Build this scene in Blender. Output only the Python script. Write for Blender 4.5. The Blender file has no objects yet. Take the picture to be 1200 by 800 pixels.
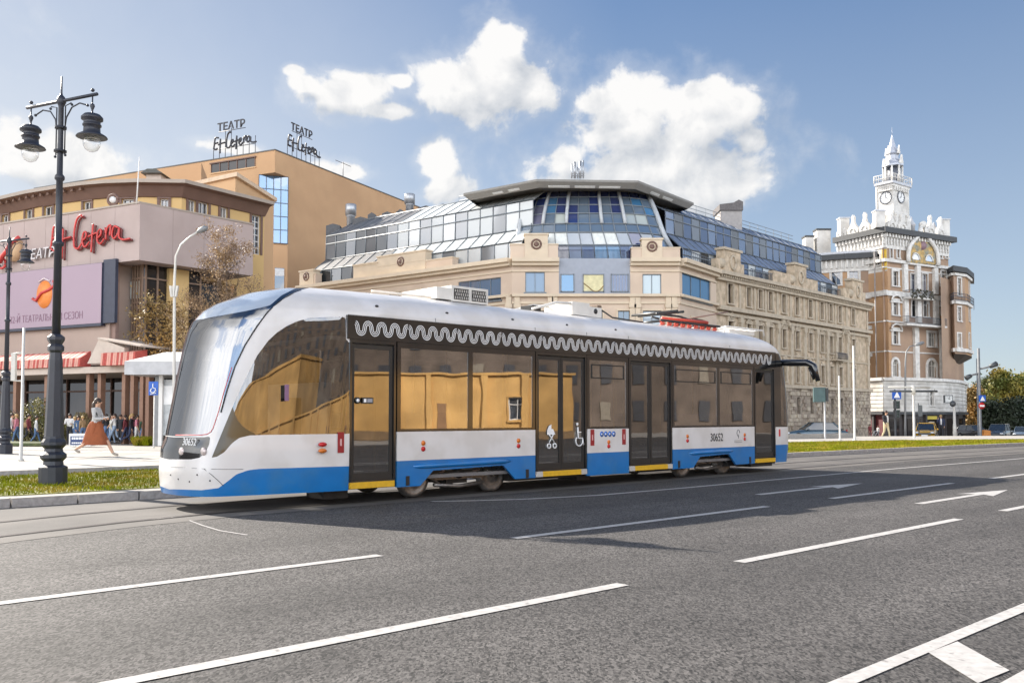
import bpy, bmesh, math, random
from mathutils import Vector, Matrix
R = math.radians
random.seed(7)
SC = bpy.context.scene
COL = SC.collection
# ------------------------------------------------------------------ camera
F = 1060.0; PIT = R(2.5); EYE = 1.45
YC = 487.0 - F*math.tan(PIT)
cd = bpy.data.cameras.new('camera'); cam = bpy.data.objects.new('camera', cd); COL.objects.link(cam)
cam.location = (0, 0, EYE); cam.rotation_euler = (R(90)+PIT, 0, 0)
cd.sensor_width = 36; cd.lens = 36*F/1200; cd.shift_y = (YC-400)/1200
cd.clip_end = 6000; cd.clip_start = .05
SC.camera = cam
def ray(x, y):
    h = (x-600)/F; v = (YC-y)/F
    return Vector((h, math.cos(PIT)-v*math.sin(PIT), math.sin(PIT)+v*math.cos(PIT)))
def G(x, y, z=0.0):
    r = ray(x, y); t = (z-EYE)/r.z
    return Vector((r.x*t, r.y*t, z))
def AT(x, y, Y):
    r = ray(x, y); t = Y/r.y
    return Vector((r.x*t, Y, EYE+r.z*t))
def proj(p):
    dx, dy, dz = p[0], p[1], p[2]-EYE
    w = dy*math.cos(PIT)+dz*math.sin(PIT); v = -dy*math.sin(PIT)+dz*math.cos(PIT)
    w = max(w, .01)
    return 600+F*dx/w, YC-F*v/w
def TZ(X, Y):                      # the ground falls gently beyond the square
    return min(0.0, EYE-.025*Y) if Y < 400 else EYE-.025*400
# road frame: al along the road, di = signed distance from the camera line
CT, ST = .732, .6813
def RD(al, di, z=0.0):
    return Vector((al*CT+di*ST, al*ST-di*CT, z))
def toRD(p):
    return p[0]*CT+p[1]*ST, p[0]*ST-p[1]*CT

# ------------------------------------------------------------------ materials
def _n(nt, t, **k):
    n = nt.nodes.new(t)
    for a, b in k.items():
        if hasattr(n, a): setattr(n, a, b)
        else: n.inputs[a].default_value = b
    return n
MATS = {}
def mat(name, col, rough=.6, metal=0.0, var=.12, vs=3.0, bump=0.0, bs=30.0, coat=0.0, spec=.5, emit=None, es=0.0, col2=None, c2s=2.0, c2t=(.45, .6), detail=6, space='Object', trans=0.0, alpha=1.0):
    if name in MATS: return MATS[name]
    m = bpy.data.materials.new(name); m.use_nodes = True; MATS[name] = m
    nt = m.node_tree; bs_ = nt.nodes['Principled BSDF']
    bs_.inputs['Roughness'].default_value = rough; bs_.inputs['Metallic'].default_value = metal
    bs_.inputs['Specular IOR Level'].default_value = spec
    bs_.inputs['Coat Weight'].default_value = coat; bs_.inputs['Coat Roughness'].default_value = .06
    bs_.inputs['Transmission Weight'].default_value = trans; bs_.inputs['Alpha'].default_value = alpha
    tc = _n(nt, 'ShaderNodeTexCoord')
    nz = _n(nt, 'ShaderNodeTexNoise'); nz.inputs['Scale'].default_value = vs; nz.inputs['Detail'].default_value = detail
    nt.links.new(tc.outputs[space], nz.inputs['Vector'])
    mr = _n(nt, 'ShaderNodeMapRange'); nt.links.new(nz.outputs['Fac'], mr.inputs['Value'])
    mr.inputs['From Min'].default_value = .3; mr.inputs['From Max'].default_value = .7
    mr.inputs['To Min'].default_value = 1-var; mr.inputs['To Max'].default_value = 1+var
    mx = _n(nt, 'ShaderNodeMix', data_type='RGBA', blend_type='MULTIPLY'); mx.inputs['Factor'].default_value = 1
    nt.links.new(mr.outputs['Result'], mx.inputs['B'])
    if col2:
        n2 = _n(nt, 'ShaderNodeTexNoise'); n2.inputs['Scale'].default_value = c2s; n2.inputs['Detail'].default_value = 5
        nt.links.new(tc.outputs[space], n2.inputs['Vector'])
        r2 = _n(nt, 'ShaderNodeMapRange'); nt.links.new(n2.outputs['Fac'], r2.inputs['Value'])
        r2.inputs['From Min'].default_value = c2t[0]; r2.inputs['From Max'].default_value = c2t[1]
        m2 = _n(nt, 'ShaderNodeMix', data_type='RGBA'); nt.links.new(r2.outputs['Result'], m2.inputs['Factor'])
        m2.inputs['A'].default_value = (*col, 1); m2.inputs['B'].default_value = (*col2, 1)
        nt.links.new(m2.outputs['Result'], mx.inputs['A'])
    else:
        mx.inputs['A'].default_value = (*col, 1)
    nt.links.new(mx.outputs['Result'], bs_.inputs['Base Color'])
    if bump:
        nb = _n(nt, 'ShaderNodeTexNoise'); nb.inputs['Scale'].default_value = bs; nb.inputs['Detail'].default_value = 4
        nt.links.new(tc.outputs[space], nb.inputs['Vector'])
        bp = _n(nt, 'ShaderNodeBump'); bp.inputs['Strength'].default_value = bump; bp.inputs['Distance'].default_value = .02
        nt.links.new(nb.outputs['Fac'], bp.inputs['Height']); nt.links.new(bp.outputs['Normal'], bs_.inputs['Normal'])
    if emit:
        bs_.inputs['Emission Color'].default_value = (*emit, 1); bs_.inputs['Emission Strength'].default_value = es
    return m
def glassy(name, tint, refl, rough=.02, rand=0.0, through=.0, fres=.25):
    """coated window: mirror part + dark/see-through part"""
    m = bpy.data.materials.new(name); m.use_nodes = True; MATS[name] = m
    nt = m.node_tree; nt.nodes.remove(nt.nodes['Principled BSDF']); out = nt.nodes['Material Output']
    gl = _n(nt, 'ShaderNodeBsdfGlossy'); gl.inputs['Roughness'].default_value = rough; gl.inputs['Color'].default_value = (.95, .96, 1, 1)
    if through > 0:
        b = _n(nt, 'ShaderNodeBsdfTransparent'); b.inputs['Color'].default_value = (*[t*through for t in tint], 1)
    else:
        b = _n(nt, 'ShaderNodeBsdfDiffuse'); b.inputs['Color'].default_value = (*tint, 1)
        if rand:
            oi = _n(nt, 'ShaderNodeObjectInfo'); cr = _n(nt, 'ShaderNodeValToRGB')
            cr.color_ramp.interpolation = 'CONSTANT'
            e = cr.color_ramp.elements; e[0].color = (*tint, 1); e[1].position = 1-rand; e[1].color = (.25, .24, .22, 1)
            x = cr.color_ramp.elements.new(.4); x.color = (tint[0]*.5, tint[1]*.5, tint[2]*.5, 1)
            nt.links.new(oi.outputs['Random'], cr.inputs['Fac']); nt.links.new(cr.outputs['Color'], b.inputs['Color'])
    fr = _n(nt, 'ShaderNodeLayerWeight'); fr.inputs['Blend'].default_value = .35
    mr = _n(nt, 'ShaderNodeMapRange'); mr.inputs['To Min'].default_value = refl; mr.inputs['To Max'].default_value = min(1, refl+fres)
    nt.links.new(fr.outputs['Fresnel'], mr.inputs['Value'])
    mx = _n(nt, 'ShaderNodeMixShader'); nt.links.new(mr.outputs['Result'], mx.inputs['Fac'])
    nt.links.new(b.outputs[0], mx.inputs[1]); nt.links.new(gl.outputs[0], mx.inputs[2]); nt.links.new(mx.outputs[0], out.inputs['Surface'])
    # slight waviness of real panes
    tc = _n(nt, 'ShaderNodeTexCoord'); nz = _n(nt, 'ShaderNodeTexNoise'); nz.inputs['Scale'].default_value = .8
    nt.links.new(tc.outputs['Object'], nz.inputs['Vector'])
    bp = _n(nt, 'ShaderNodeBump'); bp.inputs['Strength'].default_value = .06; bp.inputs['Distance'].default_value = .03
    nt.links.new(nz.outputs['Fac'], bp.inputs['Height']); nt.links.new(bp.outputs['Normal'], gl.inputs['Normal'])
    return m

# ------------------------------------------------------------------ objects
ORG = {}
def tagp(o, label=None, cat=None, group=None, kind=None):
    if label: o['label'] = label
    if cat: o['category'] = cat
    if group: o['group'] = group
    if kind: o['kind'] = kind
    return o
def thing(name, label, cat, loc=(0, 0, 0), rz=0, group=None, world=False):
    o = bpy.data.objects.new(name, None); COL.objects.link(o); o.location = loc; o.rotation_euler = (0, 0, rz)
    o.empty_display_size = .3
    tagp(o, label, cat, group)
    ORG[o.name] = Vector(loc) if world else Vector((0, 0, 0))
    return o
class MB:
    def __init__(s): s.v = []; s.f = []; s.m = []; s.s = []; s.mats = []
    def mi(s, m):
        if m not in s.mats: s.mats.append(m)
        return s.mats.index(m)
    def face(s, pts, m, sm=False):
        b = len(s.v); s.v.extend([tuple(p) for p in pts]); s.f.append(tuple(range(b, b+len(pts)))); s.m.append(s.mi(m)); s.s.append(sm)
    def faces(s, vs, fs, m, sm=False):
        b = len(s.v); s.v.extend([tuple(p) for p in vs]); k = s.mi(m)
        for f in fs: s.f.append(tuple(b+i for i in f)); s.m.append(k); s.s.append(sm)
    def box(s, a, b, m, xf=None):
        x0, y0, z0 = a; x1, y1, z1 = b
        c = [(x0, y0, z0), (x1, y0, z0), (x1, y1, z0), (x0, y1, z0), (x0, y0, z1), (x1, y0, z1), (x1, y1, z1), (x0, y1, z1)]
        if xf: c = [xf(*p) for p in c]
        s.faces(c, [(0, 3, 2, 1), (4, 5, 6, 7), (0, 1, 5, 4), (1, 2, 6, 5), (2, 3, 7, 6), (3, 0, 4, 7)], m)
    def prism(s, pts, ext, m, m2=None):
        n = len(pts); ext = Vector(ext); a = [Vector(p) for p in pts]; b = [p+ext for p in a]
        s.faces(a+b, [tuple(range(n))[::-1], tuple(range(n, 2*n))], m)
        s.faces(a+b, [(i, (i+1) % n, n+(i+1) % n, n+i) for i in range(n)], m2 or m)
    def tube(s, pts, r, m, n=8, caps=True, sm=True, flat=None):
        pts = [Vector(p) for p in pts]; k = len(pts)
        rs = r if isinstance(r, (list, tuple)) else [r]*k
        vs = []; prev = None
        for i, p in enumerate(pts):
            t = (pts[min(i+1, k-1)]-pts[max(i-1, 0)])
            if t.length < 1e-9: t = Vector((0, 0, 1))
            t.normalize()
            if prev is None:
                u = t.cross(Vector((0, 0, 1)))
                if u.length < .05: u = t.cross(Vector((1, 0, 0)))
            else: u = prev - t*prev.dot(t)
            u.normalize(); w = t.cross(u); prev = u
            for j in range(n):
                a = 2*math.pi*(j+.5)/n
                vs.append(p+(u*math.cos(a)+w*math.sin(a))*rs[i])
        fs = [(i*n+j, i*n+(j+1) % n, (i+1)*n+(j+1) % n, (i+1)*n+j) for i in range(k-1) for j in range(n)]
        if caps: fs += [tuple(range(n))[::-1], tuple(range((k-1)*n, k*n))]
        s.faces(vs, fs, m, sm)
    def lathe(s, prof, c, m, n=16, sm=True, axis='z', xf=None):
        vs = []
        for r, z in prof:
            for j in range(n):
                a = 2*math.pi*j/n
                if axis == 'z': p = (c[0]+r*math.cos(a), c[1]+r*math.sin(a), c[2]+z)
                elif axis == 'y': p = (c[0]+r*math.cos(a), c[1]+z, c[2]+r*math.sin(a))
                else: p = (c[0]+z, c[1]+r*math.cos(a), c[2]+r*math.sin(a))
                vs.append(xf(*p) if xf else p)
        k = len(prof)
        fs = [(i*n+j, i*n+(j+1) % n, (i+1)*n+(j+1) % n, (i+1)*n+j) for i in range(k-1) for j in range(n)]
        fs += [tuple(range(n))[::-1], tuple(range((k-1)*n, k*n))]
        s.faces(vs, fs, m, sm)
    def ball(s, c, r, m, n=10, k=6, sc=(1, 1, 1)):
        prof = [(math.sin(math.pi*i/k)*1.0 if 0 < i < k else .001, -math.cos(math.pi*i/k)) for i in range(k+1)]
        vs = [(c[0]+p[0]*r*sc[0]*math.cos(2*math.pi*j/n), c[1]+p[0]*r*sc[1]*math.sin(2*math.pi*j/n), c[2]+p[1]*r*sc[2]) for p in prof for j in range(n)]
        fs = [(i*n+j, i*n+(j+1) % n, (i+1)*n+(j+1) % n, (i+1)*n+j) for i in range(k) for j in range(n)]
        s.faces(vs, fs, m, True)
    def build(s, name, parent=None, label=None, recalc=True, weld=False, bevel=0.0):
        me = bpy.data.meshes.new(name)
        o0 = ORG.get(parent.name, Vector((0, 0, 0))) if parent else Vector((0, 0, 0))
        me.from_pydata([(a-o0.x, b-o0.y, c-o0.z) for a, b, c in s.v], [], s.f)
        for m in s.mats: me.materials.append(m)
        me.polygons.foreach_set('material_index', s.m); me.polygons.foreach_set('use_smooth', s.s)
        if recalc or weld:
            bm = bmesh.new(); bm.from_mesh(me)
            if weld: bmesh.ops.remove_doubles(bm, verts=bm.verts, dist=.0004)
            if recalc: bmesh.ops.recalc_face_normals(bm, faces=bm.faces)
            bm.to_mesh(me); bm.free()
        me.update()
        o = bpy.data.objects.new(name, me); COL.objects.link(o)
        if bevel:
            b = o.modifiers.new('b', 'BEVEL'); b.width = bevel; b.segments = 2; b.limit_method = 'ANGLE'
        if parent: o.parent = parent; ORG[o.name] = o0
        if label: o['label'] = label
        return o
def children(o): return [c for c in bpy.data.objects if c.parent == o]
def dup(o, loc=None, rz=None, label=None, parent=None, sc=None, kids=None):
    if kids is None:
        kids = {}
        for c in bpy.data.objects:
            if c.parent: kids.setdefault(c.parent.name, []).append(c)
    c = o.copy(); COL.objects.link(c)
    ORG[c.name] = ORG.get(o.name, Vector((0, 0, 0)))
    if parent: c.parent = parent
    if loc is not None: c.location = loc
    if rz is not None: c.rotation_euler = (0, 0, rz)
    if sc: c.scale = (sc, sc, sc)
    if label: c['label'] = label
    for k in kids.get(o.name, []): dup(k, parent=c, kids=kids)
    return c
class Fr:
    """a vertical facade frame: a along, d outward (towards the viewer), z up"""
    def __init__(s, o, d, flip=None):
        s.o = Vector((o[0], o[1], 0)); s.d = Vector((d[0], d[1], 0)).normalized()
        n = Vector((s.d.y, -s.d.x, 0))
        if n.dot(-s.o) < 0: n = -n
        if flip: n = -n
        s.n = n
    def __call__(s, a, d, z): return s.o+s.d*a+s.n*d+Vector((0, 0, z))
    def px(s, x, y, d=0.0):
        r = ray(x, y); t = (s.o+s.n*d-Vector((0, 0, 0))).dot(s.n)/r.dot(s.n)
        p = r*t
        return (p-s.o).dot(s.d), EYE+p.z
def rect_px(fr, x0, x1, y0, y1, d=0.0):
    a0, _ = fr.px(x0, (y0+y1)/2, d); a1, _ = fr.px(x1, (y0+y1)/2, d)
    xm = (x0+x1)/2; _, zt = fr.px(xm, y0, d); _, zb = fr.px(xm, y1, d)
    return min(a0, a1), max(a0, a1), zb, zt
def facade(mb, fr, a0, a1, z0, z1, holes, m, dep=.3, d=0.0):
    A = sorted(set([a0, a1]+[min(max(h[i], a0), a1) for h in holes for i in (0, 1)]))
    Z = sorted(set([z0, z1]+[min(max(h[i], z0), z1) for h in holes for i in (2, 3)]))
    for j in range(len(Z)-1):
        run = None
        zm = (Z[j]+Z[j+1])/2
        if Z[j+1]-Z[j] < 1e-5: continue
        for i in range(len(A)-1):
            am = (A[i]+A[i+1])/2
            hole = any(h[0] < am < h[1] and h[2] < zm < h[3] for h in holes)
            if not hole:
                if run is None: run = A[i]
            if (hole or i == len(A)-2) and run is not None:
                e = A[i] if hole else A[i+1]
                mb.face([fr(run, d, Z[j]), fr(e, d, Z[j]), fr(e, d, Z[j+1]), fr(run, d, Z[j+1])], m); run = None
    for h in holes:
        b0, b1, c0, c1 = h[:4]
        for q in ([(b0, c0), (b1, c0)], [(b1, c0), (b1, c1)], [(b1, c1), (b0, c1)], [(b0, c1), (b0, c0)]):
            (p, r), (t, u) = q
            mb.face([fr(p, d, r), fr(t, d, u), fr(t, d-dep, u), fr(p, d-dep, r)], m)
def window(root, fr, h, mf, mg, dep=.28, nm=1, tr=True, surround=None, sw=.18, arch=False, wallm=None, sill=True, d=0.0, name='window', fw=.07, sp=.07, bars=0):
    a0, a1, z0, z1 = h[:4]; mb = MB(); w = a1-a0
    mb.face([fr(a0, d-dep+.02, z0), fr(a1, d-dep+.02, z0), fr(a1, d-dep+.02, z1), fr(a0, d-dep+.02, z1)], mg)
    t0, t1 = d-dep+.03, d-dep+.10
    mb.box((a0+.002, t0, z0+.002), (a0+fw, t1, z1-.002), mf, fr); mb.box((a1-fw, t0, z0+.002), (a1-.002, t1, z1-.002), mf, fr)
    mb.box((a0+fw, t0, z0+.002), (a1-fw, t1, z0+fw), mf, fr); mb.box((a0+fw, t0, z1-fw), (a1-fw, t1, z1-.002), mf, fr)
    for i in range(nm):
        c = a0+w*(i+1)/(nm+1); mb.box((c-fw*.4, t0, z0+fw), (c+fw*.4, t1-.01, z1-fw), mf, fr)
    if tr:
        c = z0+(z1-z0)*.68; mb.box((a0+fw, t0, c-fw*.4), (a1-fw, t1-.02, c+fw*.4), mf, fr)
    for i in range(bars):
        c = z0+(z1-z0)*(i+1)/(bars+1); mb.box((a0+fw, t0, c-fw*.4), (a1-fw, t1-.02, c+fw*.4), mf, fr)
    if arch:
        n = 8; r = w/2; cx = (a0+a1)/2; cz = z1-r
        for sgn in (-1, 1):
            arc = [(cx+sgn*r*math.sin(t*math.pi/2/n), cz+r*math.cos(t*math.pi/2/n)) for t in range(n+1)]
            poly = [(cx+sgn*r, z1)]+[(p, q-.001) for p, q in arc]
            mb.prism([fr(p, d-dep+.11, q) for p, q in poly], fr.n*(dep-.12), wallm or surround or mf)
    if surround:
        top = z1
        if arch:
            n = 10; r0 = w/2; r1 = r0+sw; cx = (a0+a1)/2; cz = z1-r0
            for i in range(n):
                t, u = math.pi*i/n, math.pi*(i+1)/n
                q = [(cx+r0*math.cos(t), cz+r0*math.sin(t)), (cx+r1*math.cos(t), cz+r1*math.sin(t)), (cx+r1*math.cos(u), cz+r1*math.sin(u)), (cx+r0*math.cos(u), cz+r0*math.sin(u))]
                mb.prism([fr(p, d+.003, v) for p, v in q], fr.n*sp, surround)
            top = cz
        else:
            mb.box((a0-sw, d+.003, z1), (a1+sw, d+sp+.03, z1+sw*1.1), surround, fr)
        mb.box((a0-sw, d+.003, z0), (a0-.001, d+sp, top), surround, fr); mb.box((a1+.001, d+.003, z0), (a1+sw, d+sp, top), surround, fr)
    if sill: mb.box((a0-sw-.04, d+.004, z0-.14), (a1+sw+.04, d+sp+.1, z0-.002), surround or mf, fr)
    return mb.build(name, root)
def text_mesh(body, size, m, shear=0, ext=.01, align='CENTER', name='lettering', sx=1.0, off=0.0):
    c = bpy.data.curves.new(name, 'FONT'); c.body = body; c.size = size; c.shear = shear; c.extrude = ext; c.align_x = align; c.align_y = 'CENTER'; c.offset = off
    o = bpy.data.objects.new(name, c); COL.objects.link(o)
    dg = bpy.context.evaluated_depsgraph_get(); dg.update()
    me = bpy.data.meshes.new_from_object(o.evaluated_get(dg)); bpy.data.objects.remove(o)
    me.materials.clear(); me.materials.append(m)
    for v in me.vertices: v.co.x *= sx
    n = bpy.data.objects.new(name, me); COL.objects.link(n)
    return n
def place_text(o, pos, right, normal, parent=None):
    """pos world; right = reading direction, normal = towards the viewer"""
    r = Vector(right).normalized(); n = Vector(normal).normalized(); u = n.cross(r)
    M = Matrix((r, u, n)).transposed().to_4x4()
    o0 = ORG.get(parent.name, Vector((0, 0, 0))) if parent else Vector((0, 0, 0))
    M.translation = Vector(pos)-o0
    o.data.transform(M)
    if parent: o.parent = parent; ORG[o.name] = o0
    return o
def stroke(mb, pts, fr, a, z, sc, r, m, d=.1, n=6, shear=0.0):
    # smooth a hand-drawn stroke and sweep it as a tube on a facade frame
    P = [Vector((p[0], p[1], 0)) for p in pts]; out = []
    for i in range(len(P)-1):
        p0, p1, p2, p3 = P[max(i-1, 0)], P[i], P[i+1], P[min(i+2, len(P)-1)]
        for k in range(5):
            t = k/5; out.append(.5*((2*p1)+(p2-p0)*t+(2*p0-5*p1+4*p2-p3)*t*t+(3*p1-p0-3*p2+p3)*t**3))
    out.append(P[-1])
    mb.tube([fr(a+(q.x+q.y*shear)*sc, d, z+q.y*sc) for q in out], r, m, n=n)
SCRIPT = [  # «Et Cetera» as brush strokes, unit = height of the tall C
    [(.42, .78), (.15, .80), (.08, .45), (.02, .12)], [(.10, .45), (.38, .48)], [(.02, .14), (.20, .06), (.34, .12)],
    [(.58, .70), (.56, .30), (.55, -.22)], [(.40, .34), (.70, .40), (.95, .42)],
    [(1.42, .98), (1.36, 1.04), (1.18, .9), (1.08, .5), (1.1, .12), (1.28, .04), (1.44, .2)],
    [(1.42, .26), (1.6, .34), (1.62, .5), (1.5, .48), (1.46, .22), (1.58, .06), (1.78, .2)],
    [(1.92, .72), (1.88, .3), (1.86, -.12)], [(1.72, .36), (1.95, .42), (2.12, .44)],
    [(2.08, .26), (2.26, .36), (2.26, .52), (2.14, .46), (2.12, .2), (2.26, .1), (2.42, .24)],
    [(2.46, .56), (2.5, .2)], [(2.48, .36), (2.56, .56), (2.68, .6), (2.66, .3)],
    [(3.0, .5), (2.84, .56), (2.74, .34), (2.84, .2), (3.0, .34), (3.04, .5), (3.04, .24), (3.2, .14), (3.5, .14)]]
# ------------------------------------------------------------------ world, sun
SUNV = Vector((-.814, .581, 0)).normalized(); ELEV = R(31.5)
sv = Vector((SUNV.x*math.cos(ELEV), SUNV.y*math.cos(ELEV), math.sin(ELEV)))
sl = bpy.data.lights.new('sun', 'SUN'); sl.energy = 4.3; sl.angle = R(.53); sl.color = (1, .925, .82)
so = bpy.data.objects.new('sun', sl); COL.objects.link(so); so.rotation_euler = sv.to_track_quat('Z', 'Y').to_euler()
W = bpy.data.worlds.new('World'); SC.world = W; W.use_nodes = True; nt = W.node_tree
bg = nt.nodes['Background']; bg.inputs['Strength'].default_value = .15
sky = _n(nt, 'ShaderNodeTexSky'); sky.sky_type = 'NISHITA'; sky.sun_disc = False
sky.sun_elevation = ELEV; sky.sun_rotation = math.atan2(SUNV.x, SUNV.y); sky.air_density = 1.0; sky.dust_density = .4; sky.ozone_density = 1.6
tc = _n(nt, 'ShaderNodeTexCoord')
def M(op, a, b=None, c=None):
    n = _n(nt, 'ShaderNodeMath', operation=op)
    for i, x in enumerate((a, b, c)):
        if x is None: continue
        if isinstance(x, (int, float)): n.inputs[i].default_value = x
        else: nt.links.new(x, n.inputs[i])
    return n.outputs[0]
sp = _n(nt, 'ShaderNodeSeparateXYZ'); nt.links.new(tc.outputs['Generated'], sp.inputs[0])
az = M('ARCTAN2', sp.outputs[0], sp.outputs[1]); el = M('ARCSINE', sp.outputs[2])
def azel(x, y):
    r = ray(x, y).normalized(); return math.atan2(r.x, r.y), math.asin(r.z)
blobs = [(588, 92, 62, 46), (540, 100, 52, 30), (625, 110, 38, 30), (592, 52, 34, 24), (402, 112, 52, 22), (430, 100, 30, 14), (360, 100, 18, 10),
         (735, 150, 72, 46), (820, 140, 62, 46), (862, 128, 34, 30), (700, 120, 32, 22), (760, 195, 120, 46), (820, 108, 40, 18), (660, 185, 30, 22),
         (512, 195, 24, 22), (520, 222, 34, 18), (400, 200, 42, 12), (455, 130, 30, 9), (470, 95, 14, 7), (690, 230, 60, 30), (800, 225, 80, 26), (880, 165, 18, 14), (345, 82, 12, 6), (60, 190, 110, 30), (270, 172, 40, 8), (1300, 200, 26, 34), (1330, 358, 26, 9)]
rnd = random.Random(3)
for i in range(46):      # unseen clouds added around the rest for white fill and reflections
    a = rnd.uniform(.9, 5.4)
    blobs.append((None, a if a < math.pi else a-2*math.pi, rnd.uniform(.12, .75), rnd.uniform(.2, .5), rnd.uniform(.08, .22)))
fld = None; fup = None; NV = len(blobs)-46; nb_ = 0
for b in blobs:
    if b[0] is None: a0, e0, ra, re = b[1:]
    else:
        a0, e0 = azel(b[0], b[1]); ra, re = b[2]/F*1.25, b[3]/F*1.25
    da = M('DIVIDE', M('SUBTRACT', az, a0), ra); de = M('DIVIDE', M('SUBTRACT', el, e0), re)
    d = M('SQRT', M('ADD', M('MULTIPLY', da, da), M('MULTIPLY', de, de)))
    nb_ += 1; faint = b[0] is not None and b[0] > 1000
    v = M('SUBTRACT', .52 if faint else 1.0, d)
    if nb_ <= NV:
        da2 = M('ADD', da, -.018/ra); de2 = M('ADD', de, .026/re); d2 = M('SQRT', M('ADD', M('MULTIPLY', da2, da2), M('MULTIPLY', de2, de2))); v2 = M('SUBTRACT', 1.0, d2)
        fup = v2 if fup is None else M('SMOOTH_MAX', fup, v2, .25)
        fvis = v if fld is None else M('SMOOTH_MAX', fvis, v, .25)
    fld = v if fld is None else M('SMOOTH_MAX', fld, v, .25)
fld = M('MAXIMUM', fld, -2.0)
def fbm(scale, off=(0, 0, 0), det=9, rough=.55, dist=.3):
    mp = _n(nt, 'ShaderNodeMapping'); mp.inputs['Location'].default_value = off; nt.links.new(tc.outputs['Generated'], mp.inputs[0])
    z = _n(nt, 'ShaderNodeTexNoise'); z.inputs['Scale'].default_value = scale; z.inputs['Detail'].default_value = det
    z.inputs['Roughness'].default_value = rough; z.inputs['Distortion'].default_value = dist
    nt.links.new(mp.outputs[0], z.inputs['Vector']); return z.outputs['Fac']
n1 = fbm(13); n2 = fbm(13, (.012, -.004, -.012))
nb = fbm(42, det=6)
dens = M('ADD', fld, M('MULTIPLY', M('SUBTRACT', n1, .5), 2.2))
dens = M('ADD', dens, M('MULTIPLY', M('SUBTRACT', nb, .5), .85))
mk = _n(nt, 'ShaderNodeMapRange', interpolation_type='SMOOTHSTEP'); nt.links.new(dens, mk.inputs['Value'])
mk.inputs['From Min'].default_value = .02; mk.inputs['From Max'].default_value = .42
rel = M('MULTIPLY', M('SUBTRACT', n1, n2), 2.6)
thick = M('MULTIPLY', M('MINIMUM', dens, 1.2), -.06)
shade = M('ADD', M('ADD', rel, thick), M('ADD', .70, M('MULTIPLY', M('MAXIMUM', M('MINIMUM', M('SUBTRACT', fvis, fup), .4), -.4), .85)))
shade = M('MINIMUM', M('MAXIMUM', shade, .12), 1.0)
cc = _n(nt, 'ShaderNodeMix', data_type='RGBA'); nt.links.new(shade, cc.inputs['Factor'])
cc.inputs['A'].default_value = (1.2, 1.32, 1.5, 1); cc.inputs['B'].default_value = (2.5, 2.47, 2.43, 1)
# thin high veil that whitens the sky low down, towards the sun
veil = fbm(2.2, (3, 1, 0), 7, .6)
hz = _n(nt, 'ShaderNodeMapRange'); nt.links.new(el, hz.inputs['Value']); hz.inputs['From Min'].default_value = .0; hz.inputs['From Max'].default_value = .8
hz.inputs['To Min'].default_value = .85; hz.inputs['To Max'].default_value = .05
azm = _n(nt, 'ShaderNodeMapRange'); nt.links.new(az, azm.inputs['Value']); azm.inputs['From Min'].default_value = -.9; azm.inputs['From Max'].default_value = .12
azm.inputs['To Min'].default_value = 1.9; azm.inputs['To Max'].default_value = .14
vf = M('MULTIPLY', M('MULTIPLY', hz.outputs[0], azm.outputs[0]), M('ADD', veil, .5))
vm = _n(nt, 'ShaderNodeMix', data_type='RGBA'); nt.links.new(M('MINIMUM', vf, .9), vm.inputs['Factor'])
gr_ = _n(nt, 'ShaderNodeMapRange'); nt.links.new(el, gr_.inputs['Value']); gr_.inputs['From Min'].default_value = 0; gr_.inputs['From Max'].default_value = .5
gc = _n(nt, 'ShaderNodeMix', data_type='RGBA'); nt.links.new(gr_.outputs[0], gc.inputs['Factor']); gc.inputs['A'].default_value = (1.0, 1.22, 1.46, 1); gc.inputs['B'].default_value = (.095, .33, .84, 1)
sm = _n(nt, 'ShaderNodeMix', data_type='RGBA'); sm.inputs['Factor'].default_value = .88; nt.links.new(sky.outputs[0], sm.inputs['A']); nt.links.new(gc.outputs['Result'], sm.inputs['B'])
nt.links.new(sm.outputs['Result'], vm.inputs['A']); vm.inputs['B'].default_value = (2.0, 2.08, 2.2, 1)
cm = _n(nt, 'ShaderNodeMix', data_type='RGBA'); mk2 = _n(nt, 'ShaderNodeMapRange', interpolation_type='SMOOTHSTEP'); nt.links.new(dens, mk2.inputs['Value']); mk2.inputs['From Min'].default_value = -.4; mk2.inputs['From Max'].default_value = .5; mk2.inputs['To Max'].default_value = .32
nt.links.new(M('MAXIMUM', M('MULTIPLY', mk.outputs[0], .97), mk2.outputs[0]), cm.inputs['Factor'])
nt.links.new(vm.outputs['Result'], cm.inputs['A']); nt.links.new(cc.outputs['Result'], cm.inputs['B'])
# added fill: sky low behind the camera is scaled up to brighten shaded fronts
fr_ = _n(nt, 'ShaderNodeMapRange', interpolation_type='SMOOTHSTEP'); nt.links.new(sp.outputs[1], fr_.inputs['Value'])
for k_, v_ in zip(('From Min', 'From Max', 'To Min', 'To Max'), (-.5, .4, 1.0, 0.0)): fr_.inputs[k_].default_value = v_
fe_ = _n(nt, 'ShaderNodeMapRange', interpolation_type='SMOOTHSTEP'); nt.links.new(el, fe_.inputs['Value'])
for k_, v_ in zip(('From Min', 'From Max', 'To Min', 'To Max'), (.35, .85, 1.0, 0.0)): fe_.inputs[k_].default_value = v_
boost = M('ADD', M('MULTIPLY', M('MULTIPLY', fr_.outputs[0], fe_.outputs[0]), 3.7), 1.0)
gm = _n(nt, 'ShaderNodeVectorMath', operation='SCALE'); nt.links.new(cm.outputs['Result'], gm.inputs[0]); nt.links.new(boost, gm.inputs['Scale'])
nt.links.new(gm.outputs[0], bg.inputs['Color'])
SC.view_settings.view_transform = 'Standard'; SC.view_settings.look = 'None'; SC.view_settings.exposure = 1.42; SC.view_settings.gamma = 1
SC.cycles.max_bounces = 8; SC.cycles.transparent_max_bounces = 12; SC.cycles.caustics_reflective = False; SC.cycles.caustics_refractive = False
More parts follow.
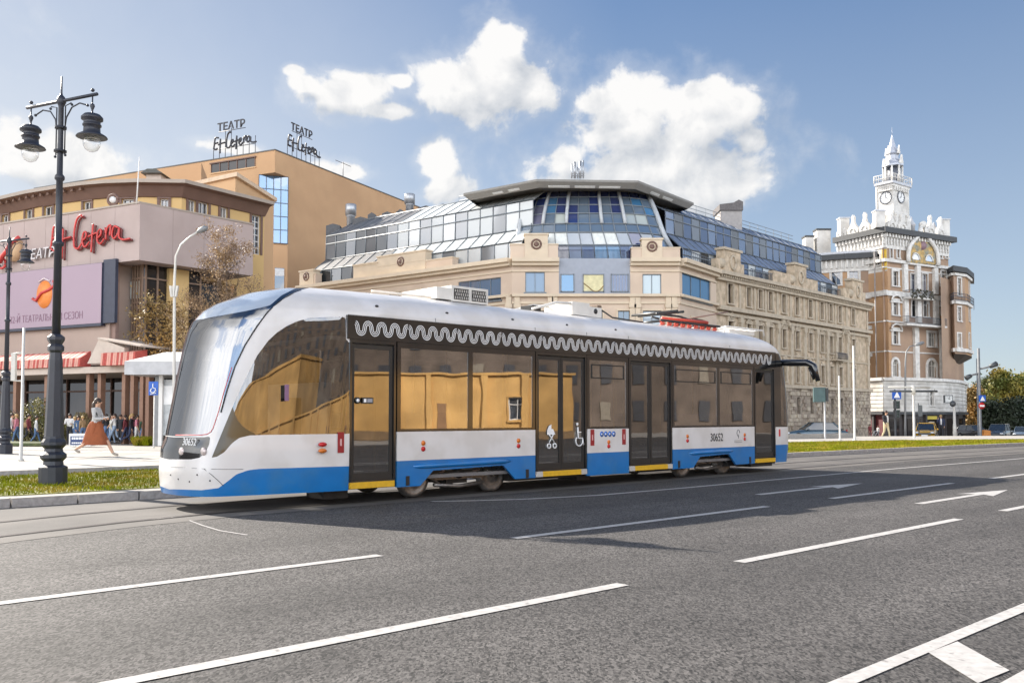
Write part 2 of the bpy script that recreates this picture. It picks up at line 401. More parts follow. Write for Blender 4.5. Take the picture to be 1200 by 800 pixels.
# ------------------------------------------------------------------ ground
def asphalt_mat():
    m = bpy.data.materials.new('asphalt'); m.use_nodes = True; nt = m.node_tree; b = nt.nodes['Principled BSDF']
    tc = _n(nt, 'ShaderNodeTexCoord')
    def nz(s, d=4, r=.6):
        z = _n(nt, 'ShaderNodeTexNoise'); z.inputs['Scale'].default_value = s; z.inputs['Detail'].default_value = d; z.inputs['Roughness'].default_value = r
        nt.links.new(tc.outputs['Object'], z.inputs['Vector']); return z.outputs['Fac']
    def ramp(x, a, c, lo, hi):
        r = _n(nt, 'ShaderNodeMapRange'); nt.links.new(x, r.inputs['Value'])
        for k, v in zip(('From Min', 'From Max', 'To Min', 'To Max'), (a, c, lo, hi)): r.inputs[k].default_value = v
        return r.outputs[0]
    def mul(x, y):
        r = _n(nt, 'ShaderNodeMath', operation='MULTIPLY'); nt.links.new(x, r.inputs[0]); nt.links.new(y, r.inputs[1]); return r.outputs[0]
    vo = _n(nt, 'ShaderNodeTexVoronoi'); vo.inputs['Scale'].default_value = 78; mpv = _n(nt, 'ShaderNodeMapping'); mpv.inputs['Scale'].default_value = (1, .45, 1); nt.links.new(tc.outputs['Object'], mpv.inputs[0]); nt.links.new(mpv.outputs[0], vo.inputs['Vector'])
    sepc = _n(nt, 'ShaderNodeSeparateColor'); nt.links.new(vo.outputs['Color'], sepc.inputs[0])
    grain = ramp(sepc.outputs[0], 0, 1, .22, 1.9)
    mid = ramp(nz(9), .3, .7, .86, 1.12); big = ramp(nz(.30, 6), .35, .65, .80, 1.14)
    # wheel paths along the lanes: a bit darker/lighter along the driving direction
    mp = _n(nt, 'ShaderNodeMapping'); mp.inputs['Rotation'].default_value = (0, 0, -math.atan2(ST, CT)); nt.links.new(tc.outputs['Object'], mp.inputs[0])
    mp2 = _n(nt, 'ShaderNodeMapping'); mp2.inputs['Scale'].default_value = (.05, .9, 1); nt.links.new(mp.outputs[0], mp2.inputs[0])
    z = _n(nt, 'ShaderNodeTexNoise'); z.inputs['Scale'].default_value = 1; z.inputs['Detail'].default_value = 3; nt.links.new(mp2.outputs[0], z.inputs['Vector'])
    lane = ramp(z.outputs['Fac'], .35, .65, .78, 1.14)
    # pale fine cracks / tyre scuffs
    v2 = _n(nt, 'ShaderNodeTexVoronoi', feature='DISTANCE_TO_EDGE'); v2.inputs['Scale'].default_value = .16
    wq = _n(nt, 'ShaderNodeTexNoise'); wq.inputs['Scale'].default_value = .8; wq.inputs['Detail'].default_value = 5; nt.links.new(tc.outputs['Object'], wq.inputs['Vector'])
    va = _n(nt, 'ShaderNodeVectorMath', operation='MULTIPLY_ADD'); nt.links.new(wq.outputs['Color'], va.inputs[0]); va.inputs[1].default_value = (1.6, 1.6, 0); nt.links.new(tc.outputs['Object'], va.inputs[2])
    nt.links.new(va.outputs[0], v2.inputs['Vector'])
    stain = ramp(nz(1.7, 7, .7), .60, .74, 1, .72)
    crack = ramp(v2.outputs['Distance'], .001, .004, .78, 1)
    f = mul(mul(mul(mul(mul(grain, mid), big), lane), crack), stain)
    cm = _n(nt, 'ShaderNodeVectorMath', operation='SCALE'); cm.inputs[0].default_value = (.067, .0625, .0595); nt.links.new(f, cm.inputs['Scale'])
    nt.links.new(cm.outputs[0], b.inputs['Base Color']); b.inputs['Roughness'].default_value = .78; b.inputs['Specular IOR Level'].default_value = .35
    bp = _n(nt, 'ShaderNodeBump'); bp.inputs['Strength'].default_value = .55; bp.inputs['Distance'].default_value = .006
    nt.links.new(sepc.outputs[0], bp.inputs['Height']); nt.links.new(bp.outputs[0], b.inputs['Normal'])
    MATS['asphalt'] = m; return m
ASPH = asphalt_mat()
PAVE = mat('pavement', (.28, .26, .235), .85, var=.08, vs=.6, bump=.1, bs=12, col2=(.32, .30, .27), c2s=.25)
PLAZ = mat('plaza_stone', (.37, .345, .31), .8, var=.07, vs=1.2, col2=(.30, .285, .26), c2s=.5)
CONC = mat('track_concrete', (.115, .105, .096), .85, var=.14, vs=1.4, bump=.25, bs=40, col2=(.08, .074, .069), c2s=.7)
KERB = mat('kerb_granite', (.30, .28, .27), .7, var=.2, vs=14, bump=.2, bs=60)
KERBT = mat('kerb_top', (.32, .305, .285), .8, var=.15, vs=10)
def paint_mat():
    m = mat('road_paint', (.40, .385, .37), .6, var=.16, vs=14, col2=(.20, .19, .18), c2s=13, c2t=(.60, .72))
    return m
PAINT = paint_mat()
RAILM = mat('rail_steel', (.10, .085, .08), .45, metal=.6, var=.2, vs=8)
SOIL = mat('soil', (.17, .17, .04), .95, var=.3, vs=5)

def sheet(name, X0, X1, Y0, Y1, n, off, m, kind='structure'):
    mb = MB(); xs = [X0+(X1-X0)*i/n for i in range(n+1)]
    t = [i/n for i in range(n+1)]; ys = [Y0+(Y1-Y0)*(q**1) for q in t]
    vs = [(x, y, TZ(x, y)+off) for y in ys for x in xs]
    fs = [(j*(n+1)+i, j*(n+1)+i+1, (j+1)*(n+1)+i+1, (j+1)*(n+1)+i) for j in range(n) for i in range(n)]
    mb.faces(vs, fs, m); o = mb.build(name, recalc=False); tagp(o, kind=kind); return o
# base: one big sheet to the horizon
mb = MB()
ys = [-400, -60, 0, 20, 40, 58, 70, 90, 120, 200, 400, 900, 3500]; xs = [-3500, -600, -200, -60, 0, 60, 200, 600, 3500]
vs = [(x, y, TZ(x, y)-.03) for y in ys for x in xs]; nx = len(xs)
mb.faces(vs, [(j*nx+i, j*nx+i+1, (j+1)*nx+i+1, (j+1)*nx+i) for j in range(len(ys)-1) for i in range(nx-1)], PAVE)
tagp(mb.build('ground', recalc=False), kind='structure')
def interp(pts, x):
    if x <= pts[0][0]: return pts[0][1]
    for (a, b), (c, d) in zip(pts, pts[1:]):
        if x <= c:
            t = (x-a)/(c-a); return b+(d-b)*t
    return pts[-1][1]
def smooth_pts(pts, step=1.0):
    out = []; x = pts[0][0]
    while x <= pts[-1][0]:
        out.append((x, (interp(pts, x-1.5)+interp(pts, x)*2+interp(pts, x+1.5))/4)); x += step
    return out
TRK = [(-30, 19), (-20, 8), (-12, -.6), (-6, -6.6), (-3, -9.1), (0, -11.3), (1.5, -12.25), (3, -12.95), (4.5, -13.4), (6, -13.65), (9, -13.75), (22, -13.8), (29, -13.85), (38, -13.4), (48, -12.5), (70, -9.5), (100, -4)]
KRB = [(-30, -15.9), (12, -15.9), (22, -16.2), (29, -16.6), (38, -16.1), (48, -15.2), (70, -12.5), (100, -7.5)]
def Zr(al, di): p = RD(al, di); return TZ(p.x, p.y)
def ribbon(mb, fa, fb, a0, a1, z, m, step=1.0):
    n = max(1, int(round((a1-a0)/step))); st = (a1-a0)/n; vs = []
    for i in range(n+1):
        a = a0+i*st
        for d in (fa(a), fb(a)): vs.append(RD(a, d, Zr(a, d)+z))
    mb.faces(vs, [(2*i, 2*i+1, 2*i+3, 2*i+2) for i in range(n)], m)
def C(v): return lambda a: v
mb = MB(); ribbon(mb, lambda a: interp(KRB, a)+.0, C(14), -60, 110, 0.0, ASPH, 2.0); tagp(mb.build('road', recalc=False), kind='structure')
trk = lambda o: (lambda a: interp(TRK, a)+o)
mb = MB(); ribbon(mb, lambda a: interp(KRB, a)+.02, lambda a: max(interp(KRB, a)+.1, interp(TRK, a)+1.35), 0.0, 100, .004, CONC, .5)
tagp(mb.build('tram_track_bed', recalc=False), kind='structure')
for off in (-.76, .76):
    mb = MB(); ribbon(mb, trk(off-.035), trk(off+.035), -14, 98, .011, RAILM, .5)
    ribbon(mb, trk(off+.036), trk(off+.075), -14, 98, .009, mat('rail_groove', (.012, .011, .01), .9), .5)
    ribbon(mb, trk(off-.11), trk(off-.036), -14, 98, .008, mat('rail_sealant', (.06, .052, .05), .8), .5)
    tagp(mb.build('tram_rail', recalc=False), 'near steel tram rail set in the roadway, the one closest to the car lanes' if off > 0 else 'far steel tram rail set in the roadway, the one beside the median kerb', 'rail', 'tram rails')
# markings
mb = MB(); P = PAINT; Zm = .006
def dash(d, a0, a1, w=.14): ribbon(mb, C(d-w/2), C(d+w/2), a0, a1, Zm, P, 3)
dash(-7.87, -8, 5.45); dash(-7.87, 7.35, 12.9); dash(-7.85, 14.95, 20.25); dash(-7.82, 22.4, 27.5); dash(-7.8, 30, 36); dash(-7.8, 39, 45)
dash(-5.1, -6, 6.05); dash(-5.08, 7.8, 13.3); dash(-5.05, 14.9, 20.5); dash(-5, 23, 28.5)
dash(-2.42, -12, 45, .11); dash(-1.77, -3, 40, .13)
mb.face([RD(*toRD(G(x, y)), Zm) for x, y in ((1088, 765), (1122, 752), (1183, 786), (1146, 801))], P)
line = [(506, 587.5), (560, 586.5), (620, 584.6), (700, 580.3), (800, 571.8), (920, 560.8), (1050, 549), (1200, 536.9), (1330, 527)]
lp = [G(*q) for q in line]
for i in range(len(lp)-1):
    a, b = lp[i], lp[i+1]
    mb.face([a+RD(0, -.06, Zm), b+RD(0, -.06, Zm), b+RD(0, .06, Zm), a+RD(0, .06, Zm)], P)
def arrow(a0, a1, d):
    h = 1.45; s = .075
    mb.face([RD(a0, d-s, Zm), RD(a1-h, d-s, Zm), RD(a1-h, d+s, Zm), RD(a0, d+s, Zm)], P)
    mb.face([RD(a1-h-.25, d-.32, Zm), RD(a1, d, Zm), RD(a1-h-.25, d+.32, Zm), RD(a1-h, d+s, Zm), RD(a1-h, d-s, Zm)], P)
arrow(14.7, 18.8, -9.15); arrow(15.1, 19.2, -6.4)
tagp(mb.build('road_markings', recalc=False), kind='structure')
# tyre scuffs left of the tram, a thin worn arc of paint
mb = MB(); q = [G(x, y) for x, y in ((222, 610), (238, 616), (258, 622), (290, 627))]
for a, b in zip(q, q[1:]):
    mb.face([a+Vector((0, -.02, .006)), b+Vector((0, -.02, .006)), b+Vector((0, .03, .006)), a+Vector((0, .03, .006))], P)
tagp(mb.build('worn_paint_arc', recalc=False), kind='structure')
# kerb along the median
mb = MB()
a = -14.0; rk = random.Random(2)
while a < 98:
    b = a+.98; p = []
    d0, d1 = interp(KRB, a), interp(KRB, b); z0 = Zr(a, d0)
    for (u, d) in ((a+.006, d0), (b-.006, d1), (b-.006, d1-.18), (a+.006, d0-.18)): p.append(RD(u, d, z0-.04))
    e = .145+rk.uniform(-.004, .004)
    mb.prism(p, (0, 0, e+.04), KERB); q = [v+Vector((0, 0, e+.043)) for v in p]; mb.face(q, KERBT)
    a += 1.0
tagp(mb.build('median_kerb'), kind='structure')
# median ground behind the kerb on the left: grass, then raised plaza
def poly_slab(name, pts, z0, z1, m, side=None):
    mb = MB(); mb.prism([(p[0], p[1], z0) for p in pts], (0, 0, z1-z0), m, side or m); o = mb.build(name); tagp(o, kind='structure'); return o
kd = lambda a: interp(KRB, a)-.181
L0 = [RD(a, kd(a)) for a in range(-14, 23, 2)]
poly_slab('median_pavement', L0+[RD(22, -22), RD(-14, -22)], -.05, .135, PAVE)
LAWN = [RD(a, -16.5) for a in (4.2, 8, 14, 20)]+[RD(21, -19), RD(20, -22.4), RD(8, -22.0), RD(4.5, -21.6), RD(.5, -20.6), RD(1.2, -18.6), RD(2.8, -17.1)]
poly_slab('lawn_soil', LAWN, .10, .150, SOIL)
ramp_pts = [RD(-20, -22.02), RD(22, -22.02), Vector((8, 30.6, 0)), Vector((-60, 33.5, 0))]
poly_slab('tram_platform', ramp_pts, -.05, .25, PLAZ, KERB)
mb = MB()
for x in range(-60, 8):
    y0 = 33.5-(x+60)*2.9/68; y1 = 33.5-(x+61)*2.9/68
    mb.prism([(x, y0-.28, .251), (x+.99, y1-.28, .251), (x+.99, y1+.02, .251), (x, y0+.02, .251)], (0, 0, .012), KERBT)
tagp(mb.build('platform_edge'), kind='structure')
# joints of the paving
mb = MB(); J = mat('paving_joint', (.22, .205, .185), .9)
for k in range(-50, 8, 2):
    mb.face([(k, 24.5, .2535), (k+.03, 24.5, .2535), (k+.03, 31, .2535), (k, 31, .2535)], J)
for y in (25.2, 27.2, 29.2):
    mb.face([(-50, y, .2535), (6, y, .2535), (6, y+.03, .2535), (-50, y+.03, .2535)], J)
tagp(mb.build('paving_joints', recalc=False), kind='structure')
# far pavement strip in front of the theatre and in front of the right-hand square
RL_near = [G(x, y) for x, y in ((880, 522.5), (920, 521.0), (985, 519.5), (1050, 518.4), (1120, 517.8), (1200, 517), (1320, 516))]
q = [(p.x, p.y) for p in RL_near]
poly_slab('stone_pavement', q+[(60, 64), (4, 55)], -.3, .14, PLAZ, KERB)
RG_near = [RD(a, kd(a)) for a in (22, 24, 26, 29, 33, 38, 43, 48, 54, 60, 66)]
RLAWN = RG_near+[Vector((p.x, p.y-.35, 0)) for p in RL_near[::-1]]
poly_slab('lawn_soil', RLAWN, -.1, .125, SOIL)
# grass blades (stuff)
def in_poly(x, y, poly):
    c = False; j = len(poly)-1
    for i in range(len(poly)):
        a, b = poly[i], poly[j]
        if (a[1] > y) != (b[1] > y) and x < (b[0]-a[0])*(y-a[1])/(b[1]-a[1])+a[0]: c = not c
        j = i
    return c
GR = mat('grass_blades', (.165, .18, .006), .9, spec=.08,  var=.35, vs=.9, col2=(.27, .21, .03), c2s=1.1, c2t=(.47, .6))
def grass(name, poly, n, z, h, w, label, cat='grass', seed=1):
    r = random.Random(seed); mb = MB(); xs = [p[0] for p in poly]; ys = [p[1] for p in poly]; k = 0
    vs = []; fs = []
    while k < n:
        x = r.uniform(min(xs), max(xs)); y = r.uniform(min(ys), max(ys))
        if not in_poly(x, y, poly): continue
        a = r.uniform(0, math.pi); hh = h*r.uniform(.5, 1.3); dx, dy = math.cos(a)*w, math.sin(a)*w; lx, ly = r.uniform(-.6, .6)*h, r.uniform(-.6, .6)*h
        b = len(vs); vs += [(x-dx, y-dy, z), (x+dx, y+dy, z), (x+lx, y+ly, z+hh)]; fs.append((b, b+1, b+2)); k += 1
    mb.faces(vs, fs, GR); o = mb.build(name, recalc=False); tagp(o, label, cat, kind='stuff')
grass('grass', [(p.x, p.y) for p in LAWN], 42000, .149, .055, .012, 'short sunlit grass with yellowed patches on the median around the ornate lamp post')
grass('grass', [(p.x, p.y) for p in RLAWN], 48000, .124, .055, .016, 'long strip of mown grass beside the track behind the rear of the tram', seed=2)
# ------------------------------------------------------------------ tram
U0 = 5.5; D0 = -12.5
tang = math.atan2(ST, CT)
tram = thing('tram', 'white and blue low-floor tram with black wave band crossing the road', 'tram', RD(U0, D0, 0), tang)
WH = mat('tram_white', (.63, .61, .60), .28, var=.03, vs=2, coat=.35, col2=(.57, .545, .525), c2s=1.6)
BL = mat('tram_blue', (.004, .14, .40), .28, var=.08, vs=3, coat=.5, col2=(.03, .15, .33), c2s=2.5, c2t=(.5, .75))
BK = mat('tram_black', (.012, .012, .013), .12, var=.1, coat=.7)
BF = mat('tram_frame', (.02, .02, .02), .4, var=.1)
GL = glassy('tram_window_glass', (.46, .46, .45), .26, .012, through=1.0)
GLD = glassy('tram_door_glass', (.26, .26, .25), .20, .015, through=1.0)
GW = glassy('tram_windscreen_glass', (.20, .20, .19), .22, .03, through=1.0)
YE = mat('sill_yellow', (.62, .36, .02), .5, var=.1, vs=12)
DK = mat('underframe', (.028, .025, .024), .7, var=.3, vs=5)
STL = mat('worn_steel', (.22, .20, .185), .45, metal=.7, var=.3, vs=12)
RUB = mat('rubber', (.015, .015, .015), .8)
REDM = mat('tram_red', (.28, .02, .025), .35); ORM = mat('lamp_orange', (.6, .16, .02), .3); REDL = mat('lamp_red', (.5, .02, .02), .3)
GREYP = mat('tram_interior', (.36, .36, .36), .6); SEAT = mat('seat_blue', (.05, .08, .2), .7); POLE = mat('pole_yellow', (.55, .36, .03), .35)
WHP = mat('sticker_white', (.8, .8, .8), .5); NUMM = mat('number_black', (.02, .02, .02), .5); BLS = mat('sticker_blue', (.02, .12, .45), .4)
H2 = 1.25
U0Z = [(.2, .17), (.35, .13), (.6, .11), (.95, .14), (1.1, .20), (1.6, .29), (2.0, .36), (2.5, .46), (2.8, .54), (2.96, .61), (3.15, .78), (3.27, .96), (3.45, 1.37), (3.54, 1.72), (3.6, 2.1), (3.625, 2.6), (3.64, 3.2)]
UTZ = [(.2, .16), (.35, .14), (.6, .10), (1.0, .10), (1.6, .14), (2.2, .2), (2.7, .30), (3.0, .45), (3.2, .62), (3.35, .86), (3.48, 1.2), (3.56, 1.6), (3.61, 2.0), (3.64, 2.6)]
ZT = 3.64
def inset(z):
    if z <= 3.05: return 0.0 + (.03*((1.18-z)/1.0)**2 if z < 1.18 else 0)
    t = min(1, (z-3.05)/(ZT-3.05)); return H2*(1-(1-t**2.5)**(1/2.1))
PC = [(0, 0), (.22, .015), (.42, .065), (.56, .14), (.655, .225), (.715, .34), (.765, .52), (.83, .86), (.90, 1.32), (.96, 1.82), (1.0, 2.35)]
PLAN = []
for i_ in range(len(PC)-1):
    p0_, p1_, p2_, p3_ = [Vector((*PC[min(max(j_, 0), len(PC)-1)], 0)) for j_ in (i_-1, i_, i_+1, i_+2)]
    if i_ == 0: p0_ = Vector((-PC[1][0], PC[1][1], 0))
    if i_ == len(PC)-2: p3_ = Vector((1.0, 2.9, 0))
    for k_ in range(12):
        t_ = k_/12; q_ = .5*((2*p1_)+(p2_-p0_)*t_+(2*p0_-5*p1_+4*p2_-p3_)*t_*t_+(3*p1_-p0_-3*p2_+p3_)*t_**3); PLAN.append((min(1.0, q_.x), q_.y))
PLAN.append(PC[-1])
def lerp_plan(f):
    i = int(f); t = f-i; a, b = PLAN[i], PLAN[min(i+1, len(PLAN)-1)]; return a[0]+(b[0]-a[0])*t, a[1]+(b[1]-a[1])*t
def shell_pt(prof, Lc, q, z, ucut):
    """q in [-1,1]: -1/1 = straight side at ucut (near/far), 0 = nose centre"""
    w = H2-inset(z); w = max(w, .001); u0 = interp(prof, z); s = 1 if q > 0 else -1; a = abs(q)
    if Lc is None:
        qa = .72; kk = min(1.0, max(.05, (ucut-.1-u0)/2.35))
        if a <= qa: sx, du = PLAN[min(len(PLAN)-1, int(a/qa*(len(PLAN)-1)))] if a == qa else lerp_plan(a/qa*(len(PLAN)-1)); return (u0+du*kk, H2+s*w*sx, z)
        ub = u0+PLAN[-1][1]*kk; t = (a-qa)/(1-qa); return (ub+(ucut-ub)*t, H2+s*w, z)
    L = min(Lc, max(.02, ucut-u0-.02)); qa = .62
    if a <= qa:
        ph = a/qa*math.pi/2; v = w*math.sin(ph)**.92 if ph > 0 else 0; u = u0+L*(1-math.cos(ph)**.92 if ph < math.pi/2-1e-6 else 1)
    else:
        v = w; t = (a-qa)/(1-qa); u = u0+L+(ucut-u0-L)*t
    return (u, H2+s*v, z)
LEN = 16.62
def P2(u, v): return RD(U0+u, D0-v)
def pxl(p):
    v = min(p[1], 2*H2-p[1]); w = P2(p[0], v); return proj((w.x, w.y, p[2]))
def sdf(poly, x, y):
    best = 1e9; c = False; j = len(poly)-1
    for i in range(len(poly)):
        ax, ay = poly[i]; bx, by = poly[j]
        ex, ey = bx-ax, by-ay; t = max(0, min(1, ((x-ax)*ex+(y-ay)*ey)/(ex*ex+ey*ey+1e-12)))
        best = min(best, math.hypot(x-ax-ex*t, y-ay-ey*t))
        if (ay > y) != (by > y) and x < (bx-ax)*(y-ay)/(by-ay)+ax: c = not c
        j = i
    return best if c else -best
def split(polys, fn):
    """cut every polygon along fn=0 -> (inside, outside)"""
    ins, outs = [], []; cache = {}
    def f(p):
        if p not in cache: cache[p] = fn(p)
        return cache[p]
    for pl in polys:
        g = [f(p) for p in pl]
        if all(x >= 0 for x in g): ins.append(pl); continue
        if all(x < 0 for x in g): outs.append(pl); continue
        a, b = [], []; n = len(pl)
        for i in range(n):
            p, r = pl[i], pl[(i+1) % n]; gp, gr = g[i], g[(i+1) % n]
            (a if gp >= 0 else b).append(p)
            if (gp >= 0) != (gr >= 0):
                t = gp/(gp-gr); m = tuple(p[k]+(r[k]-p[k])*t for k in range(3)); a.append(m); b.append(m)
        if len(a) > 2: ins.append(a)
        if len(b) > 2: outs.append(b)
    return ins, outs
def shell_obj(name, polys, m, parent, thick=0, mirror=None, label=None):
    thick = 0
    mb = MB(); idx = {}; vs = []; fs = []
    for pl in polys:
        f = []
        for p in pl:
            k = (round(p[0], 5), round(p[1], 5), round(p[2], 5))
            if k not in idx: idx[k] = len(vs); vs.append(p)
            if not f or f[-1] != idx[k]: f.append(idx[k])
        if len(f) > 1 and f[0] == f[-1]: f.pop()
        if len(set(f)) > 2: fs.append(tuple(f))
    mb.faces(vs, fs, m, True); o = mb.build(name, parent, label, recalc=False)
    if thick:
        s = o.modifiers.new('thick', 'SOLIDIFY'); s.thickness = thick; s.offset = -1
    return o
def grid(prof, Lc, ucut, nq=150, flip=False):
    zs = sorted(set([round(.25+(3.05-.25)*i/62, 4) for i in range(63)]+[round(3.05+(ZT-.001-3.05)*(1-(1-i/40)**1.7), 5) for i in range(41)]))
    qs = [-1+2*i/nq for i in range(nq+1)]; rows = []
    for z in zs:
        rows.append([tuple(shell_pt(prof, Lc, q, z, ucut)) for q in qs])
    if flip: rows = [[(LEN-u, v, z) for u, v, z in r] for r in rows]
    return [[rows[j][i], rows[j][i+1], rows[j+1][i+1], rows[j+1][i]][::(-1 if not flip else 1)] for j in range(len(rows)-1) for i in range(nq)]
# ---- front cab
LN = None
UC = 4.3
pol = grid(U0Z, LN, UC, 200)
pol, _ = split(pol, lambda p: -1 if False else (1 if p[2] > 3.07 else 2.55-p[0]) if abs(p[2]-3.07) > .0 else 1)
WS = [(-200, 511), (238, 511), (246, 509), (250, 504), (258.5, 483), (266, 456), (275, 429), (287, 404), (301, 382), (313, 366), (326, 354), (340, 345.5), (352, 340), (374, 334), (420, 325), (420, -200), (-200, -200)]
PN = [(-200, 512), (239, 512), (246.5, 511), (245.5, 520), (241, 530), (234, 536), (224, 538), (-200, 538)]
SW = [(405.5, 371.5), (390, 371), (361, 372.8), (348, 376.5), (336, 382), (324, 390), (314, 399.5), (301, 417), (289, 441), (277, 466), (267, 490), (257, 514), (248, 536), (254, 535), (263, 529.5), (272, 519), (280, 513), (292, 510), (310, 509.3), (411, 508), (411, 401), (405.5, 401)]
BLU = [(-200, 572.5), (205, 573), (236, 574), (256, 571.5), (265, 565), (277, 555.5), (291, 550.5), (305, 549), (440, 545), (440, 700), (-200, 700)]
def near(poly): return lambda p: sdf(poly, *pxl(p))
def win_f(p):
    w = p[1] < 1.05 or p[1] > 1.45
    return min(sdf(SW, *pxl(p)), (2.62-p[0])*60, (3.09-p[2])*70) if w else -5
ws, rest = split(pol, lambda p: min(near(WS)(p), (2.55-p[0])*60))
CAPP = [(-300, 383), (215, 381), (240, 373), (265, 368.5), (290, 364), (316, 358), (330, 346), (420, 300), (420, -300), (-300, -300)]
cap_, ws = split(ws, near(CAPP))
pn, rest = split(rest, near(PN))
sw, rest = split(rest, win_f)
# thin black gasket round the side glass: grow the window outline
bl, wh = split(rest, near(BLU))
shell_obj('cab_shell', wh, WH, tram); shell_obj('cab_skirt', bl, BL, tram)
shell_obj('windscreen', ws, GW, tram, .012); shell_obj('glazing_cap', cap_, mat('cap_sky_reflection', (.33, .38, .45), .12, coat=1.0, var=.06, vs=1.5), tram)  # top of the screen glass, its pale sky reflection painted into the colour
mb = MB()
shell_obj('headlight_panel', pn, BK, tram, .012)
FO = [(240, 545), (264, 492), (272, 474), (275, 484), (279, 493), (285, 499.5), (291, 504), (300, 508.5), (300, 520)]
fo, sw = split(sw, lambda p: near(FO)(p))
for sd in (0, 1): shell_obj('window_foil', [p for p in fo if (sum(q[1] for q in p)/len(p) < 1.25) == (sd == 0)], mat('olive_foil', (.075, .050, .018), .25, coat=.2), tram)
swn = [p for p in sw if sum(q[1] for q in p)/len(p) < 1.25]; swf = [p for p in sw if sum(q[1] for q in p)/len(p) >= 1.25]
# lower swoop is painted dark amber-black foil, the rest is clear
GLC = glassy('cab_glass', (.26, .26, .25), .17, .012, through=1.0, fres=.04)
shell_obj('cab_side_window', swn, GLC, tram, .012); shell_obj('cab_side_window', swf, GLC, tram, .012)
# ---- rear cab
pol = grid(UTZ, .55, 3.2, 110, flip=True)
pol, _ = split(pol, lambda p: 1 if p[2] > 3.07 else p[0]-15.44)
RW, rest = split(pol, lambda p: min(p[0]-15.72+.0*p[2], p[2]-1.2, 3.02-p[2]))
RB, rest = split(rest, lambda p: min(p[2]-2.7, 3.07-p[2])*1.0)
RK, rest = split(rest, lambda p: min(p[2]-1.16, 2.71-p[2]))
bl, wh = split(rest, lambda p: .70-p[2])
shell_obj('rear_cab_shell', wh, WH, tram); shell_obj('rear_cab_skirt', bl, BL, tram)
shell_obj('rear_window', RW, GW, tram, .012); shell_obj('rear_black_band', RB+RK, BK, tram)
# ---- roof
mb = MB(); ua, ub = UC, LEN-3.2; n = 44; sec = []
for s in (-1, 1):
    zs = [3.07+(ZT-.001-3.07)*(1-(1-i/22)**1.7) for i in range(23)]
    half = [(H2+s*(H2-inset(z)), z) for z in zs]; sec += half if s < 0 else half[::-1]
vs = [(u, v, z) for u in (ua, ub) for v, z in sec]; k = len(sec)
mb.faces(vs, [(i, i+1, k+i+1, k+i) for i in range(k-1)], WH, True)
roof = mb.build('roof', tram)
mb = MB()
for u in (4.3, 6.75, 8.23, 9.56, 11.08, 13.4):
    mb.box((u-.006, -.001, 3.088), (u+.006, .01, 3.16), mat('seam_grey', (.22, .22, .22), .7))
mb.box((2.5, -.003, 3.086), (15.5, .0, 3.094), mat('seam_grey', (.22, .22, .22), .7)); mb.build('panel_seam', tram)
mb = MB()   # small lifting-eye marks on the roof edge
for u in (3.1, 4.6, 6.2, 7.7, 9.2):
    mb = MB(); mb.ball((u, .055, 3.28), .03, BF, 8, 5, (1.3, .5, .7)); mb.build('roof_eye', tram)
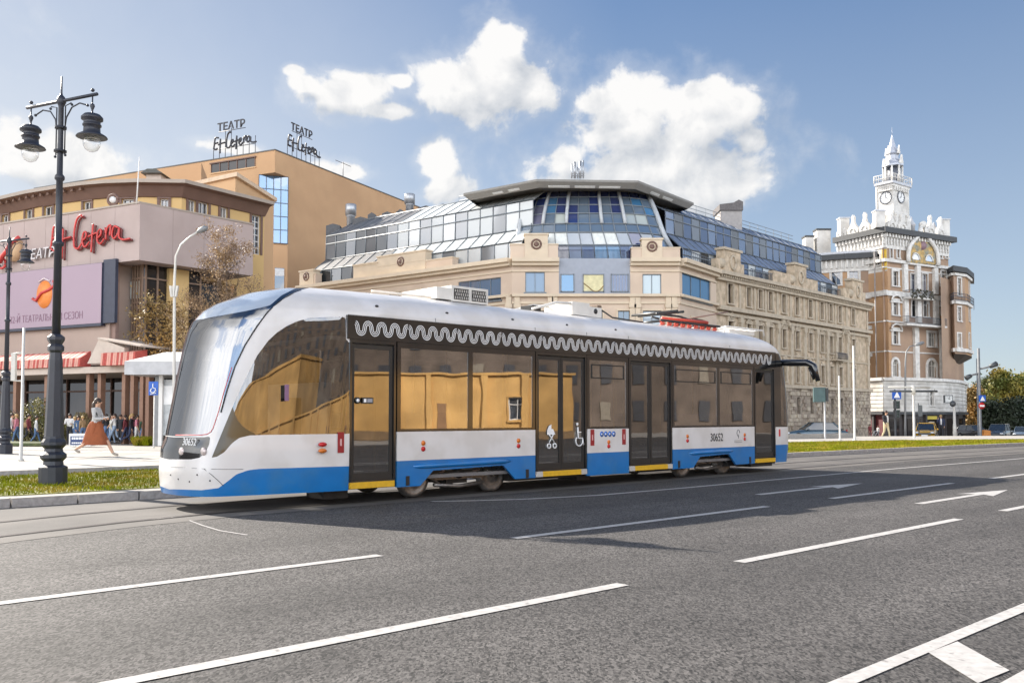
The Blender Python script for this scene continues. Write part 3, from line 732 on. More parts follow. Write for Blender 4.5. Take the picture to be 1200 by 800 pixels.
# ---- sides (near s=0, far s=1)
def vv(s, d): return d if s == 0 else 2.5-d      # d = depth inward from the side plane
def bx(mb, s, u0, u1, d0, d1, z0, z1, m):
    a, b = vv(s, d0), vv(s, d1); mb.box((u0, min(a, b), z0), (u1, max(a, b), z1), m)
DOORS = [(2.55, 3.46, 1), (6.77, 8.22, 2), (9.57, 11.07, 2), (14.47, 15.44, 1)]
PANELS = [(3.49, 6.75, 'bogie', 3.98, 6.22), (8.24, 9.55, 'plain', 0, 0), (11.09, 14.45, 'bogie', 11.86, 13.62)]
WINS = [(3.49, 6.75, [5.11]), (8.24, 9.55, []), (11.09, 14.45, [12.9])]
for s in (0, 1):
    mb = MB(); bx(mb, s, 2.5, 15.5, .0, .05, 2.70, 3.085, BK)
    band = mb.build('wave_band', tram)
    # serpentine of three parallel white lines
    if s == 0:
        mb = MB(); nw = 47; a0, a1 = 2.62, 15.3; N = nw*20; Z0 = 2.885; A = .088
        base = []
        for i in range(N+1):
            ph = 2*math.pi*nw*i/N; u = a0+(a1-a0)*i/N
            base.append(Vector((u+.016*math.sin(2*ph), Z0+A*math.cos(ph))))
        for off in (-.031, 0, .031):
            L = []
            for i, p in enumerate(base):
                t = (base[min(i+1, N)]-base[max(i-1, 0)]).normalized(); nn = Vector((-t.y, t.x)); L.append((p+nn*off, nn))
            for i in range(N):
                if i % (20*4) in (0,): continue
                (p, na), (q, nb2) = L[i], L[i+1]; w = .0066
                c = [p-na*w, q-nb2*w, q+nb2*w, p+na*w]; mb.face([(x.x, -.004, x.y) for x in c], WHP)
        mb.build('wave_pattern', band, recalc=False)
    for (u0, u1, kind, w0, w1) in PANELS:
        mb = MB(); bx(mb, s, u0, u1, 0, .05, .69, 1.18, WH)
        mb.box((u0, vv(s, .001) if s == 0 else vv(s, .0), 1.18), (u1, vv(s, .03), 1.185), BF); pan = mb.build('side_panel', tram)
        mb = MB()
        if kind == 'bogie':
            prof = [(u0, .25), (w0, .25), (w0+.28, .50), (w1-.30, .53), (w1, .26), (u1, .26), (u1, .688), (u0, .688)]
        else: prof = [(u0, .23), (u1, .23), (u1, .688), (u0, .688)]
        y = vv(s, 0); mb.prism([(u, y, z) for u, z in prof], (0, .05 if s == 0 else -.05, 0), BL); sk = mb.build('skirt', tram)
        if s == 0 and kind == 'bogie':
            for u in (u0+.22, u1-.22): mb = MB(); mb.box((u-.035, -.012, .27), (u+.035, .0, .43), BF); mb.build('jacking_cover', sk)
            # moulded bulge above the bogie
            mb = MB(); mb.tube([(w0-.15, .012, .585), (w0, .004, .585), (w1-.3, .004, .600), (w1-.1, .014, .60)], [.02, .045, .045, .015], BL, 8); mb.build('moulding', sk)
        if s == 0:
            for u in ((u0+.55, u1-.45) if kind == 'bogie' else ((u0+u1)/2,)):
                for dz in (-.05, .05): mb = MB(); mb.lathe([(.001, -.014), (.042, -.013), (.045, .0)], (u, 0, .93+dz if kind == 'bogie' else .86+dz*.9), ORM if dz > 0 else REDL, 12, axis='y'); mb.build('side_marker_lamp', pan)
    for (u0, u1, mull) in WINS:
        ed = [u0]+mull+[u1]
        fm = MB()
        bx(fm, s, u0, u1, .004, .045, 2.60, 2.695, BK); bx(fm, s, u0, u1, .004, .045, 1.187, 1.225, BK)
        for i, e in enumerate(ed):
            w = .075 if i in (0, len(ed)-1) else .055
            a, b = (e, e+w) if i == 0 else ((e-w, e) if i == len(ed)-1 else (e-w, e+w)); bx(fm, s, a, b, .004, .045, 1.226, 2.599, BK)
        fw = fm.build('window_surround', tram)
        for i in range(len(ed)-1):
            a = ed[i]+(.075 if i == 0 else .055); b = ed[i+1]-(.075 if i == len(ed)-2 else .055)
            g = MB(); bx(g, s, a+.001, b-.001, .012, .02, 1.227, 2.598, GL); g.build('side_window', tram)
            if s == 0 and u0 > 8:
                f = MB(); z = 2.22; bx(f, s, a+.06, b-.06, .0, .011, z, z+.025, BF); bx(f, s, a+.06, b-.06, .0, .011, z+.27, z+.295, BF)
                bx(f, s, a+.06, a+.085, .0, .011, z+.025, z+.27, BF); bx(f, s, b-.085, b-.06, .0, .011, z+.025, z+.27, BF); f.build('vent_frame', fw)
    for (u0, u1, nl) in (DOORS if s == 0 else []):
        w = (u1-u0)/nl
        fm = MB(); bx(fm, s, u0, u1, .0, .05, 2.64, 2.695, BK); bx(fm, s, u0, u0+.04, .0, .05, .39, 2.64, BK); bx(fm, s, u1-.04, u1, .0, .05, .39, 2.64, BK); fm.build('door_frame', tram)
        for i in range(nl):
            a, b = u0+w*i+.042*(i == 0)+.006, u0+w*(i+1)-.042*(i == nl-1)-.006
            m_ = MB()
            for q in ((a, a+.055, .40, 2.62), (b-.055, b, .40, 2.62), (a+.055, b-.055, .40, .52), (a+.055, b-.055, 2.55, 2.62)): bx(m_, s, q[0], q[1], .03, .075, q[2], q[3], BF)
            d = m_.build('door', tram)
            g = MB(); bx(g, s, a+.056, b-.056, .045, .053, .521, 2.549, GLD); g.build('door_glass', d)
        y = MB(); bx(y, s, u0+.02, u1-.02, -.004, .06, .27, .37, YE)
        if nl == 2: bx(y, s, u0+.0, u0+.18, -.006, .05, .268, .372, mat('sill_grey', (.45, .43, .40), .6)); bx(y, s, u1-.17, u1-.0, -.006, .05, .268, .372, mat('sill_grey', (.45, .43, .40), .6))
        y.build('door_sill', tram)
    if s == 1:
        for (u0, u1, nl) in DOORS:
            mb = MB(); bx(mb, s, u0, u1, 0, .05, .25, .688, BL); bx(mb, s, u0, u1, 0, .05, .69, 1.18, WH); mb.build('side_panel', tram)
            mb = MB(); bx(mb, s, u0, u1, .01, .04, 1.19, 1.24, BK); bx(mb, s, u0, u1, .01, .04, 2.58, 2.695, BK); bx(mb, s, u0, u0+.06, .01, .04, 1.24, 2.58, BK); bx(mb, s, u1-.06, u1, .01, .04, 1.24, 2.58, BK)
            fw = mb.build('window_surround', tram); mb = MB(); bx(mb, s, u0+.061, u1-.061, .012, .02, 1.241, 2.579, GL); mb.build('side_window', tram)
# red emergency panels, lamps, stickers
def small(name, u0, u1, z0, z1, m, parent=tram, d=-.008):
    mb = MB(); mb.box((u0, d, z0), (u1, .0, z1), m); return mb.build(name, parent)
for u0, z0 in ((2.36, .86), (8.36, .84), (9.36, .84)):
    rp = small('red_panel', u0-.03, u0+.085, z0, z0+.33, REDM, d=-.006); small('latch', u0+.01, u0+.04, z0+.11, z0+.22, mat('latch_pink', (.6, .35, .35), .4), rp, -.012)
mb = MB(); mb.lathe([(.001, -.03), (.055, -.025), (.06, .0)], (2.05, 0, 1.0), REDL, 14, axis='y', xf=lambda x, y, z: (2.05+(x-2.05)*1.25, y, z*.6+.4*1.0)); mb.build('side_marker_lamp', tram)
mb = MB(); mb.lathe([(.001, -.03), (.055, -.025), (.06, .0)], (2.05, 0, .90), ORM, 14, axis='y', xf=lambda x, y, z: (2.05+(x-2.05)*1.25, y, z*.6+.4*.90)); mb.build('side_marker_lamp', tram)
for i in range(4):
    mb = MB(); u = 8.68+i*.125; mb.lathe([(.058, -.004), (.058, 0)], (u, 0, 1.07), BLS, 16, axis='y'); mb.lathe([(.022, -.007), (.022, -.0041)], (u, 0, 1.07), WHP, 8, axis='y'); mb.build('round_sticker', tram)
def ltext(body, size, m, u, z, sx=1.0, y=-.006, shear=0, parent=tram):
    t = text_mesh(body, size, m, shear, .002, sx=sx); M_ = Matrix(((1, 0, 0), (0, 0, -1), (0, 1, 0))).transposed().to_4x4()
    # text x -> u, text y -> z
    for v in t.data.vertices: v.co = Vector((u+v.co.x, y-v.co.z, z+v.co.y))
    t.parent = parent; ORG[t.name] = Vector((0, 0, 0)); return t
ltext('30652', .26, NUMM, 12.86, .93, .8, off=0) if False else ltext('30652', .27, NUMM, 12.80, .93, .78)
mb = MB()   # operator emblem: pin outline and text rules
mb.tube([(13.72+.06*math.cos(a), -.004, 1.03+.08*math.sin(a)) for a in [math.pi*(.0+i/8*1.6) for i in range(9)]], .006, NUMM, 4); mb.tube([(13.74, -.004, 1.0), (13.72, -.004, .9)], .005, NUMM, 4)
for z in (.80, .84): mb.box((13.55, -.005, z), (13.88, -.001, z+.008), NUMM)
mb.build('emblem', tram)
# pram and wheelchair pictograms on door 2, round button stickers on door 1
mb = MB(); yy = .028
def pic(pts, r): mb.tube([(a, yy, b) for a, b in pts], r, WHP, 4)
def ring(cx, cz, r, t, a0=0, a1=2*math.pi, n=14): pic([(cx+r*math.cos(a0+(a1-a0)*i/n), cz+r*math.sin(a0+(a1-a0)*i/n)) for i in range(n+1)], t)
cx = 8.02
ring(cx, .94, .10, .014, math.pi*.75, math.pi*2.05); pic([(cx-.04, 1.22), (cx-.03, 1.0), (cx+.09, 1.0), (cx+.13, .86)], .018); pic([(cx-.03, 1.12), (cx+.06, 1.12)], .012); mb.ball((cx-.05, yy, 1.28), .032, WHP, 8, 5, (1, .3, 1))
cx = 7.22
ring(cx-.07, .86, .045, .014); ring(cx+.09, .86, .045, .014); pic([(cx-.06, .93), (cx+.08, 1.12)], .013); pic([(cx+.08, .93), (cx-.08, 1.10)], .013)
mb.prism([(cx-.12, yy, 1.08), (cx+.11, yy, 1.08), (cx+.05, yy, 1.19), (cx+.0, yy, 1.19), (cx, yy, 1.28), (cx-.07, yy, 1.25), (cx-.12, yy, 1.16)], (0, .004, 0), WHP)
mb.build('pictogram', tram)
mb = MB(); mb.lathe([(.055, -.004), (.055, .0)], (2.72, .026, 1.70), NUMM, 14, axis='y'); mb.lathe([(.03, -.008), (.03, -.004)], (2.72, .026, 1.70), WHP, 12, axis='y'); mb.box((2.80, .02, 1.65), (3.02, .026, 1.75), NUMM); mb.box((2.83, .017, 1.67), (2.88, .0199, 1.73), WHP); mb.box((2.90, .017, 1.67), (3.0, .0199, 1.73), mat('grey_sticker', (.3, .3, .33), .5)); mb.build('door_sticker', tram)
mb = MB(); mb.box((1.42, .062, 1.68), (1.49, .072, 1.93), mat('sticker_violet', (.22, .12, .2), .5)); mb.build('window_sticker', tram)
# ---- front details
mb = MB()   # black wiper, red line under the windscreen, parting lines
def on_nose(x, y, dd=.012, side=0):
    # point of the near half of the nose under an image point, searched on the surface grid
    best = None
    for i in range(0, 121):
        q = -i/120
        for j in range(0, 90):
            z = .3+3.3*j/89
            p = shell_pt(U0Z, LN, q, z, UC); X, Y = pxl(p); e = (X-x)**2+(Y-y)**2
            if best is None or e < best[0]: best = (e, q, z)
    _, q, z = best
    for k in range(14):
        st = .008*(.7**k)
        for dq in (-st, 0, st):
            for dz in (-st*4, 0, st*4):
                p = shell_pt(U0Z, LN, max(-1, min(0, q+dq)), z+dz, UC); X, Y = pxl(p); e = (X-x)**2+(Y-y)**2
                if e < best[0]: best = (e, q+dq, z+dz)
        _, q, z = best
    p = Vector(shell_pt(U0Z, LN, max(-1, min(0, q)), z, UC))
    return p+Vector((-1, -.6, 0)).normalized()*dd
mb.tube([on_nose(x, y, .004) for x, y in ((206, 509.5), (216, 509.5), (225, 509.5), (236, 509.5), (243, 508.5), (247, 506), (250, 501), (256, 483), (263.5, 456), (272, 430))], .006, mat('trim_red', (.55, .04, .05), .4), 6)
mb.build('red_trim', tram)
mb = MB(); mb.tube([on_nose(x, y, .002) for x, y in ((239, 549), (248, 556), (256, 563), (262, 569))], .005, BF, 4)
mb.tube([on_nose(x, y, .0) for x, y in ((200, 546.5), (205, 546.8), (210, 547), (215, 547), (227, 548.2), (239, 549), (250, 549.3), (262, 549.5), (274, 549.5), (285, 549.5))], .006, mat('parting_grey', (.25, .25, .25), .6), 4)
mb.build('parting_line', tram)
mb = MB(); mb.tube([on_nose(x, y, .004) for x, y in ((259, 483), (266.5, 456), (275.5, 429), (287.5, 404), (301.5, 382), (313.5, 366), (326.5, 354), (340, 345.5), (352, 340))], .012, BF, 6); mb.build('windscreen_seal', tram)
for dx in (212, 237):
    p = on_nose(dx, 529, .0); mb = MB()
    c = P2(0, 0)
    mb.ball(p+Vector((.02, .01, 0)), .085, mat('headlight_glass', (.5, .42, .40), .08, coat=1, var=.3, vs=30), 12, 8, (.45, 1, .8)); mb.build('headlight', tram)
for x, y in ((200, 556), (209, 561), (222, 564), (231, 556), (246, 563)):
    mb = MB(); mb.ball(on_nose(x, y, 0), .014, BF, 8, 5); mb.build('bumper_plug', tram)
t = text_mesh('30652', .155, WHP, .25, .002, sx=.8)
pa, pb = on_nose(213, 517.5, .025), on_nose(234, 518, .025); r_ = (pb-pa).normalized(); nn = r_.cross(Vector((0, 0, 1))); nn = Vector((nn.x, nn.y, 0)).normalized(); up = nn.cross(r_)*1.0
if up.z < 0: up = -up
for v in t.data.vertices: v.co = (pa+pb)/2+r_*v.co.x+up*v.co.y+nn*v.co.z+nn*.012
t.parent = tram; ORG[t.name] = Vector((0, 0, 0)); t.name = 'front_number'
# rear mirror arm
mb = MB(); mb.tube([(16.0, .25, 2.86), (16.05, -.05, 2.84), (16.05, -.58, 2.82), (16.06, -.74, 2.74), (16.08, -.86, 2.34)], [.08, .095, .095, .09, .06], BK, 8); arm = mb.build('mirror_arm', tram)
mb = MB(); mb.tube([(16.06, -.62, 2.70), (16.08, -.74, 2.38)], .035, BK, 6); mb.build('camera_housing', arm)
small('tail_lamp', 15.60, 15.66, .92, 1.1, REDL, d=-.01)
# ---- interior
mb = MB(); mb.box((2.4, .12, .36), (15.9, 2.38, .42), mat('floor_grey', (.16, .15, .15), .7)); mb.box((2.2, .14, 2.68), (15.6, 2.36, 2.74), GREYP); mb.build('interior_floor', tram)
mb = MB(); mb.box((2.32, .3, .42), (2.38, 2.3, 2.0), GREYP); mb.box((2.32, 1.0, 2.0), (2.38, 2.3, 2.68), BF); mb.build('cab_partition', tram)
mb = MB(); mb.box((.75, .35, .42), (1.15, 2.1, 1.12), BF); mb.box((1.15, .6, 1.0), (1.35, 1.9, 1.16), BF); mb.build('dashboard', tram)
mb = MB(); mb.box((1.75, 1.0, .8), (2.2, 1.5, .95), BF); mb.box((2.12, 1.0, .95), (2.24, 1.5, 1.75), BF); mb.build('driver_seat', tram)
for u in (3.75, 4.35, 5.6, 6.3, 11.4, 12.0, 13.2, 13.9):
    for v in (.2, 1.85):
        mb = MB(); mb.box((u, v, .82), (u+.42, v+.43, .9), SEAT); mb.box((u+.38, v, .9), (u+.46, v+.43, 1.5), SEAT); mb.box((u+.1, v+.1, .42), (u+.3, v+.33, .82), BF); mb.build('passenger_seat', tram)
for u in (3.55, 5.15, 6.7, 7.5, 8.3, 9.5, 10.3, 11.1, 12.9, 14.4):
    for v in (.75, 1.75):
        mb = MB(); mb.tube([(u, v, .42), (u, v, 2.68)], .018, POLE if u < 14 else STL, 8); mb.build('grab_pole', tram)
# ---- running gear
mb = MB(); mb.box((2.3, .45, .22), (3.9, 2.05, .36), DK); mb.box((6.3, .25, .20), (11.8, 2.25, .36), DK); mb.box((13.7, .3, .2), (15.9, 2.2, .36), DK); mb.box((3.9, .9, .25), (6.3, 1.6, .36), DK); mb.box((11.8, .9, .25), (13.7, 1.6, .36), DK)
mb.box((14.5, .15, .16), (15.5, .6, .24), BF); mb.box((2.3, .35, .1), (2.75, .9, .22), DK); mb.box((8.3, .35, .12), (8.7, .9, .22), DK); mb.build('underframe', tram)
def uon(x, d):
    k = (x-600)/F; Y = (-D0+d)/(CT-k*ST); X = k*Y; return X*CT+Y*ST-U0
for (xa, xb) in ((484, 575), (797, 845)):
    ua, ub = uon(xa, .5), uon(xb, .5)
    bm_ = MB(); um = (ua+ub)/2
    for v in (.36, 2.05): bm_.box((ua-.05, v, .34), (ub+.05, v+.1, .46), DK); bm_.box((ua+.3, v-.02, .30), (ub-.3, v+.12, .40), STL)
    bm_.box((um-.25, .4, .22), (um+.25, 2.1, .40), DK)
    bg = bm_.build('bogie', tram)
    for u in (ua, ub):
        for v, sg in ((.5, 1), (1.95, -1)):
            w = MB(); w.lathe([(.05, -.06), (.10, -.07), (.12, -.045), (.22, -.03), (.25, -.055), (.315, -.055), (.318, .03), (.335, .035), (.335, .06), (.1, .06)], (u, v, .335), STL, 24, axis='y', xf=None if sg > 0 else (lambda x, y, z, v=v: (x, 2*v-y, z))); w.build('wheel', bg)
    for k, u in enumerate((um-.42, um+.42)):
        s_ = MB(); s_.tube([(u+.075*math.cos(a), .36+.075*math.sin(a), .30+.022*a/math.pi*1.9) for a in [i*math.pi/5 for i in range(46)]], .016, mat('spring_rust', (.20, .13, .10), .6, var=.3), 6); s_.build('spring', bg)
    s_ = MB(); s_.tube([(ua+.35, .34, .22), (um, .33, .17), (ub-.35, .34, .22)], .035, STL, 8); s_.tube([(ua+.1, .33, .40), (ua+.35, .33, .3), (ua+.5, .33, .22)], .02, STL, 6); s_.build('brake_beam', bg)
    s_ = MB(); s_.lathe([(.001, -.05), (.09, -.05), (.1, .1)], (um, .36, .40), DK, 12, axis='y'); s_.tube([(ub-.35, .33, .5), (ub-.2, .3, .38), (ub-.05, .32, .3)], .015, mat('hose_grey', (.35, .33, .31), .5), 6); s_.build('damper', bg)
# ---- roof equipment
RZ = 3.62
WEQ = mat('roof_box_white', (.62, .60, .56), .5, var=.08, vs=4)
def eq(name, u0, u1, v0, v1, z0, z1, m=WEQ): mb = MB(); mb.box((u0, v0, z0), (u1, v1, z1), m); return mb.build(name, tram)
a, b = uon(519, 1.0), uon(562, 1.0)
ac = eq('air_conditioner', a, b, .75, 1.9, RZ+.0, RZ+.30)
mb = MB(); mb.box((a+.06, .74, RZ+.04), ((a+b)/2-.04, .749, RZ+.25), BF); mb.box(((a+b)/2+.04, .74, RZ+.04), (b-.06, .749, RZ+.25), BF)
for i in range(9):
    for j in range(3):
        for o in (a+.08, (a+b)/2+.06): mb.box((o+i*.045+(j % 2)*.02, .735, RZ+.05+j*.065), (o+i*.045+.012+(j % 2)*.02, .7399, RZ+.10+j*.065), WEQ)
mb.box((a-.35, .76, RZ+.02), (a, 1.85, RZ+.24), WEQ); mb.build('grille', ac)
mb = MB(); mb.tube([(3.6, .95, RZ+.05), (uon(560, .9), .95, RZ+.06)], .025, mat('roof_rail', (.66, .60, .52), .4), 6); mb.build('roof_rail', tram)
a, b = uon(612, 1.1), uon(690, 1.1)
mb = MB(); mb.tube([(a, .8, RZ+.03), (a+.7, .8, RZ+.22), (b-.8, .8, RZ+.24)], .03, WEQ, 6); mb.tube([(a, 1.5, RZ+.03), (a+.7, 1.5, RZ+.22), (b-.8, 1.5, RZ+.24)], .03, WEQ, 6); mb.box((b-.9, .75, RZ), (b-.35, 1.6, RZ+.28), WEQ); mb.box((b-.3, .8, RZ), (b+.1, 1.5, RZ+.22), WEQ); mb.lathe([(.06, -.01), (.06, .0)], (b-.1, .80, RZ+.13), BF, 10, axis='y'); mb.box((a+.05, .85, RZ), (a+.3, 1.2, RZ+.12), BF); mb.build('resistor_rack', tram)
mb = MB(); u = uon(697, 1.0); mb.box((u-.07, .85, RZ), (u+.07, 1.2, RZ+.28), mat('bronze_box', (.14, .10, .07), .5)); mb.tube([(u+.1, .9, RZ+.2), (u+.5, .9, RZ+.05), (u+1.6, .9, RZ+.02)], .02, BF, 6); mb.build('arrester', tram)
a, b = uon(755, 1.25), uon(825, 1.25)
RED2 = mat('insulator_red', (.55, .06, .03), .45)
mb = MB()
for v in (.75, 1.75): mb.tube([(a, v, RZ+.10), (b, v, RZ+.10)], .03, BF, 6)
for u in (a+.2, (a+b)/2, b-.2): mb.tube([(u, .75, RZ+.10), (u, 1.75, RZ+.10)], .03, BF, 6)
pt = mb.build('pantograph', tram)
mb = MB()
for i in range(9):
    u = a+.15+i*(b-a-.3)/8; mb.lathe([(.03, 0), (.075, .02), (.035, .04), (.075, .06), (.035, .08), (.075, .1), (.03, .12)], (u, .8, RZ-.01), RED2, 8)
mb.tube([(a+.1, .78, RZ+.14), (b-.5, .78, RZ+.17)], .045, RED2, 6); mb.build('insulator', pt)
mb = MB(); mb.tube([(b-.3, 1.0, RZ+.14), ((a+b)/2, 1.1, RZ+.30), (a+.3, 1.1, RZ+.30)], .03, BF, 6); mb.tube([(b-.6, 1.4, RZ+.14), (a+.5, 1.4, RZ+.26)], .025, BF, 6)
mb.tube([(a+.4, .55, RZ+.33), (a+.4, 1.95, RZ+.33)], .03, BF, 6); mb.tube([(a+.65, .55, RZ+.33), (a+.65, 1.95, RZ+.33)], .03, BF, 6)
mb.tube([((a+b)/2, 1.1, RZ+.2), (b+1.2, 1.3, RZ+.62)], .018, mat('arm_brown', (.22, .12, .09), .4), 6); mb.build('collector_arm', pt)
a, b = uon(838, 1.1), uon(885, 1.1)
mb = MB()
for v in (.8, 1.3): mb.tube([(a, v, RZ), (a+.05, v, RZ+.14), (b-.05, v, RZ+.14), (b, v, RZ)], .022, WEQ, 6)
for i in range(6): mb.tube([(a+.1+i*(b-a-.2)/5, .8, RZ+.14), (a+.1+i*(b-a-.2)/5, 1.3, RZ+.14)], .018, WEQ, 6)
mb.box((a+.3, .85, RZ-.02), (b-.4, 1.3, RZ+.09), WEQ); mb.build('roof_frame', tram)
# ------------------------------------------------------------------ theatre (left)
MAUVE = mat('mauve_cladding', (.40, .315, .29), .7, var=.05, vs=.5, col2=(.365, .285, .26), c2s=.35)
MAUVE2 = mat('pinkish_render', (.40, .30, .25), .8, var=.06, vs=.6)
OCH = mat('ochre_render', (.56, .38, .165), .85, var=.07, vs=.5)
BRN = mat('brown_cornice', (.17, .10, .075), .7, var=.1, vs=1)
EAVE = mat('eave_metal', (.33, .27, .22), .5, var=.06)
BWF = mat('brown_window_frame', (.15, .085, .065), .6)
WFR = mat('white_window_frame', (.62, .60, .58), .5)
GB = glassy('dark_window_glass', (.035, .038, .045), .14, .03, rand=.25)
GB2 = glassy('blue_window_glass', (.03, .06, .13), .25, .03)
GSH = glassy('shopfront_glass', (.020, .017, .016), .03, .02)
SLAB = mat('canopy_slab', (.50, .42, .36), .7, var=.08)
POSTM = mat('brown_post', (.24, .13, .085), .6, var=.1)
AWN = mat('awning_red', (.42, .075, .06), .8, var=.15, vs=8)
AWNW = mat('awning_pale', (.60, .30, .24), .8)
Cn = Vector((-20.75, 50, 0))
TL = Fr(Cn, (-.89, .456)); TR = Fr(Cn, (.63, .776))
th = thing('theatre', 'long theatre building with mauve upper block, curved ochre wing with brown cornice and red awnings', 'building', (-30, 58, 0), world=True)
aR, _ = TR.px(297, 262); aG, _ = TL.px(129, 340); aS, _ = TL.px(118, 345)
def zpx(fr, x, y, d=0): return fr.px(x, y, d)[1]
zt = zpx(TL, 159, 239); zb = zpx(TL, 159, 305); zs0 = 4.35
mb = MB()
back = lambda p: p+Vector((-2, 14, 0))
poly = [TL(0, 0, zb), TR(aR, 0, zb), TR(aR, -8, zb), TL(45, -12, zb), TL(45, 0, zb)]
mb.prism(poly, (0, 0, zt-zb), MAUVE)
mb.build('mauve_block', th)
mb = MB(); JT = mat('cladding_joint', (.30, .235, .215), .8)
for i in range(1, 22): mb.box((i*2.0, .002, zb+.02), (i*2.0+.025, .006, zt-.02), JT, TL)
for i in range(1, 4): mb.box((i*2.0, .002, zb+.02), (i*2.0+.025, .006, zt-.02), JT, TR)
mb.build('cladding_joints', th)
mb = MB(); mb.prism([TL(0, .06, zt+.003), TR(aR, .06, zt+.003), TR(aR, -.5, zt+.003), TL(.5, -.5, zt+.003), TL(45, -.5, zt+.003), TL(45, .06, zt+.003)], (0, 0, .10), EAVE); mb.build('parapet_cap', th)
mb = MB(); mb.prism([TL(aG, -.01, zs0), TL(45, -.01, zs0), TL(45, -12, zs0), TL(aG, -12, zs0)], (0, 0, zb-zs0-.003), MAUVE2)
mb.box((aG-.35, -.35, zs0), (aG-.002, -.12, zb-.003), mat('wall_edge_brown', (.26, .17, .14), .7), TL); mb.build('wall', th)
# lower corner: recessed dark curtain wall under the mauve block
mb = MB(); rc = -1.3
mb.prism([TL(aG-.36, rc, zs0), TL(.9, rc, zs0), TR(.9, rc, zs0), TR(aR*.62, rc, zs0), TR(aR*.62, -6, zs0), TL(aG-.36, -9, zs0)], (0, 0, zb-zs0-.004), GSH); mb.build('curtain_wall', th)
mb = MB(); n = 5
MUL = mat('mullion_brown', (.20, .13, .09), .5)
for i in range(n+1):
    a = .9+(aG-.36-.9)*i/n; mb.box((a-.05, rc+.003, zs0), (a+.05, rc+.09, zb-.01), MUL, TL)
for i in range(5):
    a = .9+(aR*.62-.9)*i/4; mb.box((a-.05, rc+.003, zs0), (a+.05, rc+.09, zb-.01), MUL, TR)
for z in (6.2, 7.9, 9.3):
    mb.box((.9, rc+.003, z), (aG-.36, rc+.10, z+.09), MUL, TL); mb.box((.9, rc+.003, z), (aR*.62, rc+.10, z+.09), MUL, TR)
for a, z, w, h in ((1.3, 8.2, .9, 1.0), (2.9, 6.4, .8, 1.2), (.95, 6.5, .35, 1.1)): mb.box((a, rc+.005, z), (a+w, rc+.03, z+h), mat('blind_grey', (.42, .42, .38), .7), TL)
mb.build('curtain_wall_frame', th)
mb = MB(); a0, _ = TR.px(198, 360, -1.0); a1, _ = TR.px(221, 360, -1.0)
mb.prism([TR(a0, -1.0, -.2), TR(a1, -1.0, -.2), TR(a1, -4, -.2), TR(a0, -4, -.2)], (0, 0, zb+.15), OCH); mb.build('ochre_pier', th)
# ochre wing
k = .865
def sc_pt(x, Y): r = ray(x, 215); return Vector((r.x/r.y*Y*k, Y*k, 0))
ev = [Vector((-75, 88, 0)), Vector((-55, 70, 0)), Vector((-43, 62.2, 0)), sc_pt(0, 67), sc_pt(30, 65.2), sc_pt(65, 63.8), sc_pt(95, 62.8), sc_pt(121, 62.3), sc_pt(160, 62), sc_pt(217, 62.2), sc_pt(322, 68.8)]
cen = Vector((-34, 80, 0))
zE = EYE+(YC-215)/F*0+0
zE = AT(190, 209, 53.6).z
def inset_poly(pts, d):
    out = []
    for i, p in enumerate(pts):
        a = (pts[i]-pts[i-1]).normalized() if i else (pts[1]-pts[0]).normalized(); b = (pts[i+1]-pts[i]).normalized() if i < len(pts)-1 else a
        na, nb = Vector((-a.y, a.x, 0)), Vector((-b.y, b.x, 0)); n = (na+nb).normalized(); out.append(p+n*d/max(.4, n.dot(na)))
    return out
wl = inset_poly(ev, 1.0); W2 = wl
zF = AT(190, 230, 54.4).z
mb = MB()
for i in range(len(ev)-1):
    e0, e1, w0, w1 = ev[i], ev[i+1], wl[i], wl[i+1]; up = Vector((0, 0, 1))
    mb.face([e0+up*(zE-.22), e1+up*(zE-.22), e1+up*zE, e0+up*zE], EAVE)
    m0, m1 = w0+(e0-w0)*.55, w1+(e1-w1)*.55
    mb.face([m0+up*(zE-.30), m1+up*(zE-.30), e1+up*(zE-.22), e0+up*(zE-.22)], BRN)
    mb.face([w0+(e0-w0)*.12+up*(zF+.02), w1+(e1-w1)*.12+up*(zF+.02), m1+up*(zE-.30), m0+up*(zE-.30)], BRN)
    mb.face([w0+up*(zF), w1+up*(zF), w1+(e1-w1)*.12+up*(zF+.02), w0+(e0-w0)*.12+up*(zF+.02)], BRN)
    t0, t1 = e0+(cen-e0)*.2, e1+(cen-e1)*.2
    mb.face([e0+up*zE, e1+up*zE, t1+up*(zE+.5), t0+up*(zE+.5)], EAVE)
    L = (e1-e0).length; nn = int(L/.62)
    if i < 6:
        for j in range(nn):     # dentils on the curved part
            q = m0+(m1-m0)*((j+.5)/nn); d = (e1-e0).normalized(); o = (e0-w0).normalized()
            c = q+o*.02; mb.prism([c-d*.09+up*(zF+.45), c+d*.09+up*(zF+.45), c+d*.09+o*.18+up*(zF+.45), c-d*.09+o*.18+up*(zF+.45)], (0, 0, .42), BRN)
mb.build('cornice', th)
mb = MB(); wins = []
spec = {  # window boxes in the image (x0,x1,y0,y1)
 'small': [(3, 10, 252, 263), (14.5, 22, 249, 260), (30, 38.5, 245, 256.5), (52, 62, 241.5, 254), (98, 107, 236, 246.5), (143, 157, 233, 238.5), (187.5, 197.5, 233, 244), (220.5, 229, 234.5, 250), (232, 244, 237, 253.5), (258, 266.5, 243, 258)],
 'tall': [(294.5, 305, 252, 298)]}
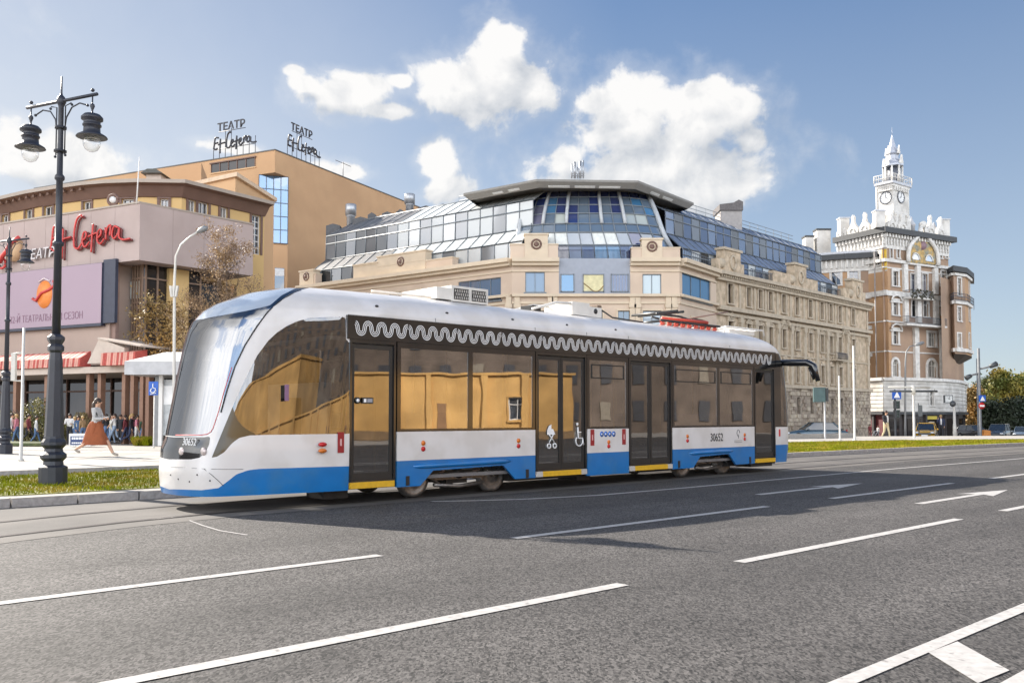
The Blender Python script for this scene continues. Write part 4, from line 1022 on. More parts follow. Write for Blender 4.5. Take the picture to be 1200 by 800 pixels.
for i in range(len(wl)-1):
    p, q = wl[i], wl[i+1]; fr = Fr(p, q-p); L = (q-p).length; hs = []
    for kind, ws_ in spec.items():
        for w in ws_:
            try: h = rect_px(fr, *w)
            except ZeroDivisionError: continue
            if h[0] > .05 and h[1] < L-.05 and h[1]-h[0] < 3.2: hs.append((h, kind))
    facade(mb, fr, 0, L, -.3 if i == len(wl)-2 else zb-.2, zF, [h for h, _ in hs]+([(-.1, 4.2, -1, zb-.2)] if i == len(wl)-2 else []), OCH, .25)
    for h, kind in hs:
        window(th, fr, h, WFR, GB, .22, 1, kind == 'tall', BWF, .16, sill=False, sp=.06, bars=0 if kind == 'small' else 5)
mb.build('ochre_wall', th)
mb = MB(); p = ev[-1]; mb.face([wl[-1]+Vector((0, 0, -.3)), wl[-1]+Vector((-8, 8, -.3)), wl[-1]+Vector((-8, 8, zF)), wl[-1]+Vector((0, 0, zF))], OCH)
mb.build('end_wall', th)
mb = MB(); p = AT(133, 234.5, 52.6); fr = Fr(p-Vector((0, 0, p.z)), (1, -.05)); mb.tube([fr(0.30*math.cos(i*math.pi/8), .05, p.z+.30*math.sin(i*math.pi/8)) for i in range(17)], .09, BWF, 6)
mb.lathe([(.2, 0), (.2, .1)], (p.x, p.y-.12, p.z), WFR, 10, axis='y'); mb.build('round_window', th)
mb = MB(); p = AT(160, 239, 50.1); mb.tube([p, AT(163.5, 184, 50.1)], [.05, .025], WFR, 6); mb.build('flagpole', th)
# canopy slab and portico
mb = MB(); mb.prism([TL(-6.5, 2.4, 3.72), TL(45, 2.4, 3.72), TL(45, -4, 3.72), TL(-6.5, -4, 3.72)], (0, 0, .34), SLAB); mb.build('canopy_slab', th)
mb = MB(); mb.prism([TL(-5, -2.5, -.3), TL(45, -2.5, -.3), TL(45, -8, -.3), TL(-5, -8, -.3)], (0, 0, 4.0), GSH); mb.build('shopfront', th)
mb = MB()
for i in range(26): a = -5+i*2.0; mb.box((a, -2.49, -.2), (a+.08, -2.38, 3.7), BWF, TL)
mb.box((-5, -2.49, 2.9), (45, -2.4, 3.0), BWF, TL); mb.build('shopfront_frame', th)
for x in (19.5, 56, 105, 118.5, 147, 157, 168, 175):
    a, _ = TL.px(x, 480, 1.9); mb = MB(); mb.box((a-.13, 1.75, -.2), (a+.13, 2.05, 3.715), POSTM, TL); mb.build('post', th)
for x0, x1 in ((-170, 57), (60, 93)):
    a0, _ = TL.px(x0, 428, 2.6); a1, _ = TL.px(x1, 428, 2.6); a0, a1 = min(a0, a1), min(max(a0, a1), 40)
    mb = MB(); n = int((a1-a0)/.15)
    for i in range(n):
        b0 = a0+(a1-a0)*i/n; b1 = a0+(a1-a0)*(i+1)/n; m = AWN if i % 2 else AWNW
        m = AWNW if i % 3 == 1 or (i*i) % 7 == 4 else AWN
        mb.prism([TL(b0, 1.9, 4.95), TL(b0, 2.55, 4.55), TL(b0, 2.6, 4.08), TL(b0, 1.9, 4.08)], TL.d*(b1-b0-.02), m)
    mb.build('awning', th, 'red scalloped awning with pale stripes')
a0, _ = TL.px(104, 430, 2.7); a1, _ = TL.px(163, 430, 2.7); lo, hi = min(a0, a1), max(a0, a1)
mb = MB(); apex, _ = TL.px(118, 410, 2.7)
mb.prism([TL(hi, 2.5, 4.2), TL(apex, 2.5, 5.5), TL(apex-1.9, 2.5, 4.95), TL(apex-2.0, 2.5, 4.2)], TL.n*.3, SLAB)
mb.prism([TL(lo-.3, 0, 4.9), TL(apex, 0, 5.45), TL(apex, 2.9, 5.45), TL(lo-.3, 2.9, 4.95)], (0, 0, .1), SLAB)
n = int((apex-lo-.2)/.15)
for i in range(n):
    b0 = lo+.15*i; mb.prism([TL(b0, 2.2, 4.85), TL(b0, 2.95, 4.7), TL(b0, 3.0, 4.05), TL(b0, 2.2, 4.05)], TL.d*.13, AWNW if i % 3 == 1 or (i*i) % 7 == 4 else AWN)
mb.build('gabled_awning', th)
# wall lettering on the mauve block
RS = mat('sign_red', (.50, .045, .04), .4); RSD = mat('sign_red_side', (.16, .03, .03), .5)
sg = thing('wall_sign', 'large red handwritten Et Cetera lettering with small metal word on the mauve wall', 'sign', TL(5, .1, 11), world=True)
aL, _ = TL.px(60, 290, .2); aRr, _ = TL.px(153, 290, .2); zbase = zpx(TL, 100, 292, .2); ww = abs(aL-aRr); S_ = ww/3.5
TLr = Fr(TL(aL, 0, 0), -TL.d); TLr.n = TL.n
for i, st in enumerate(SCRIPT):
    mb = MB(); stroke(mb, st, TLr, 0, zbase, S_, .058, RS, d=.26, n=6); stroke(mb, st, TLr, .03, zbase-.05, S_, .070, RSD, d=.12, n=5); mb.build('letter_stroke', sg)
t = text_mesh('ТЕАТР', .85, mat('sign_metal', (.45, .42, .42), .35, metal=.6), .15, .08, name='word'); a, z = TL.px(47, 298, .2); place_text(t, TL(a, .2, z), -TL.d, TL.n, sg)
em = thing('emblem', 'cream and red oval emblem on the mauve wall left of the lettering', 'emblem', TL(9, .1, 10.5), world=True)
a, z = TLr.px(18, 296, .2)
mb = MB(); mb.tube([TLr(a-.55+.3, .2, z-.5), TLr(a-.2, .2, z+.1), TLr(a+.25, .2, z+.75)], [.35, .5, .3], mat('emblem_cream', (.62, .42, .25), .5), 10); mb.build('body', em)
mb = MB(); mb.tube([TLr(a-1.0, .5, z-.55), TLr(a-.6, .6, z-.2), TLr(a-.1, .7, z+.0), TLr(a+.2, .65, z+.5), TLr(a+.65, .4, z+.85)], .13, RS, 6); mb.tube([TLr(a-1.1+.35*math.cos(q), .3, z-.6+.3*math.sin(q)) for q in [i*.6 for i in range(11)]], .08, RS, 6); mb.build('swoosh', em)
# screen
LED = mat('screen_lavender', (.30, .225, .27), .6, var=.03, vs=.3, emit=(.42, .30, .38), es=.05)
sc = thing('led_screen', 'large lavender advertising screen with orange fruit emblem on the theatre wall', 'screen', TL(8, .1, 6.5), world=True)
z1 = zpx(TL, 118, 307.5, .3); z0 = zpx(TL, 118, 379, .3); aE, _ = TL.px(119, 345, .3)
mb = MB(); mb.box((aE, .02, z0), (26, .28, z1), mat('screen_case', (.03, .035, .06), .5), TL); mb.box((aE-1.0, .02, z0+.02), (aE-.005, .22, z1+.15), mat('screen_case', (.03, .035, .06), .5), TL); mb.box((aE, .02, z0-.12), (26, .3, z0-.003), mat('screen_case', (.03, .035, .06), .5), TL); mb.build('casing', sc)
mb = MB(); mb.box((aE+.03, .284, z0+.04), (26, .30, z1-.02), LED, TL); mb.build('display', sc)
a, z = TLr.px(52, 342, .32)
mb = MB(); mb.lathe([(.001, -.02), (.82, -.02), (.82, 0)], (0, 0, 0), mat('fruit_orange', (.62, .20, .04), .5, emit=(.8, .2, .05), es=.08), 24, axis='y', xf=lambda x, y, zz: TLr(a+x*.85, .31-y, z-.15+zz))
mb.build('fruit_emblem', sc)
mb = MB(); mb.tube([TLr(a-1.0, .36, z-.35), TLr(a-.7, .36, z-.5), TLr(a-.2, .36, z-.05), TLr(a+.5, .36, z+.1), TLr(a+1.0, .36, z+.35), TLr(a+.85, .36, z+.6)], .09, RS, 5); mb.tube([TLr(a-.5, .36, z+.6), TLr(a, .36, z+.8), TLr(a+.5, .36, z+.62)], .04, mat('white_line', (.7, .6, .6), .5), 5); mb.build('ribbon', sc)
t = text_mesh('32-Й ТЕАТРАЛЬНЫЙ СЕЗОН', .60, mat('screen_text', (.22, .12, .17), .6), 0, .005, name='screen_text', sx=.80, off=-.008); a, z = TLr.px(53, 372.5, .32); place_text(t, TLr(a, .315, z), TLr.d, TLr.n, sc)
w = max(v.co.length for v in t.data.vertices)
# ------------------------------------------------------------------ orange block behind
ORG_R = mat('orange_render', (.47, .29, .16), .9, var=.06, vs=.25, col2=(.42, .255, .14), c2s=.12)
ORL = mat('pale_orange_render', (.56, .36, .20), .9, var=.04, vs=.3)
Cc = AT(322, 200, 110); Cc.z = 0
ob = thing('orange_building', 'tall plain orange rendered building with cut-away glazed corner and letters on its roof', 'building', Cc, world=True)
OR_ = Fr(Cc, (8.5, 17.9)); OL = Fr(Cc, (-7.3, 3.5))
zT = zpx(OR_, 322, 176); 
aK2, _ = OR_.px(337.5, 250); aK1, _ = OL.px(303, 205); zS = zpx(OR_, 322, 202)
LR, LL = 52, 44
def slab(mb, pts, z0, z1, m): mb.prism([Vector((p.x, p.y, z0)) for p in pts], (0, 0, z1-z0), m)
B = [OR_(LR, 0, 0), OR_(LR, 0, 0)+OL.d*LL, OL(LL, 0, 0)]
mb = MB(); slab(mb, [Cc, OR_(LR, 0, 0), B[1], OL(LL, 0, 0)], zS, zT, ORG_R)
k1, k2 = OL(aK1, 0, 0), OR_(aK2, 0, 0)
slab(mb, [k1, k2, OR_(LR, 0, 0), B[1], OL(LL, 0, 0)], -1, zS-.003, ORG_R)
mb.build('wall', ob)
mb = MB(); 
for fr, L in ((OR_, LR), (OL, LL)): mb.box((0, -.3, zT+.003), (L, .08, zT+.14), mat('flashing_dark', (.09, .085, .08), .5), fr)
mb.build('roof_flashing', ob)
K = Fr(k1, k2-k1); K.n = Vector((K.d.y, -K.d.x, 0)) if Vector((K.d.y, -K.d.x, 0)).y < 0 else -Vector((K.d.y, -K.d.x, 0))
LK = (k2-k1).length; zg0 = zpx(K, 325, 285, .1); zg1 = zS-.02
SKYG = glassy('sky_tinted_glass', (.07, .17, .30), .22, .02)  # blue sky reflection is put into the tint
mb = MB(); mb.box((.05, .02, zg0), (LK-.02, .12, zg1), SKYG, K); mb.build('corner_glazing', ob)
mb = MB(); BF2 = mat('dark_mullion', (.06, .07, .09), .5)
nr, nc = 5, 4
for i in range(nc+1): a = .05+(LK-.07)*i/nc; mb.box((a-.04, .121, zg0), (a+.04, .2, zg1), BF2, K)
for j in range(nr+1): z = zg0+(zg1-zg0)*j/nr; mb.box((.05, .121, z-.04), (LK, .19, z+.04), BF2, K)
mb.build('glazing_frame', ob)
mb = MB(); h = rect_px(K, 322, 333, 314, 341, .1); mb.box((h[0], .01, h[2]), (h[1], .05, h[3]), GB, K); mb.box((h[0], .052, h[3]-1.0), (h[1], .08, h[3]-.1), mat('white_blind', (.6, .6, .6), .6), K); mb.build('window', ob)
# ribbon window and set-back pale storey on the left face
mb = MB(); h = rect_px(OL, 248, 299, 187, 200, .0)
a0, a1 = h[0], h[1]; zc = (zpx(OL, 248, 202)+zpx(OL, 248, 193))/2
z0w, z1w = zpx(OL, 275, 199), zpx(OL, 275, 188.5)
mb.box((a0, .003, z0w), (a1, .03, z1w), GSH, OL)
for i in range(6): a = a0+(a1-a0)*i/5; mb.box((a-.05, .031, z0w), (a+.05, .1, z1w), BWF, OL)
mb.box((a0-.2, .0035, z1w), (a1+.2, .2, z1w+.15), BWF, OL); mb.box((a0-.2, .0035, z0w-.15), (a1+.2, .12, z0w-.001), ORL, OL); mb.build('ribbon_window', ob)
ps = thing('pale_roof_block', 'low pale orange roof block between the curved cornice and the tall orange building', 'building', (-26, 66, 0), world=True)
pz1 = AT(270, 208, 66).z; p0, p1, p2, p3 = AT(170, 220, 72), AT(276, 208, 66), AT(321, 222, 73.5), AT(250, 210, 80)
for p in (p0, p1, p2, p3): p.z = 8
mb = MB(); mb.prism([p0, p1, p2, p3], (0, 0, pz1-8), ORL); mb.build('wall', ps)
mb = MB(); q = [Vector((p.x, p.y, pz1+.003)) for p in (p0, p1, p2, p3)]; c_ = sum(q, Vector())/4; q = [c_+(p-c_)*1.06 for p in q]; mb.prism(q, (0, 0, .3), mat('pale_coping', (.62, .47, .33), .7)); mb.build('coping', ps)
v_ = thing('roof_hatch', 'low dark roof hatch poking above the cornice beside the flagpole', 'vent', AT(184, 206, 62), world=True)
mb = MB(); p = AT(184, 207, 62); mb.box((p.x-.5, p.y-.6, p.z-1), (p.x+.5, p.y+1, p.z), SLAB); mb.build('base', v_)
mb = MB(); mb.prism([(p.x-.75, p.y-1.0, p.z+.003), (p.x+.75, p.y-1.0, p.z+.003), (p.x+.3, p.y-1.0, p.z+.28), (p.x-.3, p.y-1.0, p.z+.28)], (0, 3, 0), mat('hatch_dark', (.07, .07, .06), .6)); mb.build('lid', v_)
lw = thing('low_orange_wing', 'stepped orange wing with flat roof behind the curved cornice left of the ribbon window', 'building', AT(195, 200, 80), world=True)
p0, p1, p2 = AT(160, 204, 82), AT(236, 190, 79), AT(243, 190, 84)
for p in (p0, p1, p2): p.z = 5
mb = MB(); zz = AT(200, 194.5, 80).z
mb.prism([p0, AT(228, 190, 78.5)*Vector((1, 1, 0)) if False else p1, p2, Vector((p0.x+3, 92, 5))], (0, 0, zz-5), ORG_R); mb.build('wall', lw)
# rooftop signs
SGB = mat('sign_black', (.02, .02, .028), .5)
def roof_sign(fr, xa, xb, y0, lab, s=1):
    a0, z0 = fr.px(xa, y0, -.3); a1, _ = fr.px(xb, y0, -.3)
    r = thing('roof_sign', lab, 'sign', fr((a0+a1)/2, -.3, zT), world=True)
    f2 = Fr(fr(a0, 0, 0), fr.d*(1 if a1 > a0 else -1)); f2.n = fr.n; S = abs(a1-a0)/3.55
    for st in SCRIPT: mb = MB(); stroke(mb, st, f2, 0, zT+1.3, S*1.0, .115, SGB, d=-.3, n=5); mb.build('letter_stroke', r)
    t = text_mesh('ТЕАТР', S*.68, SGB, 0, .05, name='word', sx=1.05, off=.02); place_text(t, f2(S*1.45, -.3, zT+1.3+S*1.42), f2.d, fr.n, r)
    mb = MB()
    for i in range(8): a = S*3.4*i/7; mb.tube([f2(a, -.35, zT+.1), f2(a, -.35, zT+1.3+S*(.55 if i not in (2, 3) else 1.3))], .045, SGB, 4)
    mb.tube([f2(0, -.35, zT+1.4), f2(S*3.4, -.35, zT+1.4)], .045, SGB, 4); mb.tube([f2(S*.4, -.35, zT+1.3+S*1.15), f2(S*2.6, -.35, zT+1.3+S*1.15)], .045, SGB, 4)
    mb.build('support_frame', r)
roof_sign(OL, 250, 301, 178, 'black roof sign with handwritten script above the ribbon window of the orange building')
roof_sign(OR_, 337, 376, 190, 'black roof sign with handwritten script receding along the right edge of the orange building')
an = thing('antenna', 'thin rooftop aerial on the sloping edge of the orange building', 'antenna', OR_(20, -1, zT), world=True)
mb = MB(); a, z = OR_.px(402, 208, -1); mb.tube([OR_(a, -1, zT), OR_(a, -1, zT+2.6)], .05, SGB, 5); mb.tube([OR_(a-1.8, -1, zT+2.4), OR_(a+1.8, -1, zT+2.4)], .04, SGB, 4); mb.build('mast', an)
# ------------------------------------------------------------------ central glass-roofed building
BEI = mat('beige_stucco', (.57, .455, .355), .85, var=.06, vs=.3, col2=(.52, .41, .32), c2s=.4)
BEI2 = mat('carved_limestone', (.50, .40, .29), .9, var=.22, vs=1.8, bump=.9, bs=2.2, col2=(.38, .30, .21), c2s=1.3)
BTR = mat('beige_trim', (.58, .48, .36), .8, var=.06, vs=1)
BT2 = mat('stone_trim', (.44, .37, .28), .85, var=.15, vs=2, bump=.3, bs=6)
RUST = mat('rusticated_stone', (.33, .275, .215), .95, var=.3, vs=2.5, bump=1.0, bs=3.5, col2=(.22, .185, .15), c2s=2.6)
GRY = mat('grey_blue_panel', (.27, .29, .34), .4, var=.05)
CAN = mat('canopy_grey', (.27, .26, .245), .6, var=.05)
MUG = mat('mullion_grey', (.16, .18, .20), .45)
MUL2 = mat('light_rib', (.42, .44, .46), .4)
GM = glassy('mansard_glass', (.15, .16, .17), .05, .08, fres=.12)
GMB = glassy('mansard_blue_glass', (.07, .10, .17), .12, .04, fres=.2); GMS = glassy('mansard_slope_glass', (.13, .17, .25), .08, .35, fres=.1)
GT = [glassy('turret_glass_navy', (.025, .04, .13), .10, .03, fres=.15), glassy('turret_glass_steel', (.11, .15, .20), .12, .04, fres=.15), glassy('turret_glass_pale', (.40, .43, .40), .12, .05, fres=.15), glassy('turret_glass_sky', (.05, .16, .30), .15, .03, fres=.15), glassy('turret_glass_violet', (.12, .12, .18), .10, .04, fres=.15)]
WPN = mat('white_pane', (.62, .64, .62), .4)
Hc = 15.75
A_ = Vector((-23.6, 100, 0)); B_ = Vector((0, 82, 0)); C_ = Vector((15.1, 82, 0)); D_ = Vector((20.2, 89, 0)); E_ = Vector((45.6, 116, 0))
B_ = AT(600, 303, 82); B_.z = 0; C_ = AT(796, 303, 82); C_.z = 0
D_ = AT(839, 317, 89); D_.z = 0; E_ = AT(1017, 356, 116); E_.z = 0; A_ = AT(352, 335, 100); A_.z = 0
cb = thing('corner_building', 'large beige corner building with stepped glass mansard roof and flat grey canopy behind the tram', 'building', (8, 95, 0), world=True)
FL = Fr(A_, B_-A_); FC = Fr(B_, C_-B_); FD = Fr(C_, D_-C_); FE = Fr(D_, E_-D_)
lens_ = {'L': (B_-A_).length, 'C': (C_-B_).length, 'D': (D_-C_).length, 'E': (E_-D_).length}
zg = -3.0
# main walls with holes
mbw = MB()
Lw = [rect_px(FL, *w) for w in ((455, 470, 333, 345), (484, 493.5, 330.5, 341), (507, 527, 327.5, 341))]
Lw = [(a, b, 12.3, 13.9) for a, b, _, _ in Lw]
Lb = [rect_px(FL, 537, 587, 321, 340)]; Lb = [(Lb[0][0], Lb[0][1], 12.1, 14.2)]
low = []
for a in [i*3.0+1.5 for i in range(8)]:
    for z0 in (8.2, 4.2): low.append((a, a+1.3, z0, z0+2.3))
facade(mbw, FL, 0, lens_['L'], zg, Hc, Lw+Lb+low, BEI, .3)
for h in Lw+low: window(cb, FL, h, BWF, GB, .25, 1, False, BTR, .12)
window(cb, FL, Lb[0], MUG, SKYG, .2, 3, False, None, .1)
Cw = [rect_px(FC, 615.5, 638.5, 318.5, 342.5), rect_px(FC, 753, 775, 321, 345)]
lowc = []
for x0, x1 in ((615, 638), (664, 678), (691, 706), (724, 738), (753, 775)):
    for z0 in (8.6, 4.6): a, b, _, _ = rect_px(FC, x0, x1, 320, 343); lowc.append((a, b, z0, z0+2.4))
aP0, _ = FC.px(655, 320); aP1, _ = FC.px(738.5, 320); zP0 = zpx(FC, 697, 344.5); 
facade(mbw, FC, 0, aP0, zg, Hc, [Cw[0]]+[h for h in lowc if h[1] < aP0], BEI, .3)
facade(mbw, FC, aP1, lens_['C'], zg, Hc, [Cw[1]]+[h for h in lowc if h[0] > aP1], BEI, .3)
facade(mbw, FC, aP0, aP1, zg, zP0, [h for h in lowc if h[0] > aP0 and h[1] < aP1], BEI, .3)
for q in (aP0, aP1): mbw.face([FC(q, 0, zP0), FC(q, -.35, zP0), FC(q, -.35, Hc), FC(q, 0, Hc)], BEI)
for h, g in zip(Cw, (GT[1], GT[2])): window(cb, FC, h, MUG, g, .2, 1, False, None, .1)
for h in lowc: window(cb, FC, h, MUG, GB, .25, 1, True, BTR, .15)
Dh = rect_px(FD, 799.5, 833, 324.5, 352); Dh = (Dh[0], min(Dh[1], lens_['D']-.4), 12.3, 14.6)
lowd = [(2.5, 5.6, 8.4, 10.6), (2.5, 5.6, 4.4, 6.6)]
facade(mbw, FD, 0, lens_['D'], zg, Hc, [Dh]+lowd, BEI, .3)
window(cb, FD, Dh, MUG, GT[3], .2, 2, False, None, .1)
for h in lowd: window(cb, FD, h, MUG, GB, .25, 2, False, BTR, .15)
mbw.build('stucco_wall', cb)
# recessed centre: grey panel with three windows
mb = MB(); mb.box((aP0+.002, -.34, zP0), (aP1-.002, -.1, Hc+.05), GRY, FC); mb.build('grey_panel', cb)
for (x0, x1, g) in ((657, 673, GT[3]), (683, 708, None), (716, 736.5, GT[4])):
    a, b, z0, z1 = rect_px(FC, x0, x1, 321, 342); m = MB()
    m.box((a, -.097, z0), (b, -.05, z1), g or mat('cream_blind', (.60, .55, .33), .7), FC)
    for q in ((a, a+.08), (b-.08, b)): m.box((q[0], -.049, z0), (q[1], .0, z1), MUG, FC)
    m.box((a, -.049, z0), (b, .0, z0+.08), MUG, FC); m.box((a, -.049, z1-.08), (b, .0, z1), MUG, FC)
    if g is None: stroke(m, [(0, .45), (.25, .25), (.5, .05), (.75, .05), (1, .3)], FC, a+.05, z0, (b-a)*.95, .05, mat('brown_swag', (.25, .16, .06), .7), d=-.03, n=5)
    if g is GT[4]:
        for i in range(5): m.box((a+.2+i*.27, -.048, z0+.1), (a+.25+i*.27, -.02, z1-.1), mat('curtain_grey', (.3, .3, .34), .8), FC)
    m.build('window', cb)
# cornices, string courses (each segment one child)
def band(fr, a0, a1, z0, z1, d1, m, name='cornice', d0=0.004):
    mb = MB(); mb.box((a0, d0, z0), (a1, d1, z1), m, fr); return mb.build(name, cb)
for fr, L, q in ((FL, lens_['L'], 'L'), (FC, lens_['C'], 'C'), (FD, lens_['D'], 'D')):
    segs = [(0, L)] if q != 'C' else [(0, aP0), (aP1, L)]
    for s0, s1 in segs:
        mb = MB(); e = .0
        mb.box((s0, .004, Hc-.35), (s1, .75, Hc+.02), BTR, fr); mb.box((s0, .004, Hc-.65), (s1, .45, Hc-.352), BTR, fr); mb.box((s0, .004, Hc-1.2), (s1, .10, Hc-1.05), BTR, fr)
        mb.build('cornice', cb)
    mb = MB(); zz = zP0; mb.box((0, .004, zz-.25), (L, .35, zz-.003), BTR, fr); mb.box((0, .004, zz-.9), (L, .12, zz-.7), BTR, fr); mb.box((0, .004, 7.2), (L, .25, 7.5), BTR, fr); mb.box((0, .004, 3.2), (L, .3, 3.5), BTR, fr); mb.build('string_course', cb)
for x in (741, 747, 783, 790, 596, 606, 645, 650):
    a, _ = FC.px(x, 350); mb = MB(); mb.box((a-.25, .004, 7.6), (a+.25, .2, zP0-.26), BTR, FC); mb.box((a-.32, .004, zP0-1.25), (a+.32, .28, zP0-.95), BTR, FC); mb.build('pilaster', cb)
# parapet blocks with medallions
def parapet(fr, xs, ytop, xs2, ytop2, ring=True, d=-.1):
    a0, _ = fr.px(xs[0], 290, d); a1, _ = fr.px(xs[1], 290, d); b0, _ = fr.px(xs2[0], 290, d); b1, _ = fr.px(xs2[1], 290, d)
    zt1 = zpx(fr, (xs[0]+xs[1])/2, ytop, d); zt2 = zpx(fr, (xs2[0]+xs2[1])/2, ytop2, d)
    mb = MB(); mb.box((b0, d-.9, Hc+.02), (b1, d, zt2), BEI, fr); mb.box((b0-.05, d-.95, zt2+.001), (b1+.05, d+.06, zt2+.12), BTR, fr)
    mb.box((a0, d-.9+.05, zt2+.122), (a1, d+.08, zt1), BTR, fr); mb.box((a0, d+.001, Hc+.03), (a1, d+.08, zt2-.001), BTR, fr); mb.box((a0-.1, d-.95, zt1+.001), (a1+.1, d+.16, zt1+.15), BTR, fr)
    o = mb.build('parapet_block', cb)
    if ring:
        c = (a0+a1)/2; zc = (zt1+Hc)/2+.25; mb = MB(); r = .42
        mb.tube([fr(c+r*math.cos(i*math.pi/8), d+.1, zc+r*math.sin(i*math.pi/8)) for i in range(17)], .09, BWF, 5); mb.ball(fr(c, d+.08, zc), .25, BWF, 8, 6, (1, .4, 1)); mb.build('medallion', o)
parapet(FC, (615, 642), 275.5, (598, 654), 287); parapet(FC, (752, 776), 281, (740, 797), 291)
parapet(FL, (443, 499), 298, (443, 530), 308); parapet(FL, (352, 368), 318, (352, 370), 322); parapet(FL, (415, 443), 310, (415, 443), 313, False)
# glass mansards over the wings
def ruled(fr, L0, L1, prof, parts, n, name, both, cross=True):
    """strips between successive profile points (setback, z); parts[i] = glass"""
    for i in range(len(prof)-1):
        (s0, z0), (s1, z1) = prof[i], prof[i+1]; mb = MB()
        e0 = lambda s: L0[0]+L0[1]*s; e1 = (lambda s: L1(s)) if callable(L1) else (lambda s: L1[0]-L1[1]*s)
        th_ = .06
        for k_ in range(n):
            t0, t1 = k_/n, (k_+1)/n
            a = [e0(s0)+(e1(s0)-e0(s0))*t for t in (t0, t1)]; b = [e0(s1)+(e1(s1)-e0(s1))*t for t in (t0, t1)]
            m = parts(i, k_, n) if callable(parts) else parts[i][(k_*7+i*3+(k_//3)) % len(parts[i])]
            mb.prism([fr(a[0], -s0, z0), fr(a[1], -s0, z0), fr(b[1], -s1, z1), fr(b[0], -s1, z1)], -fr.n*.05+Vector((0, 0, -.02)), m)
        g = mb.build(name, cb)
        mb = MB()
        for k_ in range(n+1):
            t = k_/n; p = fr(e0(s0)+(e1(s0)-e0(s0))*t, -s0+.03, z0+.02); q = fr(e0(s1)+(e1(s1)-e0(s1))*t, -s1+.03, z1+.02); mb.tube([p, q], .055 if s1-s0 < 1 else .035, MUG, 4)
        rows = 2 if (z1-z0) > 1.8 and (s1-s0) < 1 else 1
        for j in range(rows+1):
            t = j/rows if rows > 1 and j != 1 else (j/rows if rows == 1 else .66); s = s0+(s1-s0)*t; z = z0+(z1-z0)*t
            mb.tube([fr(e0(s), -s+.03, z+.02), fr(e1(s), -s+.03, z+.02)], .07, MUG, 4)
        mb.build('glazing_bars', g)
PR = [(1.3, Hc+.02), (1.3, Hc+1.9), (3.2, Hc+3.6), (3.25, Hc+5.9), (7.0, Hc+8.0)]
PLf = [(1.3, Hc+.02), (1.3, Hc+1.8), (3.0, Hc+3.3), (3.05, Hc+6.0), (6.6, Hc+8.2)]
PAN = glassy('mansard_pale_glass', (.46, .48, .48), .08, .2, fres=.12); GMD = mat('dark_grey_panel', (.10, .10, .105), .5, var=.2, vs=.6); DKP = glassy('mansard_dark_glass', (.035, .038, .04), .08, .04, fres=.1)  # dark grey panes for the left third, pale ones beyond
ruled(FL, (0, .25), (lens_['L']+0.2, .0), PLf, lambda i, k, n: (DKP if i in (0, 2) and k % 4 else GMD) if k < n*.36 else (PAN if i in (1, 3) or k % 3 else GM), 18, 'mansard_glazing', True)
aE1 = [(1.3, FE.px(981, 345, -1.3)[0]), (3.2, FE.px(962, 318, -3.2)[0]), (7.0, FE.px(950, 295, -7.0)[0])]
eE = lambda s: interp(aE1, s)
ruled(FE, (-4.0, .0), eE, PR, [[GMB, PAN, DKP], [GMS], [GMB, GM, GMB], [GMS]], 22, 'mansard_glazing', True)
# end gables of the wings (solid, metal-clad)
def endcap(fr, a, k_, prof, sgn):
    mb = MB(); pts = [fr(a+sgn*k_*s, -s, z) for s, z in prof]+[fr(a+sgn*k_*prof[-1][0], -prof[-1][0]-3, prof[-1][1]), fr(a, -prof[-1][0]-3, Hc+.02)]
    mb.face(pts, GM); mb.build('end_glazing', cb, recalc=False)
mb = MB(); mb.face([FE(eE(s), -s, z) for s, z in PR]+[FE(eE(7), -12, PR[-1][1]), FE(eE(1.3), -12, Hc+.02)], GMB); mb.build('end_glazing', cb, recalc=False); endcap(FL, .02, .25, PLf, 1)
# core behind the mansards and flat roof
mb = MB(); core = [FL(1.8, -6.6, 0), FL(lens_['L'], -6.6, 0), FC(4, -7, 0), FC(lens_['C']-4, -7, 0), FE(0, -7, 0), FE(eE(7)-.5, -7, 0), FE(eE(7)-.5, -14, 0), FL(1.8, -20, 0)]
mb.prism([Vector((p.x, p.y, Hc-3)) for p in core], (0, 0, 10.9), CAN); mb.build('roof_core', cb)
mb = MB(); mb.prism([FL(0, -.9, Hc-.3), FL(lens_['L'], -.9, Hc-.3), FC(lens_['C'], -.9, Hc-.3), FE(0, -.9, Hc-.3), FE(lens_['E']-.3, -.9, Hc-.3), FE(lens_['E']-.3, -14, Hc-.3), FL(.1, -22, Hc-.3)], (0, 0, .3), CAN); mb.build('terrace', cb)
mb = MB(); mb.face([FE(lens_['E'], 0, zg), FE(lens_['E'], -14, zg), FE(lens_['E'], -14, Hc), FE(lens_['E'], 0, Hc)], BEI2); mb.face([FL(0, 0, zg), FL(0, -22, zg), FL(0, -22, Hc), FL(0, 0, Hc)], BEI); mb.build('side_wall', cb, recalc=False)
# turret: concave curved glass, 12 columns
def tur(x, y, Y): p = AT(x, y, Y); return p
rowsY = [(303.5, 83.2, 606, 789), (287, 83.2, 606, 786), (272, 83.3, 607, 778), (262, 83.6, 608.5, 774), (250, 84.1, 611, 770), (240, 84.6, 614.5, 766), (231, 85.2, 618, 762), (222, 86.0, 622, 758)]
N_ = 12; grid_ = []
for (y, Y, xl, xr) in rowsY:
    row = []
    for i in range(N_+1):
        t = i/N_; x = xl+(xr-xl)*t; bow = (2*t-1)**4*1.6; p = AT(x, y, Y+bow); row.append(p)
    zm = row[N_//2].z
    for p in row: p.z = zm
    grid_.append(row)
scheme = ["111313133411", "222222242211", "111111111111"[:12], "444044244011", "430000110111"[:12], "030011010311"[:12], "111011001001"[:12]]
scheme = ["330440330000", "112211221011", "111111111111", "041201111221", "043001010113", "003011010131", "000000000000"]
